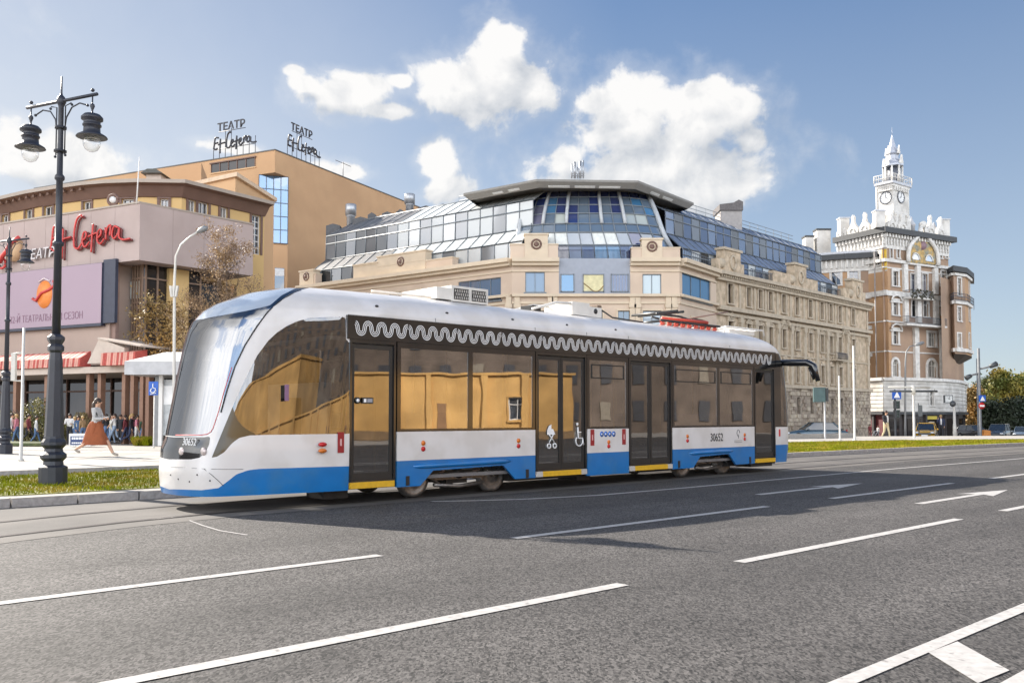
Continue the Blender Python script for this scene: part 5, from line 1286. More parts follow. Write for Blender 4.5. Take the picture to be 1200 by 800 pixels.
for j in range(len(grid_)-1):
    mb = MB()
    for i in range(N_):
        a, b, c, d = grid_[j][i], grid_[j][i+1], grid_[j+1][i+1], grid_[j+1][i]
        m = GT[int(scheme[j][i])]
        if j == 1 and scheme[j][i] == '2': m = WPN
        mb.prism([a, b, c, d], (0, .08, 0), m)
    mb.build('turret_glazing', cb)
mb = MB()
for i in range(N_+1):
    r = .05 if i % 2 else .05
    mb.tube([grid_[j][i]+Vector((0, -.05, 0)) for j in range(len(grid_))], r, MUG, 4)
for j in range(len(grid_)): mb.tube([p+Vector((0, -.05, 0)) for p in grid_[j]], .07, MUG, 4)
mb.build('turret_bars', cb)
for i in (0, 2, 4, 7, 9, 12):
    mb = MB(); mb.tube([grid_[j][i]+Vector((0, -.18, 0)) for j in range(3 if 0 < i < 12 else 1, len(grid_))], .17 if 0 < i < 12 else .24, MUL2, 6); mb.build('turret_rib', cb)
# side returns of the turret
for i, s in ((0, -1), (N_, 1)):
    mb = MB()
    for j in range(len(grid_)-1):
        a, b = grid_[j][i], grid_[j+1][i]; o = Vector((s*1.0, 5, 0)); mb.face([a, b, b+o, a+o], GM)
    mb.build('turret_side', cb, recalc=False)
# balcony railing of the turret
mb = MB(); z0 = Hc+.05
for i in range(56): a = aP0+.1+(aP1-aP0-.2)*i/55; mb.box((a-.015, -.25, z0), (a+.015, -.22, z0+1.1), BF2, FC)
mb.box((aP0, -.27, z0+1.1), (aP1, -.2, z0+1.17), BF2, FC); mb.build('balcony_railing', cb)
# flat canopy roof
cp = [AT(543, 226, 87.3), AT(629, 209.5, 82), AT(748, 212, 82.5), AT(813, 238, 91.2)]
zc = sum(p.z for p in cp[1:3])/2
top = [Vector((p.x, p.y, zc)) for p in cp]+[Vector((cp[3].x-4, 102, zc)), Vector((cp[0].x+4, 102, zc))]
mb = MB(); mb.prism([p-Vector((0, 0, .20)) for p in top], (0, 0, .20), mat('canopy_edge', (.20, .19, .175), .6)); 
cen_ = Vector((7, 92, 0)); inn = [Vector((cen_.x+(p.x-cen_.x)*.95, cen_.y+(p.y-cen_.y)*.93, zc-.62)) for p in top]
for i in range(len(top)):
    a, b, c, d = top[i]-Vector((0, 0, .202)), top[(i+1) % 6]-Vector((0, 0, .202)), inn[(i+1) % 6], inn[i]; mb.face([a, b, c, d], CAN)
mb.prism([Vector((p.x, p.y, Hc+6.3)) for p in [Vector((cen_.x+(q.x-cen_.x)*.8, cen_.y+(q.y-cen_.y)*.55, 0)) for q in top]], (0, 0, zc-.8-Hc-6.3), CAN); mb.build('canopy_roof', cb)
LITC = mat('pale_clerestory', (.62, .62, .60), .5)
def slot(e, s0, s1, t0, t1):
    a, b, c, d = top[e]-Vector((0, 0, .202)), top[e+1]-Vector((0, 0, .202)), inn[e+1], inn[e]
    P_ = lambda s, t: a.lerp(b, s).lerp(d.lerp(c, s), t); n = (b-a).cross(d-a).normalized()
    if n.y > 0: n = -n
    mb = MB(); mb.prism([P_(s0, t0)+n*.01, P_(s1, t0)+n*.01, P_(s1, t1)+n*.01, P_(s0, t1)+n*.01], n*.05, LITC); mb.build('clerestory', cb)
for a, b in ((.10, .32), (.37, .58), (.62, .84)): slot(1, a, b, .62, .9)
slot(0, .38, .52, .45, .75); slot(0, .60, .75, .45, .75); slot(2, .25, .4, .45, .8); slot(2, .47, .64, .45, .8)
# roof railing and plant
mb = MB()
for fr, a0, a1 in ((FL, 17, lens_['L']-3), (FE, 2, lens_['E']-6)):
    zt_ = (Hc+8.1); dd = -7.2
    for i in range(int(a1-a0)//2+1): a = a0+i*2; mb.tube([fr(a, dd, zt_-.3), fr(a, dd, zt_+.9)], .035, MUG, 4)
    for z in (.45, .9): mb.tube([fr(a0, dd, zt_+z), fr(a1, dd, zt_+z)], .035, MUG, 4)
mb.build('roof_railing', cb)
DUCT = mat('duct_steel', (.34, .35, .37), .35, metal=.6, var=.1)
def chim(x, y0, y1, w, Y, lab):
    p = AT(x, y1, Y); q = AT(x, y0, Y); w_ = w*Y/F/2; r = thing('roof_vent', lab, 'roof vent', p, world=True, group=None)
    mb = MB(); h = q.z-p.z
    mb.lathe([(w_*.75, -2.0), (w_*.75, h*.42), (w_*.85, h*.45), (w_*.85, h*.5)], p, DUCT, 16); mb.build('duct', r)
    mb = MB(); mb.lathe([(w_, h*.5), (w_, h), (w_*.9, h+.05)], p, DUCT, 16); mb.build('cowl', r)
chim(411, 240, 265, 13, 108, 'round steel roof vent at the left end of the glass roof against the orange wall')
chim(480, 228, 250, 12.5, 104, 'round steel roof vent beside the pipes in the middle of the left glass roof')
pl = thing('roof_plant', 'row of dark cooling units and pipes along the left glass roof', 'roof equipment', FL(10, -9, Hc+8), world=True)
for x, y, w, h in ((392, 264, 16, 5), (424, 256, 18, 6), (437, 251, 9, 6), (455, 250, 12, 5), (500, 243, 22, 7), (520, 241, 16, 5), (470, 247, 10, 8)):
    p = AT(x, y+h, 104); mb = MB(); s = 104/F
    mb.prism([(p.x-w*s/2, 103, p.z-1.2), (p.x+w*s/2, 103, p.z-1.2), (p.x+w*s/2, 103, p.z+h*s*.6), (p.x, 103, p.z+h*s), (p.x-w*s/2, 103, p.z+h*s*.5)], (0, 2.4, 0), mat('plant_dark', (.07, .07, .075), .6, var=.2)); mb.build('cooling_unit', pl)
mb = MB(); mb.tube([AT(440, 255, 102), AT(470, 250, 102), AT(500, 247, 101), AT(540, 240, 100)], .12, DUCT, 6); mb.build('pipe', pl)
ch = thing('brick_chimney', 'square grey chimney stack with low gable cap on the right glass roof', 'chimney', AT(854, 255, 104), world=True)
p = AT(854, 252, 104); mb = MB(); s = 104/F; mb.box((p.x-12*s, 103, p.z-3), (p.x+13*s, 106, p.z+3*s), mat('stack_grey', (.30, .28, .27), .8)); mb.build('stack', ch)
mb = MB(); mb.prism([(p.x-13.5*s, 102.8, p.z+3*s+.003), (p.x+14*s, 102.8, p.z+3*s+.003), (p.x+14*s, 102.8, p.z+13*s), (p.x+9*s, 102.8, p.z+15.5*s), (p.x+3*s, 102.8, p.z+12*s), (p.x-13.5*s, 102.8, p.z+10*s)], (0, 3.5, 0), mat('stack_dark', (.11, .10, .10), .8, var=.3, vs=6)); mb.build('cap', ch)
am = thing('antenna_mast', 'cluster of cell antennas standing on the flat grey canopy roof', 'antenna', AT(677, 210, 88), world=True)
for i, (x, y0, r) in enumerate(((670, 192, .07), (673.5, 190, .12), (677, 196, .06), (680, 189, .13), (683.5, 188, .17))):
    mb = MB(); p = AT(x, 209, 88); q = AT(x, y0, 88); mb.tube([p, q], r if i % 2 else .07, DUCT, 8); mb.build('antenna_panel', am)
mb = MB(); mb.tube([AT(669, 203, 88), AT(685, 203, 88)], .06, DUCT, 5); mb.tube([AT(669, 206, 88), AT(685, 206, 88)], .06, DUCT, 5); mb.build('crossbar', am)
# ------------------------------------------------------------------ ornate right wing
ow = thing('ornate_wing', 'long carved limestone wing with rusticated base and narrow windows, right of the tram', 'building', (34, 104, 0), world=True)
L = lens_['E']; mb = MB()
xs1 = [856, 877.5, 891, 903, 918.5, 934, 949.5, 963, 973.5, 984, 999.5]; cen1 = [FE.px(x, 400)[0] for x in xs1]; cen1[0] = max(cen1[0], 1.2)
hs = []
for i, a in enumerate(cen1):
    w = .42 if i else .5
    hs.append(((a-w, a+w, 12.75, 14.75), 1)); hs.append(((a-w, a+w, 8.9, 10.95), 2)); hs.append(((a-w, a+w, 5.2, 7.3), 3)); hs.append(((a-.38, a+.38, 1.7, 3.5), 4)); hs.append(((a-.6, a+.6, -2.0, -.1), 5))
a_arch = cen1[4]
facade(mb, FE, 0, L, 4.55, Hc, [h for h, k_ in hs if k_ < 4], BEI2, .35); mb.build('wall', ow)
mb = MB(); facade(mb, FE, 0, L, zg, 4.55, [h for h, k_ in hs if k_ > 3], RUST, .4, d=.12); 
mb.face([FE(0, 0, 4.55), FE(L, 0, 4.55), FE(L, .12, 4.55), FE(0, .12, 4.55)], RUST)
mb.build('rusticated_base', ow)
rr = random.Random(5)
mb = MB(); blk = [mat('ashlar_a', (.36, .30, .235), .95, var=.2, vs=3, bump=.8, bs=5), mat('ashlar_b', (.27, .22, .175), .95, var=.2, vs=3, bump=.8, bs=5), mat('ashlar_c', (.42, .36, .28), .95, var=.2, vs=3)]
a = .2; 
for row in range(11):
    z = -.05+row*.42; a = .1+(row % 2)*.4
    while a < L-.8:
        w = .8
        if not any(h[0]-.1 < a+w and a < h[1]+.1 and h[2]-.1 < z+.38 and z < h[3]+.1 for h, k_ in hs if k_ > 3):
            if rr.random() < .85: mb.box((a+.02, .123, z), (a+w-.02, .15+rr.uniform(.04, .2), z+.38), rr.choice(blk), FE)
        a += w
mb.build('rusticated_blocks', ow)
DGL = glassy('deep_window_glass', (.03, .027, .024), .08, .04)
for (h, k_) in hs: window(ow, FE, h, mat('oak_frame', (.10, .07, .05), .6), DGL, .33 if k_ < 4 else .38, 1 if k_ in (2, 3) else 0, k_ in (2, 3), BT2 if k_ < 4 else None, .22, sp=.12, sill=k_ < 4, d=.12 if k_ > 3 else 0)
mb = MB(); mb.box((-.2, .004, Hc-.3), (L+.2, .8, Hc+.05), BT2, FE); mb.box((-.2, .004, Hc-.85), (L+.2, .4, Hc-.55), BT2, FE)
a = .1
while a < L: mb.box((a, .402 if False else .004, Hc-.545), (a+.16, .62, Hc-.303), BT2, FE); a += .42
mb.box((-.1, .004, 11.95), (L+.1, .55, 12.35), BT2, FE); mb.box((-.1, .004, 11.45), (L+.1, .25, 11.75), BT2, FE); mb.box((-.1, .124, 4.5), (L+.1, .45, 4.85), BT2, FE); mb.box((-.1, .004, 8.0), (L+.1, .15, 8.15), BT2, FE); mb.build('cornice', ow)
for i in range(len(cen1)):
    for s in ((cen1[i]+cen1[min(i+1, len(cen1)-1)])/2,) if i < len(cen1)-1 else (L-.5,):
        mb = MB(); mb.box((s-.28, .004, 4.9), (s+.28, .22, 11.4), BT2, FE); mb.box((s-.2, .221, 10.4), (s+.2, .32, 11.3), BT2, FE); mb.box((s-.36, .004, 10.9), (s+.36, .34, 11.42), BT2, FE); mb.box((s-.18, .004, 12.4), (s+.18, .12, Hc-.86), BT2, FE); mb.build('pilaster', ow)
# carved ornament over the windows and cartouches
for i, a in enumerate(cen1):
    mb = MB()
    for q in range(9):
        b = a+rr.uniform(-.6, .6); z = rr.uniform(11.0, 11.9) if q < 5 else rr.uniform(7.5, 8.5); mb.ball(FE(b, .08, z), rr.uniform(.1, .24), BT2, 7, 5, (1, .8, 1))
    for q in range(7): t = q/6*math.pi; mb.ball(FE(a+.62*math.cos(t), .12, 11.0+.3*math.sin(t)), .12, BT2, 6, 4)
    mb.build('carving', ow)
for x in (918.5, 989):
    a, _ = FE.px(x, 400); mb = MB()
    for q in range(26): t = rr.uniform(0, math.pi); r = rr.uniform(.7, 1.15); mb.ball(FE(a+r*math.cos(t), .25, 11.2+r*.9*math.sin(t)), rr.uniform(.12, .24), BT2, 7, 5)
    mb.tube([FE(a-.95, .3, 11.1)]+[FE(a+.95*math.cos(math.pi-i*math.pi/8), .3, 11.1+.95*math.sin(i*math.pi/8)) for i in range(9)], .12, BT2, 6); mb.build('cartouche', ow)
for x in (978.5,):
    a, _ = FE.px(x, 400); mb = MB(); mb.box((a-1.4, .004, 8.0), (a+1.4, .95, 8.15), BT2, FE)
    for i in range(13): b = a-1.35+i*2.7/12; mb.tube([FE(b, .9, 8.15), FE(b, 1.0, 8.5), FE(b, .9, 8.95)], .03, BF2, 4)
    mb.tube([FE(a-1.4, .1, 8.95), FE(a-1.4, .92, 8.95), FE(a+1.4, .92, 8.95), FE(a+1.4, .1, 8.95)], .04, BF2, 4); mb.build('balcony', ow)
# attic cartouches standing on the cornice
for xa, xb, yt, xl, xr in ((846, 865, 295, 839, 872), (928, 942, 312, 906, 958), (996, 1008, 330, 988, 1014)):
    a0, _ = FE.px(xa, 320, -.2); a1, _ = FE.px(xb, 320, -.2); b0, _ = FE.px(xl, 320, -.2); b1, _ = FE.px(xr, 320, -.2); b0 = max(b0, .1); b1 = min(b1, L-.1); z1 = zpx(FE, (xa+xb)/2, yt, -.2)
    mb = MB(); mb.box((b0, -.8, Hc+.06), (b1, -.2, Hc+.06+(z1-Hc)*.55), BEI2, FE); mb.box((a0, -.85, Hc+.06), (a1, .1, z1), BEI2, FE); mb.box((a0-.2, -.9, z1+.001), (a1+.2, .25, z1+.25), BT2, FE)
    for s in (a0, a1): mb.lathe([(.5, -.35), (.5, .35)], FE(s, -.4, Hc+1.0), BT2, 12, axis='y')
    mb.tube([FE((a0+a1)/2+.5*math.cos(i*math.pi/6), .15, (z1+Hc)/2+.7*math.sin(i*math.pi/6)) for i in range(13)], .13, BT2, 6); mb.build('attic_cartouche', ow)
for xa, xb in ((800, 833), (880, 906), (958, 984)):
    fr = FE if xa > 840 else FD
    a0, _ = fr.px(xa, 320, -.3); a1, _ = fr.px(xb, 330, -.3); a0 = max(a0, .3); a1 = min(a1, (L if fr is FE else lens_['D'])-.2); mb = MB(); n = 14
    for i in range(n+1): a = a0+(a1-a0)*i/n; mb.box((a-.03, -.3, Hc+.06), (a+.03, -.26, Hc+1.1), BF2, fr)
    mb.box((a0, -.31, Hc+1.1), (a1, -.24, Hc+1.17), BF2, fr); mb.build('terrace_railing', ow)
# ------------------------------------------------------------------ clock-tower apartment house
TB = mat('brown_render', (.33, .225, .155), .85, var=.10, vs=.4, col2=(.28, .19, .135), c2s=.3)
TO = mat('orange_brick', (.40, .245, .135), .85, var=.08, vs=.5)
TW = mat('white_stucco', (.56, .54, .51), .8, var=.14, vs=1.2, bump=.3, bs=4, col2=(.44, .42, .39), c2s=.5)
TWS = mat('white_trim', (.57, .55, .52), .8, var=.18, vs=2, bump=.3, bs=6)
TD = mat('dark_roof_edge', (.035, .038, .042), .6)
TG = mat('roof_zinc', (.42, .43, .46), .5, var=.1)
SHOP = mat('shop_maroon', (.10, .02, .025), .6, var=.2); SHD = mat('shop_dark', (.035, .03, .03), .6, var=.3)
WFG = mat('window_pale_frame', (.60, .58, .54), .6)
tw = thing('clock_tower_house', 'brown and white ornate apartment house with pointed clock tower at the far right corner', 'building', (56, 128, -2), world=True)
Kc = AT(1037, 267, 122); Kc.z = 0
Kl = AT(977, 280, 130); Kl.z = 0; Kr = AT(1120, 281, 129.6); Kr.z = 0
FRt = Fr(Kc, Kr-Kc); FLt = Fr(Kc, Kl-Kc)
LRt = (Kr-Kc).length; LLt = (Kl-Kc).length
zE2 = zpx(FRt, 1039, 268.5); zb_ = -3.0
def zz(y, x=1060): return zpx(FRt, x, y)
zShop = zpx(FRt, 1050, 482.5); zW = zpx(FRt, 1050, 446)
ins = .8
frW = Fr(FRt(ins*.5, -ins, 0), FRt.d); frW.n = FRt.n; LW = LRt-ins*1.3
flW = Fr(FLt(ins*.5, -ins, 0), FLt.d); flW.n = FLt.n; LWl = LLt-.3
holes = []
def H(x, w, y0, y1, **k): a, _ = frW.px(x, (y0+y1)/2); return ((a-w/2, a+w/2, frW.px(x, y1)[1], frW.px(x, y0)[1]), k)
up = []
for x in (1044, 1052, 1102, 1109): up.append(H(x, .55, 289, 302.5, arch=True, nm=0, sw=.14))
for x in (1049, 1105.5): up.append(H(x, 1.05, 318, 335, sw=.3))
for x in (1070, 1083.5): up.append(H(x, 1.15, 321, 343, nm=1, sw=.12, blue=True))
for x in (1049, 1106): up.append(H(x, 1.0, 353, 369, sw=.35))
for x in (1071, 1084.5): up.append(H(x, 1.15, 351, 371, arch=True, nm=0, sw=.16))
for x in (1049,): up.append(H(x, 1.0, 387, 403, sw=.35)); up.append(H(x, 1.15, 421, 441, arch=True, sw=.35))
up.append(H(1091.5, 1.7, 390, 406, nm=2, sw=.3)); up.append(H(1091.5, 1.9, 422, 442, arch=True, nm=2, sw=.35))
up.append(H(1110, .9, 389, 406, nm=0, sw=.25))
mb = MB(); facade(mb, frW, 0, LW, zW, zE2-.4, [h for h, k in up], TB, .3); mb.build('brown_wall', tw)
for h, k in up: window(tw, frW, h, WFG, GB2 if k.get('blue') else GB, .25, k.get('nm', 1), True, TWS, k.get('sw', .3), arch=k.get('arch', False), wallm=TWS, sp=.14)
# left (sunlit) face: white top storey, orange below
lw_ = []
for a in (1.2, 3.4, 5.6): lw_.append((a, a+.6, zE2-4.6, zE2-3.0))
mb = MB(); facade(mb, flW, 0, LWl, zE2-5.6, zE2-.4, lw_, TW, .3); facade(mb, flW, 0, LWl, zb_, zE2-5.6, [], TO, .3); mb.build('side_wall', tw)
for h in lw_: window(tw, flW, h, WFG, GB, .25, 0, True, TWS, .14, arch=True, wallm=TW)
mb = MB(); mb.box((.05, .003, zE2-5.4), (.85, .08, zE2-2.6), mat('gold_panel', (.60, .40, .05), .6), flW); mb.build('corner_panel', tw)
mb = MB(); q = [frW(LW, 0, zb_), frW(LW, -10, zb_), frW(LW, -10, zE2), frW(LW, 0, zE2)]; mb.face(q, TB); mb.build('right_wall', tw, recalc=False)
# coloured piers: orange strips beside windows on the front
for x0, x1, y0, y1 in ((1036.5, 1043, 304, 345), (1055, 1061, 316, 344), (1076, 1079, 319, 343), (1096, 1099, 316, 338), (1037, 1043, 350, 440), (1054.5, 1060, 352, 376), (1100, 1102.5, 352, 374)):
    a0, _ = frW.px(x0, 330); a1, _ = frW.px(x1, 330); z0, z1 = zz(y1), zz(y0); mb = MB(); mb.box((max(a0, .02), .003, z0), (a1, .03, z1), TO, frW); mb.build('orange_panel', tw)

# bands
def tb(fr, a0, a1, y0, y1, d, m=TWS, name='string_course'): mb = MB(); mb.box((a0, .004, zz(y1)), (a1, d, zz(y0)), m, fr); mb.build(name, tw)
for y0, y1, d in ((304.5, 308, .45), (313.5, 315, .12), (341, 347, .25), (376, 377.5, .15), (411, 412.5, .12), (443, 446, .45)):
    tb(frW, 0, LW, y0, y1, d); tb(flW, 0, LWl, y0, y1, d)
# arcaded white frieze with brackets and dark eave
mb = MB()
for fr, Lx in ((frW, LW), (flW, LWl)):
    mb.box((0, .004, zE2-2.4), (Lx, .12, zE2-.4), TWS, fr); n = int(Lx/.62)
    for i in range(n):
        a = Lx*(i+.5)/n; mb.box((a-.1, .121, zE2-1.9), (a+.1, .34, zE2-.9), TWS, fr); mb.box((a-.14, .121, zE2-.9), (a+.14, .62, zE2-.42), TWS, fr)
        mb.tube([fr(a-.3, .2, zE2-1.1), fr(a, .2, zE2-1.7), fr(a+.3, .2, zE2-1.1)], .05, TWS, 4)
mb.build('frieze', tw)
mb = MB(); mb.prism([FRt(-.1, .15, zE2-.4), FRt(LRt+.1, .15, zE2-.4), FRt(LRt, -9, zE2-.4), FLt(LLt, -6, zE2-.4), FLt(LLt+.1, .15, zE2-.4)], (0, 0, .75), TD); mb.build('eave', tw)
# ogee gable
a0, _ = frW.px(1063.5, 300, .5); a1, _ = frW.px(1098, 300, .5); ac_ = (a0+a1)/2; hw = (a1-a0)/2; zb0 = zz(306); zap = zz(262)
mb = MB()
ogl = [(1.0, 0), (1.02, .12), (1.0, .26), (.90, .40), (.74, .52), (.52, .63), (.33, .73), (.2, .84), (.12, 1.0)]
def og(s, off): return [(ac_+s*hw*(u-off), zb0+(zap-zb0)*v) for u, v in ogl]
for s in (-1, 1):
    L_ = og(s, 0); mb.tube([frW(a, .65, z) for a, z in L_], .30, TWS, 6)
mb.lathe([(.5, -.2), (.5, .2)], frW(ac_, .65, zap+.3), TWS, 14, axis='y'); mb.build('ogee_gable', tw)
mb = MB(); pts = og(-1, .1)+og(1, .1)[::-1]; pts = [(a, z) for a, z in pts]
mb.prism([frW(a, .15, z) for a, z in pts], frW.n*.3, mat('gable_mosaic', (.42, .28, .10), .7, var=.35, vs=2.2, col2=(.20, .20, .16), c2s=1.5)); mb.build('gable_mosaic', tw)
for s in (-1, 1):
    c = ac_+s*hw*.45; mb = MB(); r = .8; pts = [(c+r*math.cos(t*math.pi/10), zb0+.5+r*1.1*math.sin(t*math.pi/10)) for t in range(11)]
    mb.prism([frW(a, .46, z) for a, z in pts], frW.n*.06, GB); mb.tube([frW(a, .53, z) for a, z in pts], .12, TWS, 5); mb.build('gable_window', tw)
mb = MB(); mb.lathe([(.001, -.05), (.65, -.05), (.65, 0)], frW(ac_, .48, zb0+(zap-zb0)*.50), mat('gable_medallion', (.20, .12, .14), .5), 14, axis='y'); mb.build('medallion', tw)
# centre bay: white columns, balconies
for x in (1062, 1077, 1097.5):
    a, _ = frW.px(x, 330, .4)
    for y0, y1 in ((308.5, 340), (347.5, 376)): mb = MB(); mb.box((a-.42, .01, zz(y1)), (a+.42, .45, zz(y0)), TWS, frW); mb.build('pier', tw)
for x in (1074.5, 1105): 
    a, _ = frW.px(x, 410, .3); mb = MB(); mb.box((a-.45, .01, zz(443)), (a+.45, .40, zz(382)), TWS, frW); mb.build('pilaster', tw)
PLANT = mat('balcony_plants', (.06, .055, .04), .9, var=.4, vs=5)
def balc(x0, x1, y, h, dep, plants=False):
    a0, _ = frW.px(x0, y, dep); a1, _ = frW.px(x1, y, dep); z = zz(y); mb = MB()
    mb.box((a0, .5, z-.25), (a1, dep, z), TWS, frW); n = int((a1-a0)/.22)
    for i in range(n+1): a = a0+(a1-a0)*i/n; mb.box((a-.02, dep-.06, z+.001), (a+.02, dep-.02, z+h), BF2, frW)
    mb.box((a0, dep-.08, z+h), (a1, dep-.0, z+h+.07), BF2, frW); mb.box((a0, .5, z+h), (a0+.06, dep, z+h+.06), BF2, frW); mb.box((a1-.06, .5, z+h), (a1, dep, z+h+.06), BF2, frW)
    o = mb.build('balcony', tw)
    if plants:
        mb = MB(); r = random.Random(4)
        for i in range(46): mb.ball(frW(r.uniform(a0, a1), dep+.05, z+r.uniform(-.2, h+.1)), r.uniform(.1, .22), PLANT, 6, 4)
        mb.build('planter', o)
balc(1067.5, 1094, 347.5, .9, 1.5, True); balc(1063, 1110, 379.5, .95, 1.7)
# window hoods
for x, y in ((1049, 348.5), (1106, 348.5), (1049, 382)):
    a, _ = frW.px(x, y); z = zz(y); mb = MB(); mb.tube([frW(a+1.1*math.cos(math.pi*i/8), .3, z-.5+.8*math.sin(math.pi*i/8)) for i in range(9)], .14, TWS, 5); mb.box((a-1.2, .004, z-.72), (a+1.2, .32, z-.5), TWS, frW); mb.build('window_hood', tw)
# rusticated white storey following the bowed corner plus left wing
xsb = [(960, 134), (975, 129), (1000, 126.0), (1022, 122.6), (1036, 120.6), (1060, 120.8), (1085, 122.5), (1108, 125.3), (1123, 129.5), (1131, 136), (1133, 142)]
pb = [AT(x, 500, Y) for x, Y in xsb]
for p in pb: p.z = 0
mb = MB(); g1 = []; zB1 = zW
whn = [(1019, 457.5, 475.5), (1091.5, 458, 475)]
for i in range(len(pb)-1):
    fr = Fr(pb[i], pb[i+1]-pb[i]); Lq = (pb[i+1]-pb[i]).length; hs_ = []
    for x, y0, y1 in whn:
        a, _ = fr.px(x, y0)
        if .5 < a < Lq-.5: hs_.append((a-.5, a+.5, fr.px(x, y1)[1], fr.px(x, y0)[1]))
    facade(mb, fr, 0, Lq, zShop, zB1, hs_, TW, .3)
    for h in hs_: window(tw, fr, h, WFG, GB, .25, 1, True, TWS, .2, arch=True, wallm=TW)
    nr_ = 8
    for j in range(nr_):
        z = zShop+(zB1-zShop)*j/nr_
        segs = [(0, Lq)]
        for h in hs_:
            if z < h[3]+.2 and z+.3 > h[2]-.2: segs = [(0, h[0]-.22), (h[1]+.22, Lq)]
        for s0, s1 in segs:
            if s1 > s0: mb.box((s0, .003, z+.07), (s1, .10, z+(zB1-zShop)/nr_-.03), TW, fr)
    mb.box((-.05, .101, zB1-.05), (Lq+.05, .4, zB1+.35), TWS, fr); mb.box((-.02, .004, zShop-.35), (Lq+.02, .3, zShop-.002), TD, fr)
mb.build('white_rusticated_storey', tw)
mb = MB()
for i in range(len(pb)-1):
    fr = Fr(pb[i], pb[i+1]-pb[i]); Lq = (pb[i+1]-pb[i]).length
    mb.face([fr(0, -.3, zb_), fr(Lq, -.3, zb_), fr(Lq, -.3, zShop), fr(0, -.3, zShop)], SHOP if i in (2, 3) else SHD)
    mb.box((0, -.299, zb_), (.35, .05, zShop-.36), SHD, fr)
    if Lq > 2.5 and i > 3: mb.box((.8, -.298, zb_+1), (Lq-.6, -.2, zShop-.9), GSH, fr)
fr = Fr(pb[6], pb[7]-pb[6]); mb.box((.2, -.29, zShop-1.0), (3.0, -.1, zShop-.55), mat('shop_sign_yellow', (.45, .36, .05), .6), fr); mb.box((1.0, -.28, zShop-3.6), (2.4, -.15, zShop-1.3), mat('shop_door', (.30, .25, .2), .5), fr)
mb.build('shopfront', tw)
# roof of the bowed storeys: brown bow wall between the white storey and the flat wall on the right
mb = MB()
for i in (7, 8, 9):
    a, b = pb[i]+Vector((-.1, .35, 0)), pb[i+1]+Vector((-.1, .35, 0)); mb.face([Vector((a.x, a.y, zW)), Vector((b.x, b.y, zW)), Vector((b.x, b.y, zz(322))), Vector((a.x, a.y, zz(322)))], TB)
mb.build('bow_wall', tw)
# right-hand oriel
orl = [(1112, 130.5), (1119, 127.6), (1132, 129.2), (1138.5, 133.5), (1138.5, 138)]
po = [AT(x, 400, Y) for x, Y in orl]
for p in po: p.z = 0
zO0, zO1 = zz(412), AT(1130, 319, 128).z
mb = MB(); ohs = []
mO = MB()
for i in range(len(po)-1):
    fr = Fr(po[i], po[i+1]-po[i]); Lq = (po[i+1]-po[i]).length; hs_ = []
    for x, y0, y1 in ((1135.5, 326, 346), (1124, 326, 346), (1135.5, 360, 376), (1124, 360, 376), (1135.5, 391, 407), (1124, 391, 407)):
        a, _ = fr.px(x, y0)
        if .45 < a < Lq-.45: hs_.append((a-.42, a+.42, fr.px(x, y1)[1], fr.px(x, y0)[1]))
    facade(mO, fr, 0, Lq, zO0, zO1, hs_, TO if i == 2 else TB, .25)
    for h in hs_: window(tw, fr, h, WFG, GB, .2, 1, True, TWS, .2)
    for y0, y1 in ((352, 356), (320, 323), (408, 412)):
        z0, z1 = AT(1130, y1, 128).z, AT(1130, y0, 128).z; mO.box((-.05, .004, z0), (Lq+.05, .3, z1), TWS, fr)
mO.build('oriel', tw)
mb = MB(); c_ = po[1]*.5+po[3]*.5+Vector((-.5, 1.5, 0))
base = [Vector((p.x, p.y, zO0)) for p in po]; tip = Vector((c_.x-.6, c_.y+1, AT(1130, 432, 128).z))
for i in range(len(base)-1): mb.face([base[i], base[i+1], tip], mat('oriel_corbel', (.07, .055, .045), .8))
mb.face([base[0], tip, base[-1]], TD)
tp = [Vector((p.x+(p.x-c_.x)*.25, p.y+(p.y-c_.y)*.25, zO1+.003)) for p in po]; mb.prism(tp+[Vector((po[0].x, po[-1].y, zO1+.003))], (0, 0, .75), TD)
mb.build('oriel_roof', tw)
mb = MB()
pr_ = [Vector((p.x+(p.x-c_.x)*.2, p.y+(p.y-c_.y)*.2, AT(1130, 352, 128).z)) for p in po]
for dz in (0, .5, .95): mb.tube([p+Vector((0, 0, dz)) for p in pr_], .05, BF2, 4)
for i in range(len(pr_)-1):
    for t in range(9): p = pr_[i].lerp(pr_[i+1], t/9); mb.tube([p, p+Vector((0, 0, .95))], .025, BF2, 4)
mb.build('oriel_balcony', tw)
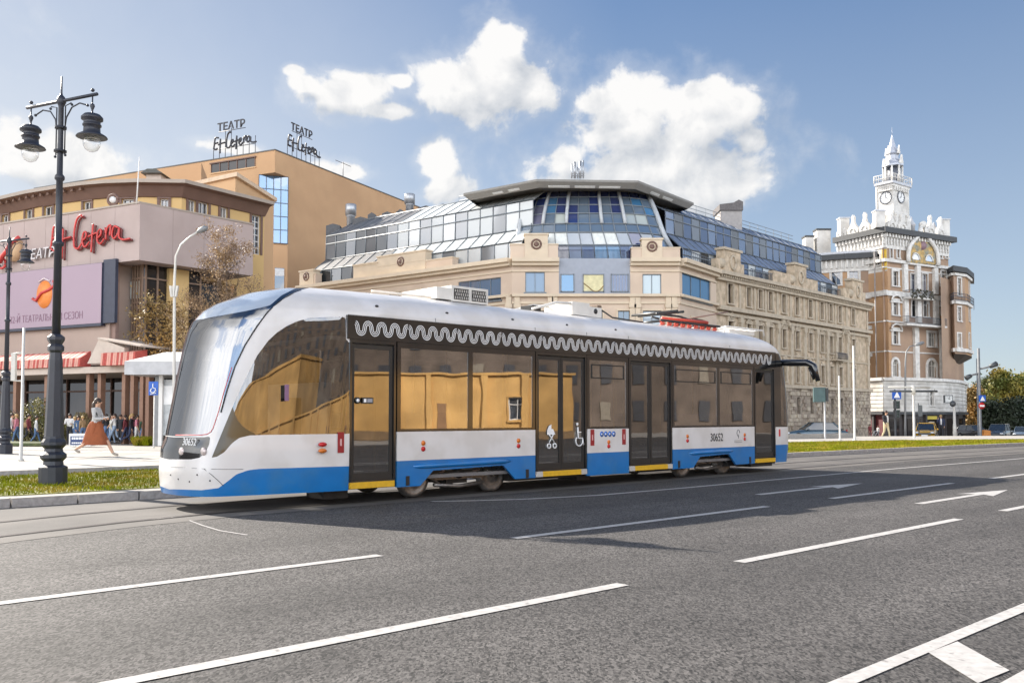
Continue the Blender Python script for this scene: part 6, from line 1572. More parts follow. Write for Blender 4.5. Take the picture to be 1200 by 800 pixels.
# left lower wing
pw = [(955, 128.5), (972, 127.5), (990, 126.6), (1008, 126.0), (1022, 125.4), (1031, 124.6)]
pv = [AT(x, 330, Y) for x, Y in pw]
for p in pv: p.z = 0
zL1 = AT(1000, 300, 126.5).z
mb = MB(); mt = MB()
for i in range(len(pv)-1):
    fr = Fr(pv[i], pv[i+1]-pv[i]); Lq = (pv[i+1]-pv[i]).length; hs_ = []
    for x, w in ((979.5, 1.2), (1000.5, 1.2), (1018, 1.0)):
        for y0, y1 in ((317, 334), (352, 370), (386, 404), (420, 442)):
            if x < 1010 and y0 > 330: continue
            a, _ = fr.px(x, y0)
            if w/2+.1 < a < Lq-w/2-.1: hs_.append((a-w/2, a+w/2, fr.px(x, y1)[1], fr.px(x, y0)[1], y0 > 410))
    facade(mb, fr, 0, Lq, zW, zL1-1.4, hs_, TO if i < 3 else TB, .3)
    for h in hs_: window(tw, fr, h, WFG, GB, .25, 1, True, TWS, .28, arch=h[4], wallm=TWS)
    mt.box((0, .004, zL1-2.2), (Lq, .15, zL1-.5), TWS, fr); n = max(1, int(Lq/.6))
    for q in range(n): a = Lq*(q+.5)/n; mt.box((a-.12, .151, zL1-1.7), (a+.12, .4, zL1-.52), TWS, fr)
    mt.box((-.05, .004, zL1-.5), (Lq+.05, .8, zL1+.25), TD, fr); mt.box((-.05, .0, zL1+.255), (Lq+.05, .6, zL1+.6), TG, fr)
    for y in (341, 378, 411): z = zz(y, 1030); mt.box((-.05, .004, z-.5), (Lq+.05, .3, z), TWS, fr)
mb.build('wing_wall', tw); mt.build('wing_cornice', tw)
mb = MB(); mb.prism([Vector((p.x, p.y+.2, zL1+.25)) for p in pv]+[Vector((pv[-1].x, 140, zL1+.25)), Vector((pv[0].x, 142, zL1+.25))], (0, 0, .1), TG); mb.build('wing_roof', tw)
mb = MB(); a = AT(1026.5, 400, 123.6); mb.tube([(a.x, a.y, -2.5), (a.x, a.y, 24)], .09, mat('drainpipe', (.24, .22, .21), .5), 6); mb.build('drainpipe', tw)
# roof terrace ornaments: ogee gablets, chimneys
gab = thing('roof_ornaments', 'white ogee gablets, pinnacles and chimneys crowding the roof edge around the clock tower', 'roof ornament', Kc+Vector((0, 0, 28)), world=True)
z0 = zE2+.36
def gablet(fr, a, w, h, d=-.5):
    mb = MB(); pr = [(-1, 0), (-1, .28), (-.72, .42), (-.38, .55), (-.2, .75), (-.26, .95), (0, 1.08), (.26, .95), (.2, .75), (.38, .55), (.72, .42), (1, .28), (1, 0)]
    mb.prism([fr(a+u*w/2, d, z0+v*h) for u, v in pr], -fr.n*.45, TWS); mb.tube([fr(a+w*.25*math.cos(math.pi*i/8), d+.04, z0+h*.12+w*.28*math.sin(math.pi*i/8)) for i in range(9)], .1, TW, 5)
    mb.build('gablet', gab)
for i in range(4): gablet(FLt, 1.9+i*2.05, 1.8, 2.6)
for a in (2.2, 4.4, 10.6, 12.9): gablet(FRt, a, 1.8, 2.6 if a > 6 else 2.2)
def chimney(p, w, h, mcap=TD):
    mb = MB(); mb.box((p.x-w/2, p.y-w/2, z0), (p.x+w/2, p.y+w/2, z0+h), TW); mb.box((p.x-w/2-.1, p.y-w/2-.1, z0+h+.001), (p.x+w/2+.1, p.y+w/2+.1, z0+h+.2), TG); mb.build('chimney', gab)
chimney(FLt(LLt-.9, -1.0, 0), 1.3, 2.6); chimney(FRt(.3, -1.2, 0), 1.25, 2.2); chimney(FRt(LRt-1.0, -1.2, 0), 1.25, 2.5)
for a, h in ((6.2, 3.1), (9.0, 2.4), (14.0, 2.2)):
    mb = MB(); p = FRt(a, -2.5, z0); mb.lathe([(.5, 0), (.45, h*.6), (.6, h*.65), (.3, h*.85), (.05, h*1.15)], p, TG if a != 6.2 else TD, 8); mb.build('pinnacle', gab)
for x, Y, y0 in ((963.5, 134, 271), (947, 134, 279)):
    p = AT(x, 290, Y); q = AT(x, y0, Y); w = 1.0 if x > 950 else .6
    r = thing('chimney', 'white chimney with dark cap left of the clock house roof' if x > 950 else 'small white chimney just right of the end of the glass roof', 'chimney', p, world=True); mb = MB(); mb.box((p.x-w, Y-.8, p.z-4), (p.x+w, Y+.8, q.z), TW); mb.build('stack', r)
    mb = MB(); mb.box((p.x-w-.1, Y-.9, q.z+.001), (p.x+w+.1, Y+.9, q.z+.25), TD); mb.build('cap', r)
# tower
ct = thing('clock_tower', 'white square clock tower with two round clock faces and a pointed spire', 'tower', AT(1047, 250, 128), world=True)
c0 = AT(1047, 250, 124.5); c0.z = 0
s1 = 1.0; Fa = Fr(c0, (-.62, .784)); Fb = Fr(c0, (.80, .60)); sL = 3.05; sRr = 2.9
aA, _ = Fa.px(1029.5, 232); aB, _ = Fb.px(1064, 232)
zA0, zA1 = zE2+.3, AT(1047, 219, 125).z
foot = [Fa(0, 0, 0), Fa(aA, 0, 0), Fa(aA, 0, 0)+Fb.d*aB, Fb(aB, 0, 0)]
cc_ = sum(foot, Vector())/4
def ringp(k, z): return [Vector((cc_.x+(p.x-cc_.x)*k, cc_.y+(p.y-cc_.y)*k, z)) for p in foot]
mb = MB(); mb.prism(ringp(1, zA0), (0, 0, zA1-zA0), TW); mb.build('shaft', ct)
mb = MB(); mb.prism(ringp(1.15, zA1+.003), (0, 0, .35), TWS); mb.prism(ringp(1.30, zA1+.355), (0, 0, .35), TG)
for fr, Lx in ((Fa, aA), (Fb, aB)):
    n = 8
    for i in range(n): a = Lx*(i+.5)/n; mb.box((a-.11, .004, zA1-.55), (a+.11, .25, zA1), TWS, fr)
mb.build('cornice', ct)
mb = MB()
rp = ringp(1.28, zA1+.7)
for dz in (.5, 1.0): mb.tube([p+Vector((0, 0, dz)) for p in rp+rp[:1]], .05, TWS, 4)
for i in range(4):
    for t in range(8): p = rp[i].lerp(rp[(i+1) % 4], t/8); mb.tube([p, p+Vector((0, 0, 1.0))], .03 if t else .09, TWS, 4)
mb.build('balustrade', ct)
for fr, Lx, x in ((Fa, aA, 1038), (Fb, aB, 1058.8)):
    a, z = fr.px(x, 232); a = Lx/2; r = .84
    mb = MB(); mb.tube([fr(a+r*math.cos(i*math.pi/12), .06, z+r*math.sin(i*math.pi/12)) for i in range(25)], .08, mat('clock_ring', (.08, .085, .10), .4), 6)
    mb.prism([fr(a+r*.95*math.cos(i*math.pi/12), .02, z+r*.95*math.sin(i*math.pi/12)) for i in range(24)], fr.n*.04, mat('clock_face', (.66, .66, .66), .5)); cf = mb.build('clock_face', ct)
    mb = MB()
    for k in range(12): t = k*math.pi/6; mb.tube([fr(a+r*.7*math.cos(t), .075, z+r*.7*math.sin(t)), fr(a+r*.86*math.cos(t), .075, z+r*.86*math.sin(t))], .03, BF2, 4)
    mb.tube([fr(a, .09, z), fr(a+.06, .09, z+.6)], .04, BF2, 4); mb.tube([fr(a, .09, z), fr(a-.3, .09, z-.15)], .05, BF2, 4); mb.build('clock_hands', cf)
for fr, Lx, a in ((Fa, aA, aA+.35), (Fb, aB, aB+.35)):
    mb = MB(); p = fr(a, -.2, 0); mb.tube([(p.x, p.y, zA0+1.5), (p.x, p.y, zA1+.35)], .16, TWS, 8); mb.build('corner_colonnette', ct)
for i, (fr, a) in enumerate(((Fa, .6), (Fa, aA-.3), (Fb, .6), (Fb, aB-.4))):
    mb = MB(); mb.prism([fr(a+u, .3, zA0+v) for u, v in ((-.6, 0), (-.5, 1.6), (-.25, 2.1), (-.4, 2.5), (.4, 2.5), (.25, 2.1), (.5, 1.6), (.6, 0))], -fr.n*.5, TWS); mb.build('buttress', ct)
SPM = mat('spire_metal', (.36, .38, .43), .45, metal=.3, var=.12)
Ys = cc_.y; zf = lambda y: AT(1047, y, Ys).z
zl0, zl1, zl2, zl3 = zA1+.7, zf(196), zf(181), zf(160)
mb = MB()
R1 = 1.25
for k in range(8): t = k*math.pi/4+.3; mb.tube([(cc_.x+R1*math.cos(t), cc_.y+R1*math.sin(t), zl0), (cc_.x+R1*math.cos(t), cc_.y+R1*math.sin(t), zl1)], .14, TWS, 6)
mb.lathe([(.75, 0), (.75, zl1-zl0)], (cc_.x, cc_.y, zl0), mat('lantern_dark', (.12, .13, .16), .5), 8); mb.build('lantern', ct)
mb = MB(); mb.lathe([(1.5, 0), (1.5, .25), (1.25, .6), (.85, 1.0), (.75, (zl2-zl1)*.9), (.95, (zl2-zl1)), (.8, (zl2-zl1)+.25)], (cc_.x, cc_.y, zl1), SPM, 8, sm=False)
for k in range(4): t = k*math.pi/2+.6; mb.prism([(cc_.x+1.25*math.cos(t+q*.35), cc_.y+1.25*math.sin(t+q*.35), zl1+.2+(1.3 if q == 0 else 0)) for q in (-1, 0, 1)], (.25*math.cos(t), .25*math.sin(t), 0), TWS)
for k in range(4): t = k*math.pi/2+.6; mb.prism([(cc_.x+.9*math.cos(t+q*.35), cc_.y+.9*math.sin(t+q*.35), zl2-.1+(1.2 if q == 0 else 0)) for q in (-1, 0, 1)], (.2*math.cos(t), .2*math.sin(t), 0), TWS)
mb.build('upper_stage', ct)
mb = MB(); mb.lathe([(.75, 0), (.45, (zl3-zl2)*.4), (.16, (zl3-zl2)*.8), (.04, (zl3-zl2))], (cc_.x, cc_.y, zl2+.2), SPM, 8, sm=False); mb.tube([(cc_.x, cc_.y, zl3), (cc_.x, cc_.y, zl3+1.3)], .03, SPM, 4); mb.build('spire', ct)
# ------------------------------------------------------------------ buildings across the road to the right (outside the frame, seen in the tram's glass)
OCW = mat('ochre_house', (.54, .32, .11), .85, var=.22, vs=.5, col2=(.45, .26, .085), c2s=.4)
hs_ = thing('ochre_house', 'long low ochre building on the far side of the road right of the camera', 'building', (40, -10, 0), world=True)
HF = Fr((31.6, -61, 0), (.10, 1), None); HF.n = Vector((-HF.d.y, HF.d.x, 0)).normalized()
mb = MB(); hol = [(75.5, 76.6, 1.2, 2.6)]
facade(mb, HF, 0, 79.5, -.2, 4.1, hol, OCW, .3); mb.face([HF(0, 0, 4.1), HF(79.5, 0, 4.1), HF(79.5, -9, 4.6), HF(0, -9, 4.6)], mat('low_roof', (.12, .10, .09), .8)); mb.face([HF(79.5, 0, -.2), HF(79.5, -9, -.2), HF(79.5, -9, 4.5), HF(79.5, 0, 4.1)], OCW)
mb.box((-.2, .005, 3.98), (79.7, .2, 4.12), OCW, HF); mb.build('wall', hs_)
mb = MB(); mb.box((0, -9, 4.13), (46, .05, 8.6), OCW, HF); mb.box((-.1, -9.1, 8.601), (46.1, .25, 8.85), OCW, HF); mb.build('upper_storey', hs_)
mb = MB(); ro = random.Random(9); a = .6
while a < 78: w = ro.uniform(.25, .5); mb.box((a, .005, 0), (a+w, .22, 3.97), OCW, HF); a += ro.uniform(1.8, 3.6)
mb.box((-.1, .006, 0), (79.6, .12, .5), mat('ochre_plinth', (.20, .13, .07), .9, var=.3, vs=1), HF); mb.build('pilasters', hs_)
mb = MB()
for a in (22, 34.5, 41, 49.5, 53.5, 58.5, 64.5, 71.0): mb.box((a, .01, .5), (a+ro.uniform(.5, 1.1), .05, ro.uniform(1.7, 2.6)), mat('ochre_door', (.24, .13, .06), .6), HF)
mb.build('door', hs_)
for h in hol: window(hs_, HF, h, WFR, GB, .25, 1, True, OCW, .1)
hb = thing('brown_block', 'tall grey brown apartment block behind the low ochre building right of the camera', 'building', (62, 0, 0), world=True)
BRG = mat('grey_brown_render', (.125, .095, .075), .9, var=.3, vs=.6); BRG2 = mat('window_band', (.05, .05, .055), .4)
mb = MB(); mb.box((62, -60, -2), (76, 66, 27), BRG); mb.build('wall', hb)
for fl in range(8):
    mb = MB()
    for i in range(44): y = -58+i*2.8; mb.box((61.9, y, 1+fl*3.2), (61.998, y+.9, 2.7+fl*3.2), BRG2 if (i*3+fl*5) % 7 else mat('tan_curtain', (.2, .17, .13), .6))  # some windows in a lighter tan tone
    mb.build('window_row', hb, recalc=False)
hg = thing('grey_house', 'long grey brown house with dark windows, left of the theatre and out of the frame', 'building', (-95, -10, 0), world=True)
mb = MB(); mb.box((-110, -60, -1), (-96, 26, 11), mat('grey_house_wall', (.22, .17, .14), .9, var=.2, vs=.3)); mb.build('wall', hg)
mb = MB(); [mb.box((-95.998, -56+i*4.4, 1+j*3.4), (-95.9, -54+i*4.4, 3+j*3.4), BRG2) for i in range(18) for j in range(3)]; mb.build('window_row', hg, recalc=False)
# ------------------------------------------------------------------ ornate lamp posts
IRON = mat('painted_iron', (.022, .024, .034), .45, var=.12, vs=6)
BULB = bpy.data.materials.new('clear_globe'); BULB.use_nodes = True; _nt = BULB.node_tree; _nt.nodes.remove(_nt.nodes['Principled BSDF'])
_t = _n(_nt, 'ShaderNodeBsdfTransparent'); _g = _n(_nt, 'ShaderNodeBsdfGlossy'); _g.inputs['Roughness'].default_value = .02; _l = _n(_nt, 'ShaderNodeLayerWeight'); _l.inputs['Blend'].default_value = .25; _mm = _n(_nt, 'ShaderNodeMixShader')
_nt.links.new(_l.outputs['Facing'], _mm.inputs[0]); _nt.links.new(_t.outputs[0], _mm.inputs[1]); _nt.links.new(_g.outputs[0], _mm.inputs[2]); _nt.links.new(_mm.outputs[0], _nt.nodes['Material Output'].inputs['Surface'])
def lamp_post(loc, H, rz, label, group):
    r = thing('lamp_post', label, 'lamp post', loc, rz, group); k = H/8.65
    mb = MB(); S8 = [(.26, 0), (.26, .38), (.22, .40), (.20, .46), (.27, .52), (.27, .60), (.19, .66), (.18, .74), (.25, .80), (.25, .90), (.185, .97)]
    mb.lathe([(a*k, b*k) for a, b in [(.28, 0), (.28, .36), (.2, .40), (.19, .48), (.255, .55), (.255, .62), (.185, .68), (.175, .74), (.245, .82), (.245, .88), (.20, .95), (.195, 1.0)]], (0, 0, 0), IRON, 12, sm=False); mb.build('base', r)
    mb = MB(); mb.lathe([(a*k, b*k) for a, b in [(.19, 1.0), (.135, 2.60), (.115, 2.75), (.16, 2.80), (.16, 2.88), (.12, 2.93), (.17, 3.02), (.17, 3.08), (.10, 3.14)]], (0, 0, 0), IRON, 8, sm=False)
    mb.lathe([(a*k, b*k) for a, b in [(.088, 3.1), (.075, 5.0), (.11, 5.03), (.11, 5.09), (.07, 5.12), (.066, 6.4), (.1, 6.44), (.1, 6.5), (.06, 6.55), (.055, 7.4), (.055, 8.0), (.075, 8.05), (.10, 8.1), (.075, 8.2), (.03, 8.25), (.02, 8.3), (.016, 8.65)]], (0, 0, 0), IRON, 12); mb.build('column', r)
    mb = MB(); A_ = .92*k; z = 8.12*k
    mb.tube([(-A_-.12, 0, z), (A_+.12, 0, z)], .035*k, IRON, 8); mb.ball((-A_, 0, z+.1*k), .04*k, IRON, 8, 6); mb.ball((A_, 0, z+.1*k), .04*k, IRON, 8, 6); mb.build('crossarm', r)
    mb = MB()
    for s in (-1, 1):
        mb.tube([(s*.13*k, 0, z-.55*k), (s*.16*k, 0, z-.38*k), (s*.32*k, 0, z-.18*k), (s*.55*k, 0, z-.12*k), (s*.78*k, 0, z-.20*k)], .016*k, IRON, 6); mb.ball((s*.78*k, 0, z-.2*k), .032*k, IRON, 6, 5)
        mb.tube([(s*.13*k, 0, z-1.15*k), (s*.13*k, 0, z-.12*k), (s*.3*k, 0, z-.08*k)], .014*k, IRON, 6); mb.ball((s*.15*k, 0, z-1.18*k), .03*k, IRON, 6, 5); mb.ball((s*.32*k, 0, z-.12*k), .03*k, IRON, 6, 5)
    mb.lathe([(.12*k, 0), (.12*k, .05*k)], (0, 0, z-.6*k), IRON, 10); mb.lathe([(.13*k, 0), (.13*k, .04*k)], (0, 0, z-1.1*k), IRON, 10); mb.build('scroll_bracket', r)
    for s in (-1, 1):
        mb = MB(); c = (s*A_, 0, z)
        mb.lathe([(a*k, b*k) for a, b in [(.014, 0), (.014, -.18), (.04, -.20), (.05, -.24), (.02, -.32), (.02, -.38), (.16, -.42), (.215, -.48), (.215, -.53), (.165, -.55), (.165, -.62), (.185, -.63), (.185, -.66), (.16, -.67), (.17, -.80), (.29, -.87), (.31, -.90), (.28, -.905), (.15, -.89), (.02, -.86)]], c, IRON, 20); l = mb.build('lantern', r)
        mb = MB(); mb.lathe([(a*k, b*k) for a, b in [(.16, -.90), (.175, -1.0), (.165, -1.08), (.12, -1.16), (.05, -1.2), (.005, -1.205)]], c, BULB, 18); mb.build('globe', l, recalc=False)
    return r
pb_ = G(62, 567, .15); top_ = AT(72, 90, pb_.y)
lamp_post(pb_, top_.z-.15, R(-24), 'tall dark ornate lamp post with two hanging lanterns standing in the median grass', 'ornate lamp posts')
pb2 = G(5, 531.5, .25); s2 = AT(9, 266, pb2.y).z-.25
lamp_post(pb2, s2, R(-24), 'farther and shorter-looking ornate lamp post standing on the pale platform at the left edge', 'ornate lamp posts')
# ------------------------------------------------------------------ plain poles
WPO = mat('white_pole', (.52, .50, .46), .45, var=.05); GPO = mat('grey_pole', (.20, .205, .21), .5, metal=.3, var=.1); DPO = mat('dark_pole', (.05, .055, .06), .5)
def pole(name, x, yt, yb, z0, rpx, m, label, cat='post', group=None):
    b = G(x, yb, z0) if z0 is not None else None
    t = AT(x, yt, b.y); r = thing(name, label, cat, b, world=True, group=group); rr_ = rpx*b.y/F/2
    mb = MB(); mb.lathe([(rr_*1.9, 0), (rr_*1.9, .04), (rr_, .06), (rr_*.8, t.z-b.z)], b, m, 10); mb.build('shaft', r); return r, b, t
pole('white_post', 984.5, 440, 515.5, .14, 2.5, WPO, 'shorter of the two white posts between the tram and the carved building')
pole('white_post', 1001.8, 405, 516, .14, 2.9, WPO, 'taller of the two white posts between the tram and the carved building')
r, b, t = pole('cantilever_mast', 1071.5, 452, 514.5, .05, 3.0, WPO, 'white mast with horizontal arms to both sides in front of the clock house', 'mast')
mb = MB(); s = b.y/F; mb.tube([(b.x-29*s, b.y, t.z-.08), (b.x+1, b.y, t.z-.08)], .05, WPO, 6); mb.tube([(b.x-28*s, b.y, t.z-.32), (b.x+28*s, b.y, t.z-.32)], .06, DPO, 6); mb.build('arm', r)
mb = MB(); mb.lathe([(.12, 0), (.12, .5)], (b.x, b.y, t.z-.5), WPO, 8); mb.build('collar', r)
r, b, t = pole('sign_pole', 967, 454, 514.5, .1, 2.4, mat('pale_grey_pole', (.42, .42, .42), .5), 'grey pole carrying a dark teal box sign beside the tram rear', 'pole')
mb = MB(); s = b.y/F; mb.box((b.x-14*s, b.y-.25, t.z-17*s), (b.x-.5*s, b.y-.05, t.z), mat('teal_box', (.045, .085, .09), .5)); mb.box((b.x+1.2*s, b.y-.1, t.z-16*s), (b.x+4*s, b.y+.1, t.z-.5*s), DPO); mb.box((b.x-13.4*s, b.y-.26, t.z-16.4*s), (b.x-1*s, b.y-.251, t.z-.6*s), mat('teal_face', (.06, .11, .115), .3, var=.2)); mb.build('box_sign', r)
def street_lamp(x, yb, z0, pts, m, rpx, label, group='curved street lamps', head=True):
    b = G(x, yb, z0) if yb < 560 else Vector((0, 0, 0)); r = thing('street_lamp', label, 'street lamp', b, world=True, group=group); s = b.y/F
    P_ = [AT(px_, py_, b.y) for px_, py_ in pts]; rr_ = rpx*s/2
    mb = MB(); mb.tube([b, b+Vector((0, 0, 1.0)), P_[0]]+P_[1:-1], [rr_*1.5, rr_*1.2, rr_]+[rr_*.7]*(len(P_)-2), m, 8); mb.build('pole', r)
    mb = MB(); a, c = P_[-2], P_[-1]; mb.tube([a, a.lerp(c, .3), a.lerp(c, .8), c], [rr_*.8, rr_*2.0, rr_*2.2, rr_*.8], GPO, 8); mb.build('lamp_head', r); return r, b
r, b = street_lamp(203.5, 524, 0.0, [(204.5, 330), (206, 300), (212, 287), (222, 278), (231, 272), (243, 266)], WPO, 3.2, 'slender white street lamp with curved arm and funnel brackets left of the tram nose')
s = b.y/F; p = AT(204, 342, b.y); mb = MB()
for dx in (-4, 0, 4): mb.prism([(p.x+(dx-1.2)*s*1.0, b.y-.1, p.z+7*s), (p.x+(dx+1.6)*s*1.0, b.y-.1, p.z+7*s), (p.x+(dx*.6+1)*s, b.y-.1, p.z-6*s), (p.x+(dx*.6-1)*s, b.y-.1, p.z-6*s)], (0, .15, 0), WPO)
mb.build('funnel_bracket', r)
street_lamp(1061, 514, -.2, [(1061, 425), (1062, 412), (1066, 406), (1072, 404.5), (1083, 401)], GPO, 2.0, 'thin grey street lamp with short curved arm in front of the clock house')
# pole with parking sign, left of the tram
r, b, t = pole('parking_sign', 180, 447, 524.5, .0, 1.6, WPO, 'blue square disabled parking sign on a thin pole beside the tram nose', 'sign')
SB = mat('sign_blue', (.01, .09, .42), .4); SW_ = mat('sign_white', (.75, .75, .75), .4); SR = mat('sign_red_round', (.5, .02, .02), .4)
s = b.y/F; z = AT(180, 455, b.y).z; mb = MB(); mb.box((b.x-5.6*s, b.y-.14, z-8*s), (b.x+5.4*s, b.y-.10, z+8*s), SB); mb.build('sign_plate', r)
mb = MB(); fr = Fr((b.x, b.y-.16, 0), (1, 0)); q = .013
mb.tube([fr(-.02, 0, z+.22), fr(-.02, 0, z+.02), fr(.09, 0, z+.0), fr(.12, 0, z-.14)], .026, SW_, 5); mb.tube([fr(-.02+.10*math.cos(a), 0, z-.10+.10*math.sin(a)) for a in [2+i*.6 for i in range(8)]], .025, SW_, 5); mb.tube([fr(-.13, 0, z-.27), fr(.14, 0, z-.20)], .02, SW_, 4); mb.build('wheelchair_symbol', r)
# narrow white post with bracket at the left edge
r, b, t = pole('white_post', 24.5, 384, 540, .25, 3.6, WPO, 'slim white post with a rectangular bracket frame between the two ornate lamp posts')
s = b.y/F; mb = MB(); zt_, zb2 = AT(20, 413.5, b.y).z, AT(20, 446, b.y).z; x0 = b.x-11*s
mb.tube([(b.x, b.y, zt_), (x0, b.y, zt_), (x0, b.y, zb2), (b.x, b.y, zb2)], .03, WPO, 6); mb.box((x0-.05, b.y-.05, zb2), (x0+.06, b.y+.05, zt_), WPO); mb.build('bracket_frame', r)
# tram stop / metro shelter beside the nose
sh = thing('shelter', 'white roofed stop shelter with glass panels just left of the tram nose', 'shelter', G(180, 522, 0), world=True)
Y = 44.0; a = AT(158, 440, Y); b = AT(196, 440, Y); zt_ = AT(170, 425, Y).z; zr = AT(180, 411, Y).z; x1 = a.x+6.5
SHW = mat('shelter_white', (.66, .65, .63), .5, var=.04)
mb = MB(); mb.box((a.x, Y-1.2, a.z), (x1, Y+3.5, zt_), mat('shelter_fascia', (.42, .42, .43), .5)); mb.prism([(a.x, Y-1.2, zt_+.003), (x1, Y-1.2, zt_+.003), (x1-.5, Y+.8, zr), (a.x+1.2, Y+.8, zr)], (0, 2.6, 0), SHW); mb.build('roof', sh)
for x in (186, 190.5, 214): p = AT(x, 480, Y); mb = MB(); mb.box((p.x-.09, Y-.3, 0), (p.x+.09, Y-.1, a.z-.003), GPO if x < 190 else SHW); mb.build('post', sh)
mb = MB(); p = AT(196, 480, Y); mb.box((p.x-.3, Y-.1, .5), (p.x+.5, Y, 3.2), mat('info_panel', (.45, .47, .48), .3, var=.3, vs=3)); mb.box((p.x-.2, Y-.12, 2.0), (p.x+.3, Y-.101, 2.9), SW_); mb.build('info_panel', sh)
mb = MB(); mb.box((p.x-.9, Y+2.8, .2), (x1-.3, Y+2.86, a.z-.2), GSH); mb.box((a.x+1.5, Y+.4, .35), (x1-1.0, Y+.8, .45), DPO); mb.build('glass_panel', sh)
# banner planter
bn = thing('banner_stand', 'low white and navy banner stand with pale text lines behind the walking woman', 'banner', G(92, 523, 0), world=True)
Y = G(92, 523, 0).y; p0, p1 = AT(80.5, 523, Y), AT(106, 523, Y); h = AT(92, 508, Y).z
mb = MB(); mb.box((p0.x, Y, .02), (p1.x, Y+.5, h), SHW); mb.build('stand', bn)
mb = MB(); mb.box((p0.x+.08, Y-.02, .08), (p1.x-.08, Y-.003, h-.12), mat('banner_navy', (.035, .06, .16), .6)); mb.build('banner', bn)
t_ = text_mesh('НОВЫЙ МАРШРУТ', .17, SW_, 0, .003, name='banner_text', sx=.62); 
bpy.data.objects.remove(t_)
mb = MB(); rb = random.Random(1)
for j, (zz_, hh) in enumerate(((h-.27, .11), (h-.47, .07), (h-.60, .07), (h-.75, .07))):
    x = p0.x+.15
    while x < p1.x-.25: w = rb.uniform(.04, .09)*(1.5 if j == 0 else 1); mb.box((x, Y-.026, zz_), (x+w, Y-.0205, zz_+hh), SW_); x += w+rb.choice((.02, .02, .07))
mb.build('text_lines', bn)
# traffic signs and lights on the right
r, b, t = pole('traffic_light', 1049.5, 456, 514, -.2, 2.6, DPO, 'traffic light pole with blue crossing sign facing the walking man', 'traffic light')
s = b.y/F; 
def plate(r, b, x, y0, y1, w, m, nm='sign_plate', d=.15, shape='box'):
    s = b.y/F; z0, z1 = AT(x, y1, b.y).z, AT(x, y0, b.y).z; cx = AT(x, y0, b.y).x; mb = MB()
    if shape == 'box': mb.box((cx-w*s/2, b.y-d-.04, z0), (cx+w*s/2, b.y-d, z1), m)
    elif shape == 'disc': mb.lathe([(w*s/2, -.04), (w*s/2, 0)], (cx, b.y-d, (z0+z1)/2), m, 18, axis='y')
    elif shape == 'tri': mb.prism([(cx-w*s/2, b.y-d-.04, z0), (cx+w*s/2, b.y-d-.04, z0), (cx, b.y-d-.04, z1)], (0, .04, 0), m)
    return mb.build(nm, r)
plate(r, b, 1049.5, 457, 467.5, 10.5, SB); plate(r, b, 1049.5, 458.5, 466, 7, SW_, 'crossing_symbol', .2, 'tri'); 
for y0 in (469.5, 480):
    mb = MB(); zc_ = AT(1050, y0+4.7, b.y).z; mb.box((b.x-2.2*s*1.3, b.y-.45, zc_-4.6*s), (b.x+2.2*s*1.3, b.y-.12, zc_+4.6*s), DPO)
    for k in range(3): mb.lathe([(1.2*s, -.06), (1.0*s, 0)], (b.x, b.y-.45, zc_+(k-1)*3*s), mat('lens_dark', (.08, .02, .02) if k == 2 else (.03, .05, .04), .3), 10, axis='y')
    mb.build('signal_head', r)
r, b, t = pole('lamp_mast', 1149, 408, 515, -.25, 3.6, GPO, 'tall grey mast with two lamp arms, crossing sign and red no entry sign', 'lamp mast')
s = b.y/F
mb = MB(); mb.tube([AT(1149, 432, b.y), AT(1158, 430, b.y), AT(1167, 426.5, b.y)], .07, GPO, 6); mb.tube([AT(1149, 437, b.y), AT(1140, 439, b.y), AT(1132, 443, b.y)], .07, GPO, 6); mb.build('lamp_arm', r)
for (x0, y0), (x1, y1) in (((1160, 429.5), (1168, 426)), ((1138, 440), (1132, 443))): mb = MB(); mb.tube([AT(x0, y0, b.y), AT(x1, y1, b.y)], [.14, .2], DPO, 6); mb.build('lamp_head', r)
plate(r, b, 1149.5, 463, 470.5, 8, SB); plate(r, b, 1149.5, 464, 469.5, 5.5, SW_, 'crossing_symbol', .2, 'tri')
plate(r, b, 1149, 471.5, 479, 7.5, SR, 'no_entry_disc', .15, 'disc'); plate(r, b, 1149, 474.4, 476.4, 5.2, SW_, 'no_entry_bar', .2)
pole('thin_pole', 1146.5, 420, 514, -.28, 1.4, GPO, 'thin grey pole directly left of the tall signed mast', 'pole')
r, b, t = pole('clock_post', 1119, 470, 514, -.2, 3.4, WPO, 'white post with a small dark camera and cone foot right of the standing man', 'post')
mb = MB(); mb.lathe([(.16, 0), (.13, .7), (.1, 1.1)], b, WPO, 10); mb.build('cone_foot', r); mb = MB(); p = AT(1116.5, 473, b.y); mb.ball(p, .22, DPO, 8, 6); mb.build('camera', r)
r, b, t = pole('utility_cabinet_pole', 1077, 472, 514, -.3, 1.2, DPO, 'dark pole with grey rear of a signal box beside the white mast', 'pole'); plate(r, b, 1077, 474.5, 487.5, 5, mat('signal_back', (.13, .14, .14), .5), 'signal_box')
# bracket frame sign on the white storey
fs = thing('bracket_clock', 'square framed street clock hung on the white storey of the clock house', 'clock', AT(1110, 468, 121), world=True)
p = AT(1110.5, 467.5, 121.2); s = 121/F; mb = MB(); w, h = 5*s, 4.6*s
mb.box((p.x-w, p.y-.3, p.z-h), (p.x+w, p.y, p.z+h), DPO); mb.build('case', fs); mb = MB(); mb.box((p.x-w*.82, p.y-.33, p.z-h*.8), (p.x+w*.82, p.y-.301, p.z+h*.8), mat('clock_dial', (.52, .53, .52), .5)); mb.tube([(p.x, p.y-.36, p.z), (p.x+.1, p.y-.36, p.z+.35)], .03, DPO, 4); mb.tube([(p.x, p.y-.36, p.z), (p.x+.2, p.y-.36, p.z)], .03, DPO, 4); mb.build('dial', fs)
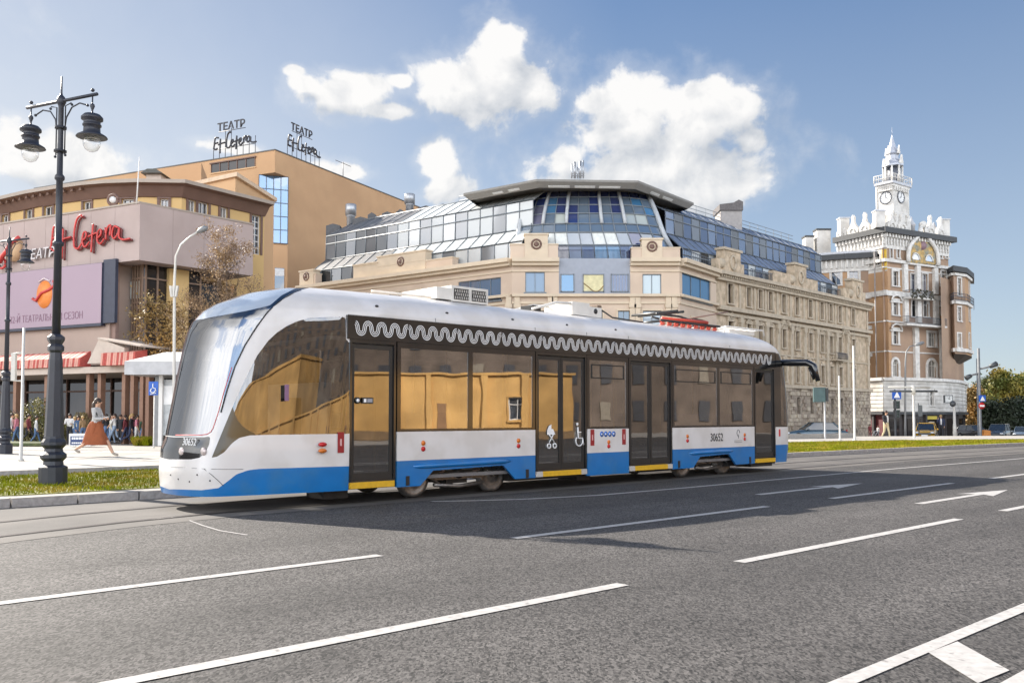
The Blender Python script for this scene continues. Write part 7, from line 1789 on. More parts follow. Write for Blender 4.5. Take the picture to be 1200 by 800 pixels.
# orange bin
bnn = thing('orange_barrier', 'orange plastic road barrier beside the foot of the signed mast', 'barrier', Vector((0, 0, 0)), world=True)
p = AT(1157, 513, 92); s = 92/F; mb = MB(); mb.prism([(p.x-4*s, 92, p.z-.3), (p.x+4.5*s, 92, p.z-.3), (p.x+4*s, 92, p.z+8.5*s), (p.x-3.5*s, 92, p.z+9.5*s)], (0, .5, 0), mat('barrier_orange', (.52, .20, .04), .6, var=.15)); mb.build('body', bnn); mb = MB(); mb.box((p.x-4*s, 91.97, p.z+2*s), (p.x+4*s, 91.998, p.z+3.2*s), mat('barrier_dark', (.25, .10, .03), .6)); mb.build('stripe', bnn)
# ------------------------------------------------------------------ people
SKIN = mat('skin', (.50, .29, .19), .6, var=.04); HAIRD = mat('hair_dark', (.035, .02, .014), .6); HAIRB = mat('hair_blond', (.42, .27, .11), .6)
def cloth(n, c): return mat('cloth_'+n, c, .9, var=.12, vs=9)
def seg_d(p, a, b):
    ab = b-a; t = max(0, min(1, (p-a).dot(ab)/max(1e-9, ab.length_squared))); return (p-a-ab*t).length
def person(loc, rz, H, label, top, bot, shoe, hair, stride=.0, armf=(.0, .0), elb=(.3, .3), hairlen=.0, skirt=None, bag=None, group=None, wide=1.0, phone=False, sleeve=True, fingers=False, lean=0.0, headdown=0.0):
    """built facing +X, then turned by rz"""
    r = thing('person', label, 'person', loc, rz, group); V = Vector; k = H/1.72
    hipz = .93; J = {}
    J['pel'] = V((0, 0, .98)); J['bel'] = V((.01+lean*.1, 0, 1.12)); J['che'] = V((.02+lean*.3, 0, 1.32)); J['nek'] = V((.02+lean*.42, 0, 1.47)); J['hd0'] = V((.035+lean*.5, 0, 1.545)); J['hd1'] = V((.05+lean*.55+headdown*.03, 0, 1.63)); J['hd2'] = V((.045+lean*.55+headdown*.05, 0, 1.70))
    for s, n in ((1, 'L'), (-1, 'R')):
        st = stride*s; J['hip'+n] = V((0, .095*s, .92)); lift = abs(st)
        if st >= 0: kn = V((.22*st*1.6, .10*s, .50)); an = V((.40*st*1.5, .10*s, .085+.0*st))
        else: kn = V((.10*st, .10*s, .485)); an = V((.52*st*1.35, .10*s, .12+.10*lift))
        J['kne'+n] = kn; J['ank'+n] = an; J['toe'+n] = an+V((.17, 0, -.055 if st >= 0 else -.085))
        J['sho'+n] = V((.015+lean*.38, .175*s*wide, 1.41)); f = armf[0 if s > 0 else 1]; e = elb[0 if s > 0 else 1]
        el = J['sho'+n]+V((.28*math.sin(f), .035*s, -.28*math.cos(f))); J['elb'+n] = el; wr = el+V((.25*math.sin(f+e), -.03*s, -.25*math.cos(f+e))); J['wri'+n] = wr; J['han'+n] = wr+(wr-el).normalized()*.085
    rad = dict(pel=(.15, .12), bel=(.135, .10), che=(.155, .115), nek=(.055, .055), hd0=(.062, .062), hd1=(.083, .098), hd2=(.07, .08), hip=(.10, .10), kne=(.062, .062), ank=(.042, .042), toe=(.035, .04), sho=(.068, .068), elb=(.048, .048), wri=(.031, .031), han=(.035, .025))
    E_ = [('pel', 'bel', 'top'), ('bel', 'che', 'top'), ('che', 'nek', 'top'), ('nek', 'hd0', 'skin'), ('hd0', 'hd1', 'skin'), ('hd1', 'hd2', 'skin')]
    for n in 'LR': E_ += [('pel', 'hip'+n, 'bot'), ('hip'+n, 'kne'+n, 'bot'), ('kne'+n, 'ank'+n, 'bot' if not skirt else 'skin'), ('ank'+n, 'toe'+n, 'shoe'), ('che', 'sho'+n, 'top'), ('sho'+n, 'elb'+n, 'top'), ('elb'+n, 'wri'+n, 'top' if sleeve else 'skin'), ('wri'+n, 'han'+n, 'skin')]
    names = list(J); me = bpy.data.meshes.new('body_skin'); me.from_pydata([tuple(J[n]*k) for n in names], [(names.index(a), names.index(b)) for a, b, _ in E_], []); me.update()
    o = bpy.data.objects.new('tmp', me); COL.objects.link(o); o.modifiers.new('s', 'SKIN')
    for i, n in enumerate(names):
        q = rad[n[:3] if n[:3] in rad else n]; q = rad.get(n, q); sv_ = me.skin_vertices[0].data[i]; sv_.radius = (q[1]*k*(wide if n in ('bel', 'che', 'pel') else 1), q[0]*k*(wide if n in ('bel', 'che', 'pel') else 1)); sv_.use_root = (n == 'pel')
    sb = o.modifiers.new('u', 'SUBSURF'); sb.levels = 2; sb.render_levels = 2
    dg = bpy.context.evaluated_depsgraph_get(); dg.update(); m2 = bpy.data.meshes.new_from_object(o.evaluated_get(dg)); bpy.data.objects.remove(o)
    m2.materials.clear(); mt = [SKIN, top, bot, shoe]; [m2.materials.append(x) for x in mt]; ix = dict(skin=0, top=1, bot=2, shoe=3)
    for p in m2.polygons:
        c = p.center/k; best = min(((seg_d(c, J[a], J[b])/(.10 if t != 'skin' else .09), t) for a, b, t in E_)); p.material_index = ix[best[1]]; p.use_smooth = True
        if c.z > 1.485 and abs(c.y) < .14: p.material_index = 0
    bm = bmesh.new(); bm.from_mesh(m2)
    def addball(c, rr, mi_, sc=(1, 1, 1)):
        g = bmesh.ops.create_uvsphere(bm, u_segments=8, v_segments=6, radius=rr*k)
        for v in g['verts']: v.co = V((v.co.x*sc[0], v.co.y*sc[1], v.co.z*sc[2]))+V(c)*k
        for f in {f for v in g['verts'] for f in v.link_faces}: f.material_index = mi_; f.smooth = True
    h = J['hd1']; addball((h.x+.098, 0, h.z-.005), .018, 0, (1, .8, 1.3)); addball((h.x+.02, .083, h.z), .022, 0, (.7, .5, 1.3)); addball((h.x+.02, -.083, h.z), .022, 0, (.7, .5, 1.3))
    if True:  # five fingers and thumb on each hand
        for n, s in (('L', 1), ('R', -1)):
            d = (J['han'+n]-J['wri'+n]).normalized(); sd = V((0, 1, 0)).cross(d).normalized(); c = J['han'+n]
            for q in range(4):
                a = c+sd*(.024-.016*q); l = (.055, .065, .06, .045)[q]
                g = bmesh.ops.create_cone(bm, segments=6, radius1=.0095*k, radius2=.007*k, depth=l*k, cap_ends=True)
                M_ = (d+V((0, -s*.35, 0))).normalized().to_track_quat('Z', 'Y').to_matrix().to_4x4(); M_.translation = (a+(d+V((0, -s*.3, 0))).normalized()*(.02+l/2))*k
                bmesh.ops.transform(bm, matrix=M_, verts=g['verts'])
                for f in {f for v in g['verts'] for f in v.link_faces}: f.material_index = 0
            g = bmesh.ops.create_cone(bm, segments=6, radius1=.011*k, radius2=.008*k, depth=.055*k, cap_ends=True); td = (d*.6+sd*.7).normalized(); M_ = td.to_track_quat('Z', 'Y').to_matrix().to_4x4(); M_.translation = (c-d*.03+sd*.025+td*.03)*k; bmesh.ops.transform(bm, matrix=M_, verts=g['verts'])
            for f in {f for v in g['verts'] for f in v.link_faces}: f.material_index = 0
    bm.to_mesh(m2); bm.free()
    bo = bpy.data.objects.new('body', m2); COL.objects.link(bo); bo.parent = r
    mb = MB(); hc = J['hd1']*k
    mb.ball((hc.x-.022*k, 0, hc.z+.035*k), .115*k, hair, 12, 9, (.95, .88, .92))
    if hairlen > 0: mb.tube([(hc.x-.07*k, 0, hc.z+.03*k), (hc.x-.12*k, 0, hc.z-.06*k), (hc.x-.13*k, 0, hc.z-.10*k-hairlen*k), (hc.x-.15*k, 0, hc.z-.14*k-hairlen*1.2*k)], [.06*k, .075*k, .06*k, .02*k], hair, 8)
    mb.build('hair', r)
    mb = MB(); 
    for s in (-1, 1): mb.ball((hc.x+.089*k, s*.033*k, hc.z+.012*k), .0095*k, HAIRD, 6, 5); mb.box((hc.x+.082*k, s*.033*k-.016*k, hc.z+.030*k), (hc.x+.095*k, s*.033*k+.016*k, hc.z+.036*k), hair)
    mb.box((hc.x+.085*k, -.02*k, hc.z-.052*k), (hc.x+.093*k, .02*k, hc.z-.045*k), mat('lips', (.35, .1, .09), .5)); mb.build('eyes_and_mouth', r)
    if skirt:
        mb = MB(); prof = [(.155, 1.06, 0), (.19, .96, 0), (.20, .85, .0), (.225, .65, .02), (.25, .42, .03), (.26, .345, .04)]; n = 28; vs = []
        for i, (rr_, z, sx) in enumerate(prof):
            for j in range(n):
                a = 2*math.pi*j/n; fl = 1+.05*math.sin(a*7)*i/5; fwd = (1.0+.42*i/5*abs(stride)) ; vs.append(((rr_*fwd*fl*math.cos(a)*(1 if i < 3 else 1)+(-.02*i if math.cos(a) < 0 else .0)*1)*k, rr_*.72*fl*math.sin(a)*k, z*k))
        mb.faces(vs, [(i*n+j, i*n+(j+1) % n, (i+1)*n+(j+1) % n, (i+1)*n+j) for i in range(len(prof)-1) for j in range(n)], skirt, True); mb.build('skirt', r, recalc=False)
    if phone: mb = MB(); p = (J['hanL']+J['hanR'])*.5*k if elb[0] > 1 and elb[1] > 1 else J['hanR']*k; mb.box((p.x-.01, p.y-.04, p.z-.02), (p.x+.03, p.y+.04, p.z+.12), BK); mb.build('phone', r)
    if bag:
        bc, bp = bag; mb = MB(); p = V(bp)*k; mb.ball(p, .16*k, bc, 10, 7, (.9, .55, 1.0)); mb.tube([p+V((0, 0, .12)), J['che']*k+V((.13, 0, .1)), J['sho'+('R' if bp[1] > 0 else 'L')]*k+V((.0, 0, .07)), J['che']*k+V((-.13, 0, .05)), p+V((-.05, 0, .12))], .014, bc, 5)
        mb.build('bag', r)
    return r
cW, cK, cJ = cloth('white', (.62, .60, .58)), cloth('black', (.025, .025, .03)), cloth('jeans', (.09, .15, .27)); cLJ = cloth('light_jeans', (.26, .33, .44)); cR = cloth('wine', (.16, .03, .035)); cG = cloth('heather_grey', (.42, .41, .40)); cP = cloth('pink', (.58, .22, .27)); cCr = cloth('cream', (.56, .52, .44)); cT = cloth('tan', (.35, .22, .11)); cRU = cloth('rust', (.26, .075, .028)); cN = cloth('navy', (.035, .045, .09)); cBe = cloth('beige', (.52, .45, .28)); SHO = cloth('shoe_dark', (.05, .04, .035)); SHG = cloth('shoe_grey', (.30, .26, .22))
wp = G(128, 533.5, .26); wp.y = 26.8; wp.x = (113-600)/F*26.8; wp.z = .255
person(wp, 0, 1.68, 'woman in heather grey jumper and long rust skirt striding across the pale platform', cG, cRU, SHG, HAIRD, stride=.82, armf=(.35, .10), elb=(1.35, 1.5), hairlen=.10, skirt=cRU, phone=True, fingers=True, wide=1.0, headdown=.5)
def shirt(r, k=1.05):
    mb = MB(); mb.prism([(.125*k, -.06, 1.46*k), (.125*k, .06, 1.46*k), (.165*k, .05, 1.2*k), (.155*k, .035, 1.02*k), (.155*k, -.035, 1.02*k), (.165*k, -.05, 1.2*k)], (.02, 0, 0), cW); mb.build('shirt', r)
def pp(x, yf, hpx, rz, label, *a, **k):
    Yd = 47.0; b = AT(x, yf, Yd); b.z = 0; b.x = (x-600)/F*Yd; H = hpx*Yd/F; return person(b, rz, H, label, *a, **k)
pp(14, 520.5, 35, 0.2, 'person in white top and black trousers walking right between the lamp posts', cW, cK, SHO, HAIRD, stride=.5)
pp(20.5, 520, 34, 3.3, 'person in pale pink top partly behind the slim white post', cP, cJ, SHO, HAIRB, stride=.3)
pp(34, 520.8, 34, 0.1, 'person in dark wine jacket with tan shoulder bag walking left of the big lamp post', cR, cK, SHO, HAIRD, stride=.7, bag=(cT, (-.1, -.2, 1.1)))
pp(82.5, 520, 34.5, -1.4, 'person in loose white shirt standing behind the navy banner', cW, cK, SHO, HAIRD, stride=.1, armf=(.4, .4), elb=(1.2, 1.2), wide=1.15)
pp(92, 520, 32, -.8, 'person in blue denim top standing behind the navy banner', cJ, cJ, SHO, HAIRD, stride=.1, hairlen=.05)
pp(98, 519, 32, 2.6, 'person in tan coat at the right end of the navy banner', cT, cJ, SHO, HAIRB, stride=.2)
pp(125.5, 520, 34, 2.9, 'person in black top and blue jeans first in the group right of the woman', cK, cJ, SHO, HAIRD, stride=.3, hairlen=.15, armf=(.5, .1), elb=(.9, .4))
pp(135.5, 520.2, 34.5, 3.0, 'person in white t-shirt and light blue jeans walking in the middle of the group', cW, cLJ, SHO, HAIRD, stride=.6, sleeve=False, armf=(.5, -.3))
pp(142, 520, 33.5, -1.5, 'person all in black in the middle of the group', cK, cK, SHO, HAIRD, stride=.2)
pp(148, 520, 33, 3.1, 'person in wine top and dark jeans behind the blonde walker', cR, cN, SHO, HAIRD, stride=.4, hairlen=.1)
pp(154.5, 521, 34.5, .05, 'blonde person in black jacket with pink bag stepping out of the group', cK, cN, SHO, HAIRB, stride=.8, hairlen=.12, bag=(cP, (.05, .17, 1.15)))
pp(161, 519.8, 33, .1, 'person in pink shirt with raised forearm right of the blonde walker', cP, cW, SHO, HAIRD, stride=.3, sleeve=False, armf=(.6, .1), elb=(1.5, .3), hairlen=.1)
pp(178.5, 518, 33, -1.5, 'person in cream coat standing under the blue parking sign', cCr, cT, SHO, HAIRB, stride=.15, wide=1.15, hairlen=.12)
def qq(x, yh, yf, rz, Hm, label, *a, **k):
    Yd = Hm*F/(yf-yh); b = AT(x, yf, Yd); return person(b, rz, Hm, label, *a, **k)
shirt(qq(1038.5, 481.8, 514, -1.2, 1.8, 'man in dark open jacket and pale trousers walking towards the road with a white shirt', cK, cBe, SHO, HAIRD, stride=.35, armf=(-.5, .2), elb=(.6, .3), wide=1.15))
shirt(qq(1103, 486.5, 513.5, -1.9, 1.8, 'man in navy blazer holding a phone to his ear beside the yellow taxi', cN, cK, SHO, HAIRB, stride=.25, armf=(.1, .5), elb=(.3, 2.3), wide=1.2))
qq(1019.5, 497, 513.5, -1.3, 1.7, 'person in wine clothes in front of the maroon shopfront', cR, cR, SHO, HAIRD, stride=.2)
qq(1029, 499, 513, 0.4, 1.6, 'person in white top by the bicycles under the clock house', cW, cK, SHO, HAIRD, stride=.3)
qq(1063.5, 500, 513.5, -.6, 1.7, 'small figure in white shirt between the street lamp and the white mast', cW, cK, SHO, HAIRD, stride=.2)
qq(1052, 500, 513.5, 2.0, 1.7, 'small figure in black left of the thin grey street lamp', cK, cK, SHO, HAIRD, stride=.3)
pp(70, 519, 31, 2.0, 'person in navy top half hidden right behind the big lamp post base', cN, cK, SHO, HAIRD, stride=.2)
pp(88, 518.5, 31, 1.0, 'person in cream top between the denim and white figures behind the banner', cCr, cJ, SHO, HAIRB, stride=.2)
pp(130.5, 519.5, 32.5, .3, 'person in cream shirt squeezed between the black and white tops of the group', cCr, cLJ, SHO, HAIRD, stride=.4, hairlen=.08)
pp(168, 518, 31, 2.7, 'person in dark green top last on the right of the group', cloth('green', (.05, .10, .06)), cJ, SHO, HAIRD, stride=.3)
pp(43, 519.5, 32, .4, 'person in white shirt in front of the olive shrub', cW, cJ, SHO, HAIRD, stride=.4)
# ------------------------------------------------------------------ cars
TY = mat('tyre', (.02, .02, .02), .85); RIM = mat('alloy', (.4, .4, .42), .3, metal=.9); CGL = glassy('car_glass', (.02, .025, .03), .10, .02); HL = mat('headlamp', (.62, .64, .66), .1, coat=1); TLm = mat('taillamp', (.35, .01, .01), .2)
def car(loc, rz, col, L, Wd, H, kind, label, cat='car', roofsign=False):
    r = thing('parked_car', label, cat, loc, rz); P_ = mat('car_paint_'+col[0], col[1], .25, metal=.35, var=.03, coat=.9)
    h = Wd/2; suv = kind == 'suv'; bz = .24 if not suv else .32; sh_ = H*.60; xs = [(-L/2, .55, .80), (-L/2+.08, .42, .92), (-L*.36, bz, 1.0), (-L*.2, bz, 1.0), (L*.1, bz, 1.0), (L*.30, bz, .93), (L*.44, bz+.05, .80), (L/2-.08, bz+.1, .66), (L/2, .45, .52)]
    mb = MB(); n = 9; vs = []
    for x, zb, t in xs:
        ze = sh_*t if x > -L*.3 else sh_*(1.0 if suv else .97)*(t if t < 1 else 1); wf = 1-.10*(abs(x)/(L/2))**4; w = h*wf
        for y, z in [(-w*.9, zb), (-w, zb+.12), (-w*1.0, zb+(ze-zb)*.5), (-w*.97, zb+(ze-zb)*.85), (-w*.86, ze), (0, ze+.04), (w*.86, ze), (w*.97, zb+(ze-zb)*.85), (w*1.0, zb+(ze-zb)*.5), (w, zb+.12), (w*.9, zb)]: vs.append((x, y, z))
    m_ = 11; fs = [(i*m_+j, i*m_+(j+1) % m_, (i+1)*m_+(j+1) % m_, (i+1)*m_+j) for i in range(len(xs)-1) for j in range(m_)]+[tuple(range(m_))[::-1], tuple(range((len(xs)-1)*m_, len(xs)*m_))]
    mb.faces(vs, fs, P_, True); mb.build('body', r)
    xr0, xr1 = (-L*.46, -L*.40) if suv else (-L*.40, -L*.26); xf0, xf1 = L*.22, L*.05; w0, w1 = h*.88, h*.70
    zt_, zb = H, sh_-.02
    mb = MB(); A = [(xr0, -w0, zb), (xf0, -w0, zb), (xf0, w0, zb), (xr0, w0, zb)]; B = [(xr1, -w1, zt_-.04), (xf1, -w1, zt_-.04), (xf1, w1, zt_-.04), (xr1, w1, zt_-.04)]
    mb.faces(A+B, [(0, 1, 5, 4), (1, 2, 6, 5), (2, 3, 7, 6), (3, 0, 4, 7)], CGL); mb.build('windows', r)
    mb = MB(); mb.prism([(xr1-.03, -w1-.02, zt_-.045), (xf1+.04, -w1-.02, zt_-.045), (xf1+.04, w1+.02, zt_-.045), (xr1-.03, w1+.02, zt_-.045)], (0, 0, .05), P_)
    for s in (-1, 1):
        mb.tube([(xf0, s*w0, zb), (xf1+.02, s*(w1+.005), zt_-.03)], .035, P_, 5); mb.tube([(xr0, s*w0, zb), (xr1, s*(w1+.005), zt_-.03)], .06, P_, 5); mb.tube([(-L*.1, s*(w0+.004), zb), (-L*.1, s*(w1+.01), zt_-.03)], .03, DPO, 5)
    mb.build('roof', r)
    R_ = .31 if not suv else .36
    for x in (-L*.31, L*.32):
        for s in (-1, 1):
            mb = MB(); mb.lathe([(R_*.6, -.1), (R_*.95, -.11), (R_, -.07), (R_, .07), (R_*.95, .11), (R_*.6, .1)], (x, s*(h-.09), R_), TY, 18, axis='y'); t = mb.build('wheel', r)
            mb = MB(); mb.lathe([(.03, .115), (R_*.58, .09), (R_*.6, .0)], (x, s*(h-.09), R_), RIM, 12, axis='y', xf=(lambda a, b, c, s=s, q=s*(h-.09): (a, q+(b-q)*s, c))); mb.build('rim', t)
    for s in (-1, 1):
        mb = MB(); mb.ball((L/2-.12, s*h*.68, sh_*.68), .17, HL, 10, 6, (.8, 1.1, .55)); mb.build('headlight', r)
        mb = MB(); mb.ball((-L/2+.08, s*h*.72, sh_*.85), .15, TLm, 10, 6, (.5, .9, .9)); mb.build('taillight', r)
        mb = MB(); mb.ball((xf0-.25, s*(h+.08), zb+.05), .1, P_, 8, 6, (.7, 1.2, .8)); mb.build('side_mirror', r)
    mb = MB(); mb.box((L/2-.05, -.5, .42), (L/2+.012, .5, .60), DPO); mb.build('grille', r)
    mb = MB(); mb.box((L/2-.02, -.26, .32), (L/2+.03, .26, .42), SW_); mb.build('number_plate', r)
    if roofsign: mb = MB(); mb.box((-.12, -.3, H+.012), (.12, .3, H+.14), SW_); mb.build('roof_sign', r)
    return r
def carat(x, y, Y, rz, *a, **k): p = AT(x, y, Y); return car(Vector((p.x, Y, p.z)), rz, *a, **k)
carat(955, 516, 70, R(178), ('dark_teal', (.05, .085, .11)), 4.6, 1.8, 1.42, 'sedan', 'dark blue-grey sedan parked in front of the carved building beside the tram')
carat(1085.5, 514.2, 82, R(-118), ('taxi', (.62, .34, .02)), 4.4, 1.8, 1.45, 'sedan', 'yellow taxi parked at the kerb beside the man in the blazer', 'taxi', roofsign=False)
carat(1170.5, 515, 98, R(-128), ('graphite', (.07, .075, .075)), 4.6, 1.9, 1.72, 'suv', 'dark graphite suv approaching right of the signed mast', 'car')
carat(1142, 513.5, 108, R(-80), ('black', (.02, .02, .024)), 4.5, 1.8, 1.6, 'suv', 'black suv just left of the signed mast')
carat(1198, 514, 110, R(-125), ('blue_grey', (.14, .18, .23)), 4.3, 1.8, 1.5, 'sedan', 'blue-grey car at the right edge of the street')
carat(1136, 513, 112, R(-85), ('silver', (.35, .36, .38)), 4.4, 1.8, 1.45, 'sedan', 'silver car half hidden beside the black suv')
# bicycles parked under the clock house
def bike(x, Y, rz, label):
    p = AT(x, 513.5, Y); r = thing('bicycle', label, 'bicycle', p, rz, 'bicycles under the clock house')
    for u in (-.5, .5): mb = MB(); mb.tube([(u+.33*math.cos(i*math.pi/8), 0, .34+.33*math.sin(i*math.pi/8)) for i in range(17)], .025, TY, 5); mb.build('wheel', r)
    mb = MB(); mb.tube([(-.5, 0, .34), (-.15, 0, .85), (.4, 0, .82), (.5, 0, .34)], .025, SW_, 5); mb.tube([(-.15, 0, .85), (-.05, 0, .32), (.4, 0, .8)], .025, SW_, 5); mb.tube([(.4, 0, .82), (.36, 0, 1.05)], .02, DPO, 5); mb.tube([(.36, -.25, 1.05), (.36, .25, 1.05)], .018, DPO, 5); mb.build('frame', r)
    mb = MB(); mb.box((-.3, -.07, .93), (-.04, .07, .98), DPO); mb.build('saddle', r)
bike(1026, 104, .4, 'white framed bicycle near the maroon shopfront'); bike(1125, 110, .9, 'bicycle leaning right of the white cone-footed post')
# white low rail on the pavement edge right of the tram
rl = thing('low_rail', 'low pale barrier rail on the pavement edge behind the tram rear', 'barrier', AT(950, 515, 52), world=True)
mb = MB(); a, b = AT(921, 512.5, 51), AT(1002, 513.5, 54); mb.box((0, 0, 0), (.01, .01, .01), WPO); 
fr = Fr((a.x, a.y, 0), b-a); L_ = (Vector((b.x, b.y, 0))-Vector((a.x, a.y, 0))).length; mb.box((0, -.06, .14), (L_, .06, .42), KERBT, fr); mb.build('rail', rl)
# ------------------------------------------------------------------ trees
BARK = mat('bark', (.10, .07, .05), .9, var=.3, vs=6); BARKD = mat('bark_dark', (.045, .033, .027), .9, var=.3, vs=6)
def leafmat(n, a, b, s=1.2):
    m = mat('leaves_'+n, a, .6, var=.45, vs=2.5, col2=b, c2s=s, c2t=(.42, .58)); return m
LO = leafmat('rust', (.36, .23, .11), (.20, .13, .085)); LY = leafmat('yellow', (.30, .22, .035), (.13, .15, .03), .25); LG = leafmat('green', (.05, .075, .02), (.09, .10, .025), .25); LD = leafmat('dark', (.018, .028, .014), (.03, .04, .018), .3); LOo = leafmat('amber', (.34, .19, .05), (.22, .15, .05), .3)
def tree(loc, H, seed, label, bark, leaf, nleaf, lsize, spread=.55, levels=5, r0=.14, cat='tree', low=.25, bias=(0, 0), clumps=0, name='tree', thin=1.0, crown=None, core=False):
    r = thing(name, label, cat, loc); rn = random.Random(seed); mb = MB(); tips = []
    def grow(p, d, L, rad, lv):
        n = 4; pts = [p]; q = p.copy(); dd = d.copy()
        for i in range(n):
            dd = (dd+Vector((rn.uniform(-.16, .16), rn.uniform(-.16, .16), rn.uniform(-.02, .10)))).normalized(); q = q+dd*L/n; pts.append(q.copy())
            if lv <= 2: tips.append((q.copy(), lv))
        mb.tube(pts, [rad*(1-.45*i/n) for i in range(n+1)], bark, 6 if lv > 2 else 3, caps=False)
        if lv <= 0: return
        k = 3 if lv > 1 else 4
        for j in range(k):
            a = rn.uniform(0, 2*math.pi); t = rn.uniform(.45, 1.0) if j else 1.0; base = pts[min(n, max(1, int(t*n)))]
            side = Vector((math.cos(a), math.sin(a), 0)); nd = (dd*(1-spread)+side*spread*rn.uniform(.6, 1.15)+Vector((0, 0, .15))).normalized()
            grow(base, nd, L*rn.uniform(.58, .80), rad*.55, lv-1)
    trunk = [Vector((0, 0, -.3)), Vector((bias[0]*.1, bias[1]*.1, H*low)), ]
    tb_ = MB(); tb_.tube([Vector((0, 0, -.3)), Vector((.03, 0, H*low*.5)), Vector((bias[0]*.1, 0, H*low)), Vector((bias[0]*.2, 0, H*(low+.25))), Vector((bias[0]*.3, 0, H*.86))], [r0, r0*.8, r0*.7, r0*.45, r0*.12], bark, 8); tb_.build('trunk', r)
    for i in range(13):
        t = low+(.9-low)*i/13; a = i*2.4+rn.uniform(-.4, .4); L = H*(.30 if crown is None else crown)*(1.05-.6*(t-low)/(1-low)); s = Vector((math.cos(a), math.sin(a), .75+.5*t)).normalized(); grow(Vector((bias[0]*.3*t, 0, H*t)), s, L*.62, r0*.34*(1.1-t), levels-2)
    mb.build('limbs', r, recalc=False)
    lb = MB(); vs = []; fs = []; T = [t for t, l in tips]
    if clumps:
        T = rn.sample(T, min(clumps, len(T)))
    for i in range(nleaf):
        c = rn.choice(T); sp_ = lsize*(2.2 if not clumps else 3.5); p = c+Vector((rn.gauss(0, sp_), rn.gauss(0, sp_), rn.gauss(0, sp_*.8))); u = Vector((rn.gauss(0, 1), rn.gauss(0, 1), rn.gauss(0, 1))).normalized(); v = u.cross(Vector((rn.gauss(0, 1), rn.gauss(0, 1), rn.gauss(0, 1)))).normalized(); s = lsize*rn.uniform(.6, 1.3)
        b = len(vs); vs += [p-u*s, p+v*s*.55, p+u*s, p-v*s*.55]; fs.append((b, b+1, b+2, b+3))
    lb.faces(vs, fs, leaf); lb.build('crown', r, recalc=False); return r
def at0(x, Y, z=0): return Vector(((x-600)/F*Y, Y, z))
tree(at0(264, 47), 11.0, 3, 'nearly bare autumn tree with thin rusty twigs rising behind the tram nose', BARK, LO, 9500, .05, levels=6, r0=.17, low=.30, spread=.55, crown=.27)
tree(at0(228, 46.5), 7.4, 8, 'lower bare brown tree left of the taller bare tree beside the curved lamp', BARKD, LO, 2600, .048, levels=6, r0=.12, low=.25, spread=.6, crown=.32)
tree(at0(188, 48), 7.8, 11, 'small tree with sparse orange leaves above the white shelter roof', BARKD, LOo, 2600, .085, levels=5, r0=.10, low=.4, spread=.6, crown=.24, clumps=50)
# shrubs in front of the theatre
def shrub(p, rx, h, n, leaf, label, seed, ls=.08):
    r = thing('shrub', label, 'shrub', p); rn = random.Random(seed); mb = MB(); vs = []; fs = []
    for i in range(n):
        a = rn.uniform(0, 2*math.pi); q = rn.random()**.5; z = rn.random(); x = rx*q*math.cos(a)*(1-.4*z); y = rx*.6*q*math.sin(a)*(1-.4*z); c = Vector((x, y, h*z*(.75+.35*math.sin(x*3+seed)))); u = Vector((rn.gauss(0, 1), rn.gauss(0, 1), rn.gauss(0, 1.4))).normalized(); v = u.cross(Vector((rn.gauss(0, 1), rn.gauss(0, 1), 1))).normalized(); s = ls*rn.uniform(.6, 1.4)
        b = len(vs); vs += [c-u*s, c+v*s*.4, c+u*s, c-v*s*.4]; fs.append((b, b+1, b+2, b+3))
    mb.faces(vs, fs, leaf); mb.build('foliage', r, recalc=False); mb = MB()
    for i in range(9): a = rn.uniform(0, 6.28); mb.tube([(0, 0, 0), (rx*.5*math.cos(a), rx*.3*math.sin(a), h*.8)], .02, BARKD, 4)
    mb.build('stems', r)
shrub(at0(42, 49), 2.6, 2.2, 5000, leafmat('olive', (.12, .12, .03), (.22, .19, .07)), 'wide olive shrub growing in front of the theatre windows at left', 1)
shrub(at0(99, 48.5), 1.0, 1.5, 1800, leafmat('straw', (.28, .21, .10), (.20, .16, .07)), 'straw coloured grassy shrub behind the banner and the woman', 2)
hedge_y = 50.0
mb = MB(); q = [at0(x, Y_, 0) for x, Y_ in ((-10, 44), (70, 43.5), (70, 47), (-10, 47.5))]; mb.prism([Vector((p.x, p.y, .0)) for p in q], (0, 0, .14), MATS['leaves_green']); q = [at0(x, Y_, 0) for x, Y_ in ((158, 44.5), (178, 44.5), (178, 49), (158, 49))]
tagp(mb.build('verge'), kind='structure')
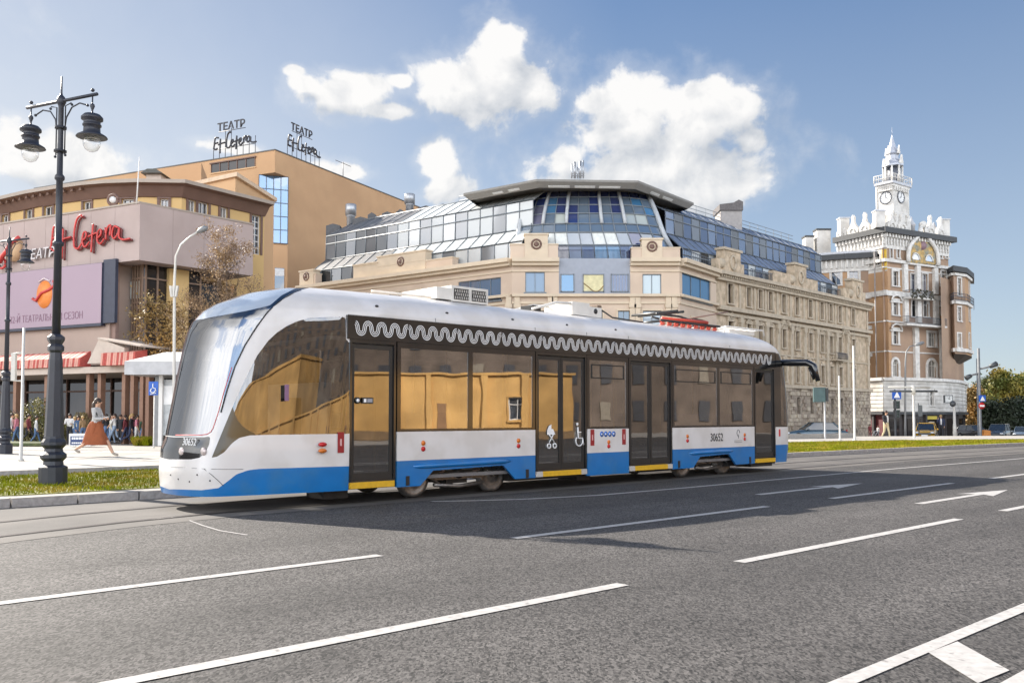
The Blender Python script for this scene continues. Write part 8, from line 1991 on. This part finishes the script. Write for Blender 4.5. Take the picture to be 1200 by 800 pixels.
grass('grass', [(p.x, p.y) for p in q], 3500, .0, .35, .05, 'patch of longer grass at the feet of the white shelter', seed=5)
# right side: trees behind the street and a dark wall of foliage
tree(at0(1143, 150, -2.2), 7.6, 21, 'amber and yellow tree just right of the clock house', BARKD, LOo, 9000, .26, levels=5, r0=.3, low=.15, crown=.30)
tree(at0(1180, 140, -2.0), 9.2, 23, 'broad yellow-green tree above the parked cars at the right edge', BARKD, LY, 15000, .26, levels=5, r0=.35, low=.12, crown=.38)
tree(at0(1204, 146, -2.0), 9.0, 26, 'tall golden tree cut off by the right edge', BARKD, LY, 13000, .26, levels=5, r0=.35, low=.12, crown=.36)
tree(at0(1159, 152, -2.2), 10.4, 31, 'narrow dark green poplar between the two yellow trees', BARKD, LG, 9000, .22, levels=5, r0=.25, low=.1, crown=.12)
tree(at0(1151, 154, -2.2), 9.8, 33, 'slim dark green poplar directly behind the signed mast', BARKD, LG, 7000, .22, levels=5, r0=.22, low=.1, crown=.11)
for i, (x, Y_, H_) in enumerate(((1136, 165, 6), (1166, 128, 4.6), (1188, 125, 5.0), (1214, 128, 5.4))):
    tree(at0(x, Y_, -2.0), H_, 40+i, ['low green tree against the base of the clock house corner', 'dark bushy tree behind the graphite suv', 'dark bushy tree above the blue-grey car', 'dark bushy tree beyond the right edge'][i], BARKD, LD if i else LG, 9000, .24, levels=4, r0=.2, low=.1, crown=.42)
wl_ = thing('dark_house', 'dark shaded low building behind the trees at the right edge', 'building', at0(1190, 160, -2.4), world=True)
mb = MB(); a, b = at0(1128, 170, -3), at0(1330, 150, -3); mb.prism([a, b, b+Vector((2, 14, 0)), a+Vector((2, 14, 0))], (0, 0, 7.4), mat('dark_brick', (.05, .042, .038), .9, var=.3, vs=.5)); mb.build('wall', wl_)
mb = MB(); fr = Fr((a.x, a.y, 0), b-a)
for i in range(10): mb.box((1+i*3.1, .01, -.5), (2.4+i*3.1, .08, 1.6), GSH, fr); mb.box((1+i*3.1, .01, 2.6), (2.4+i*3.1, .08, 4.4), GSH, fr)
mb.build('window_row', wl_)
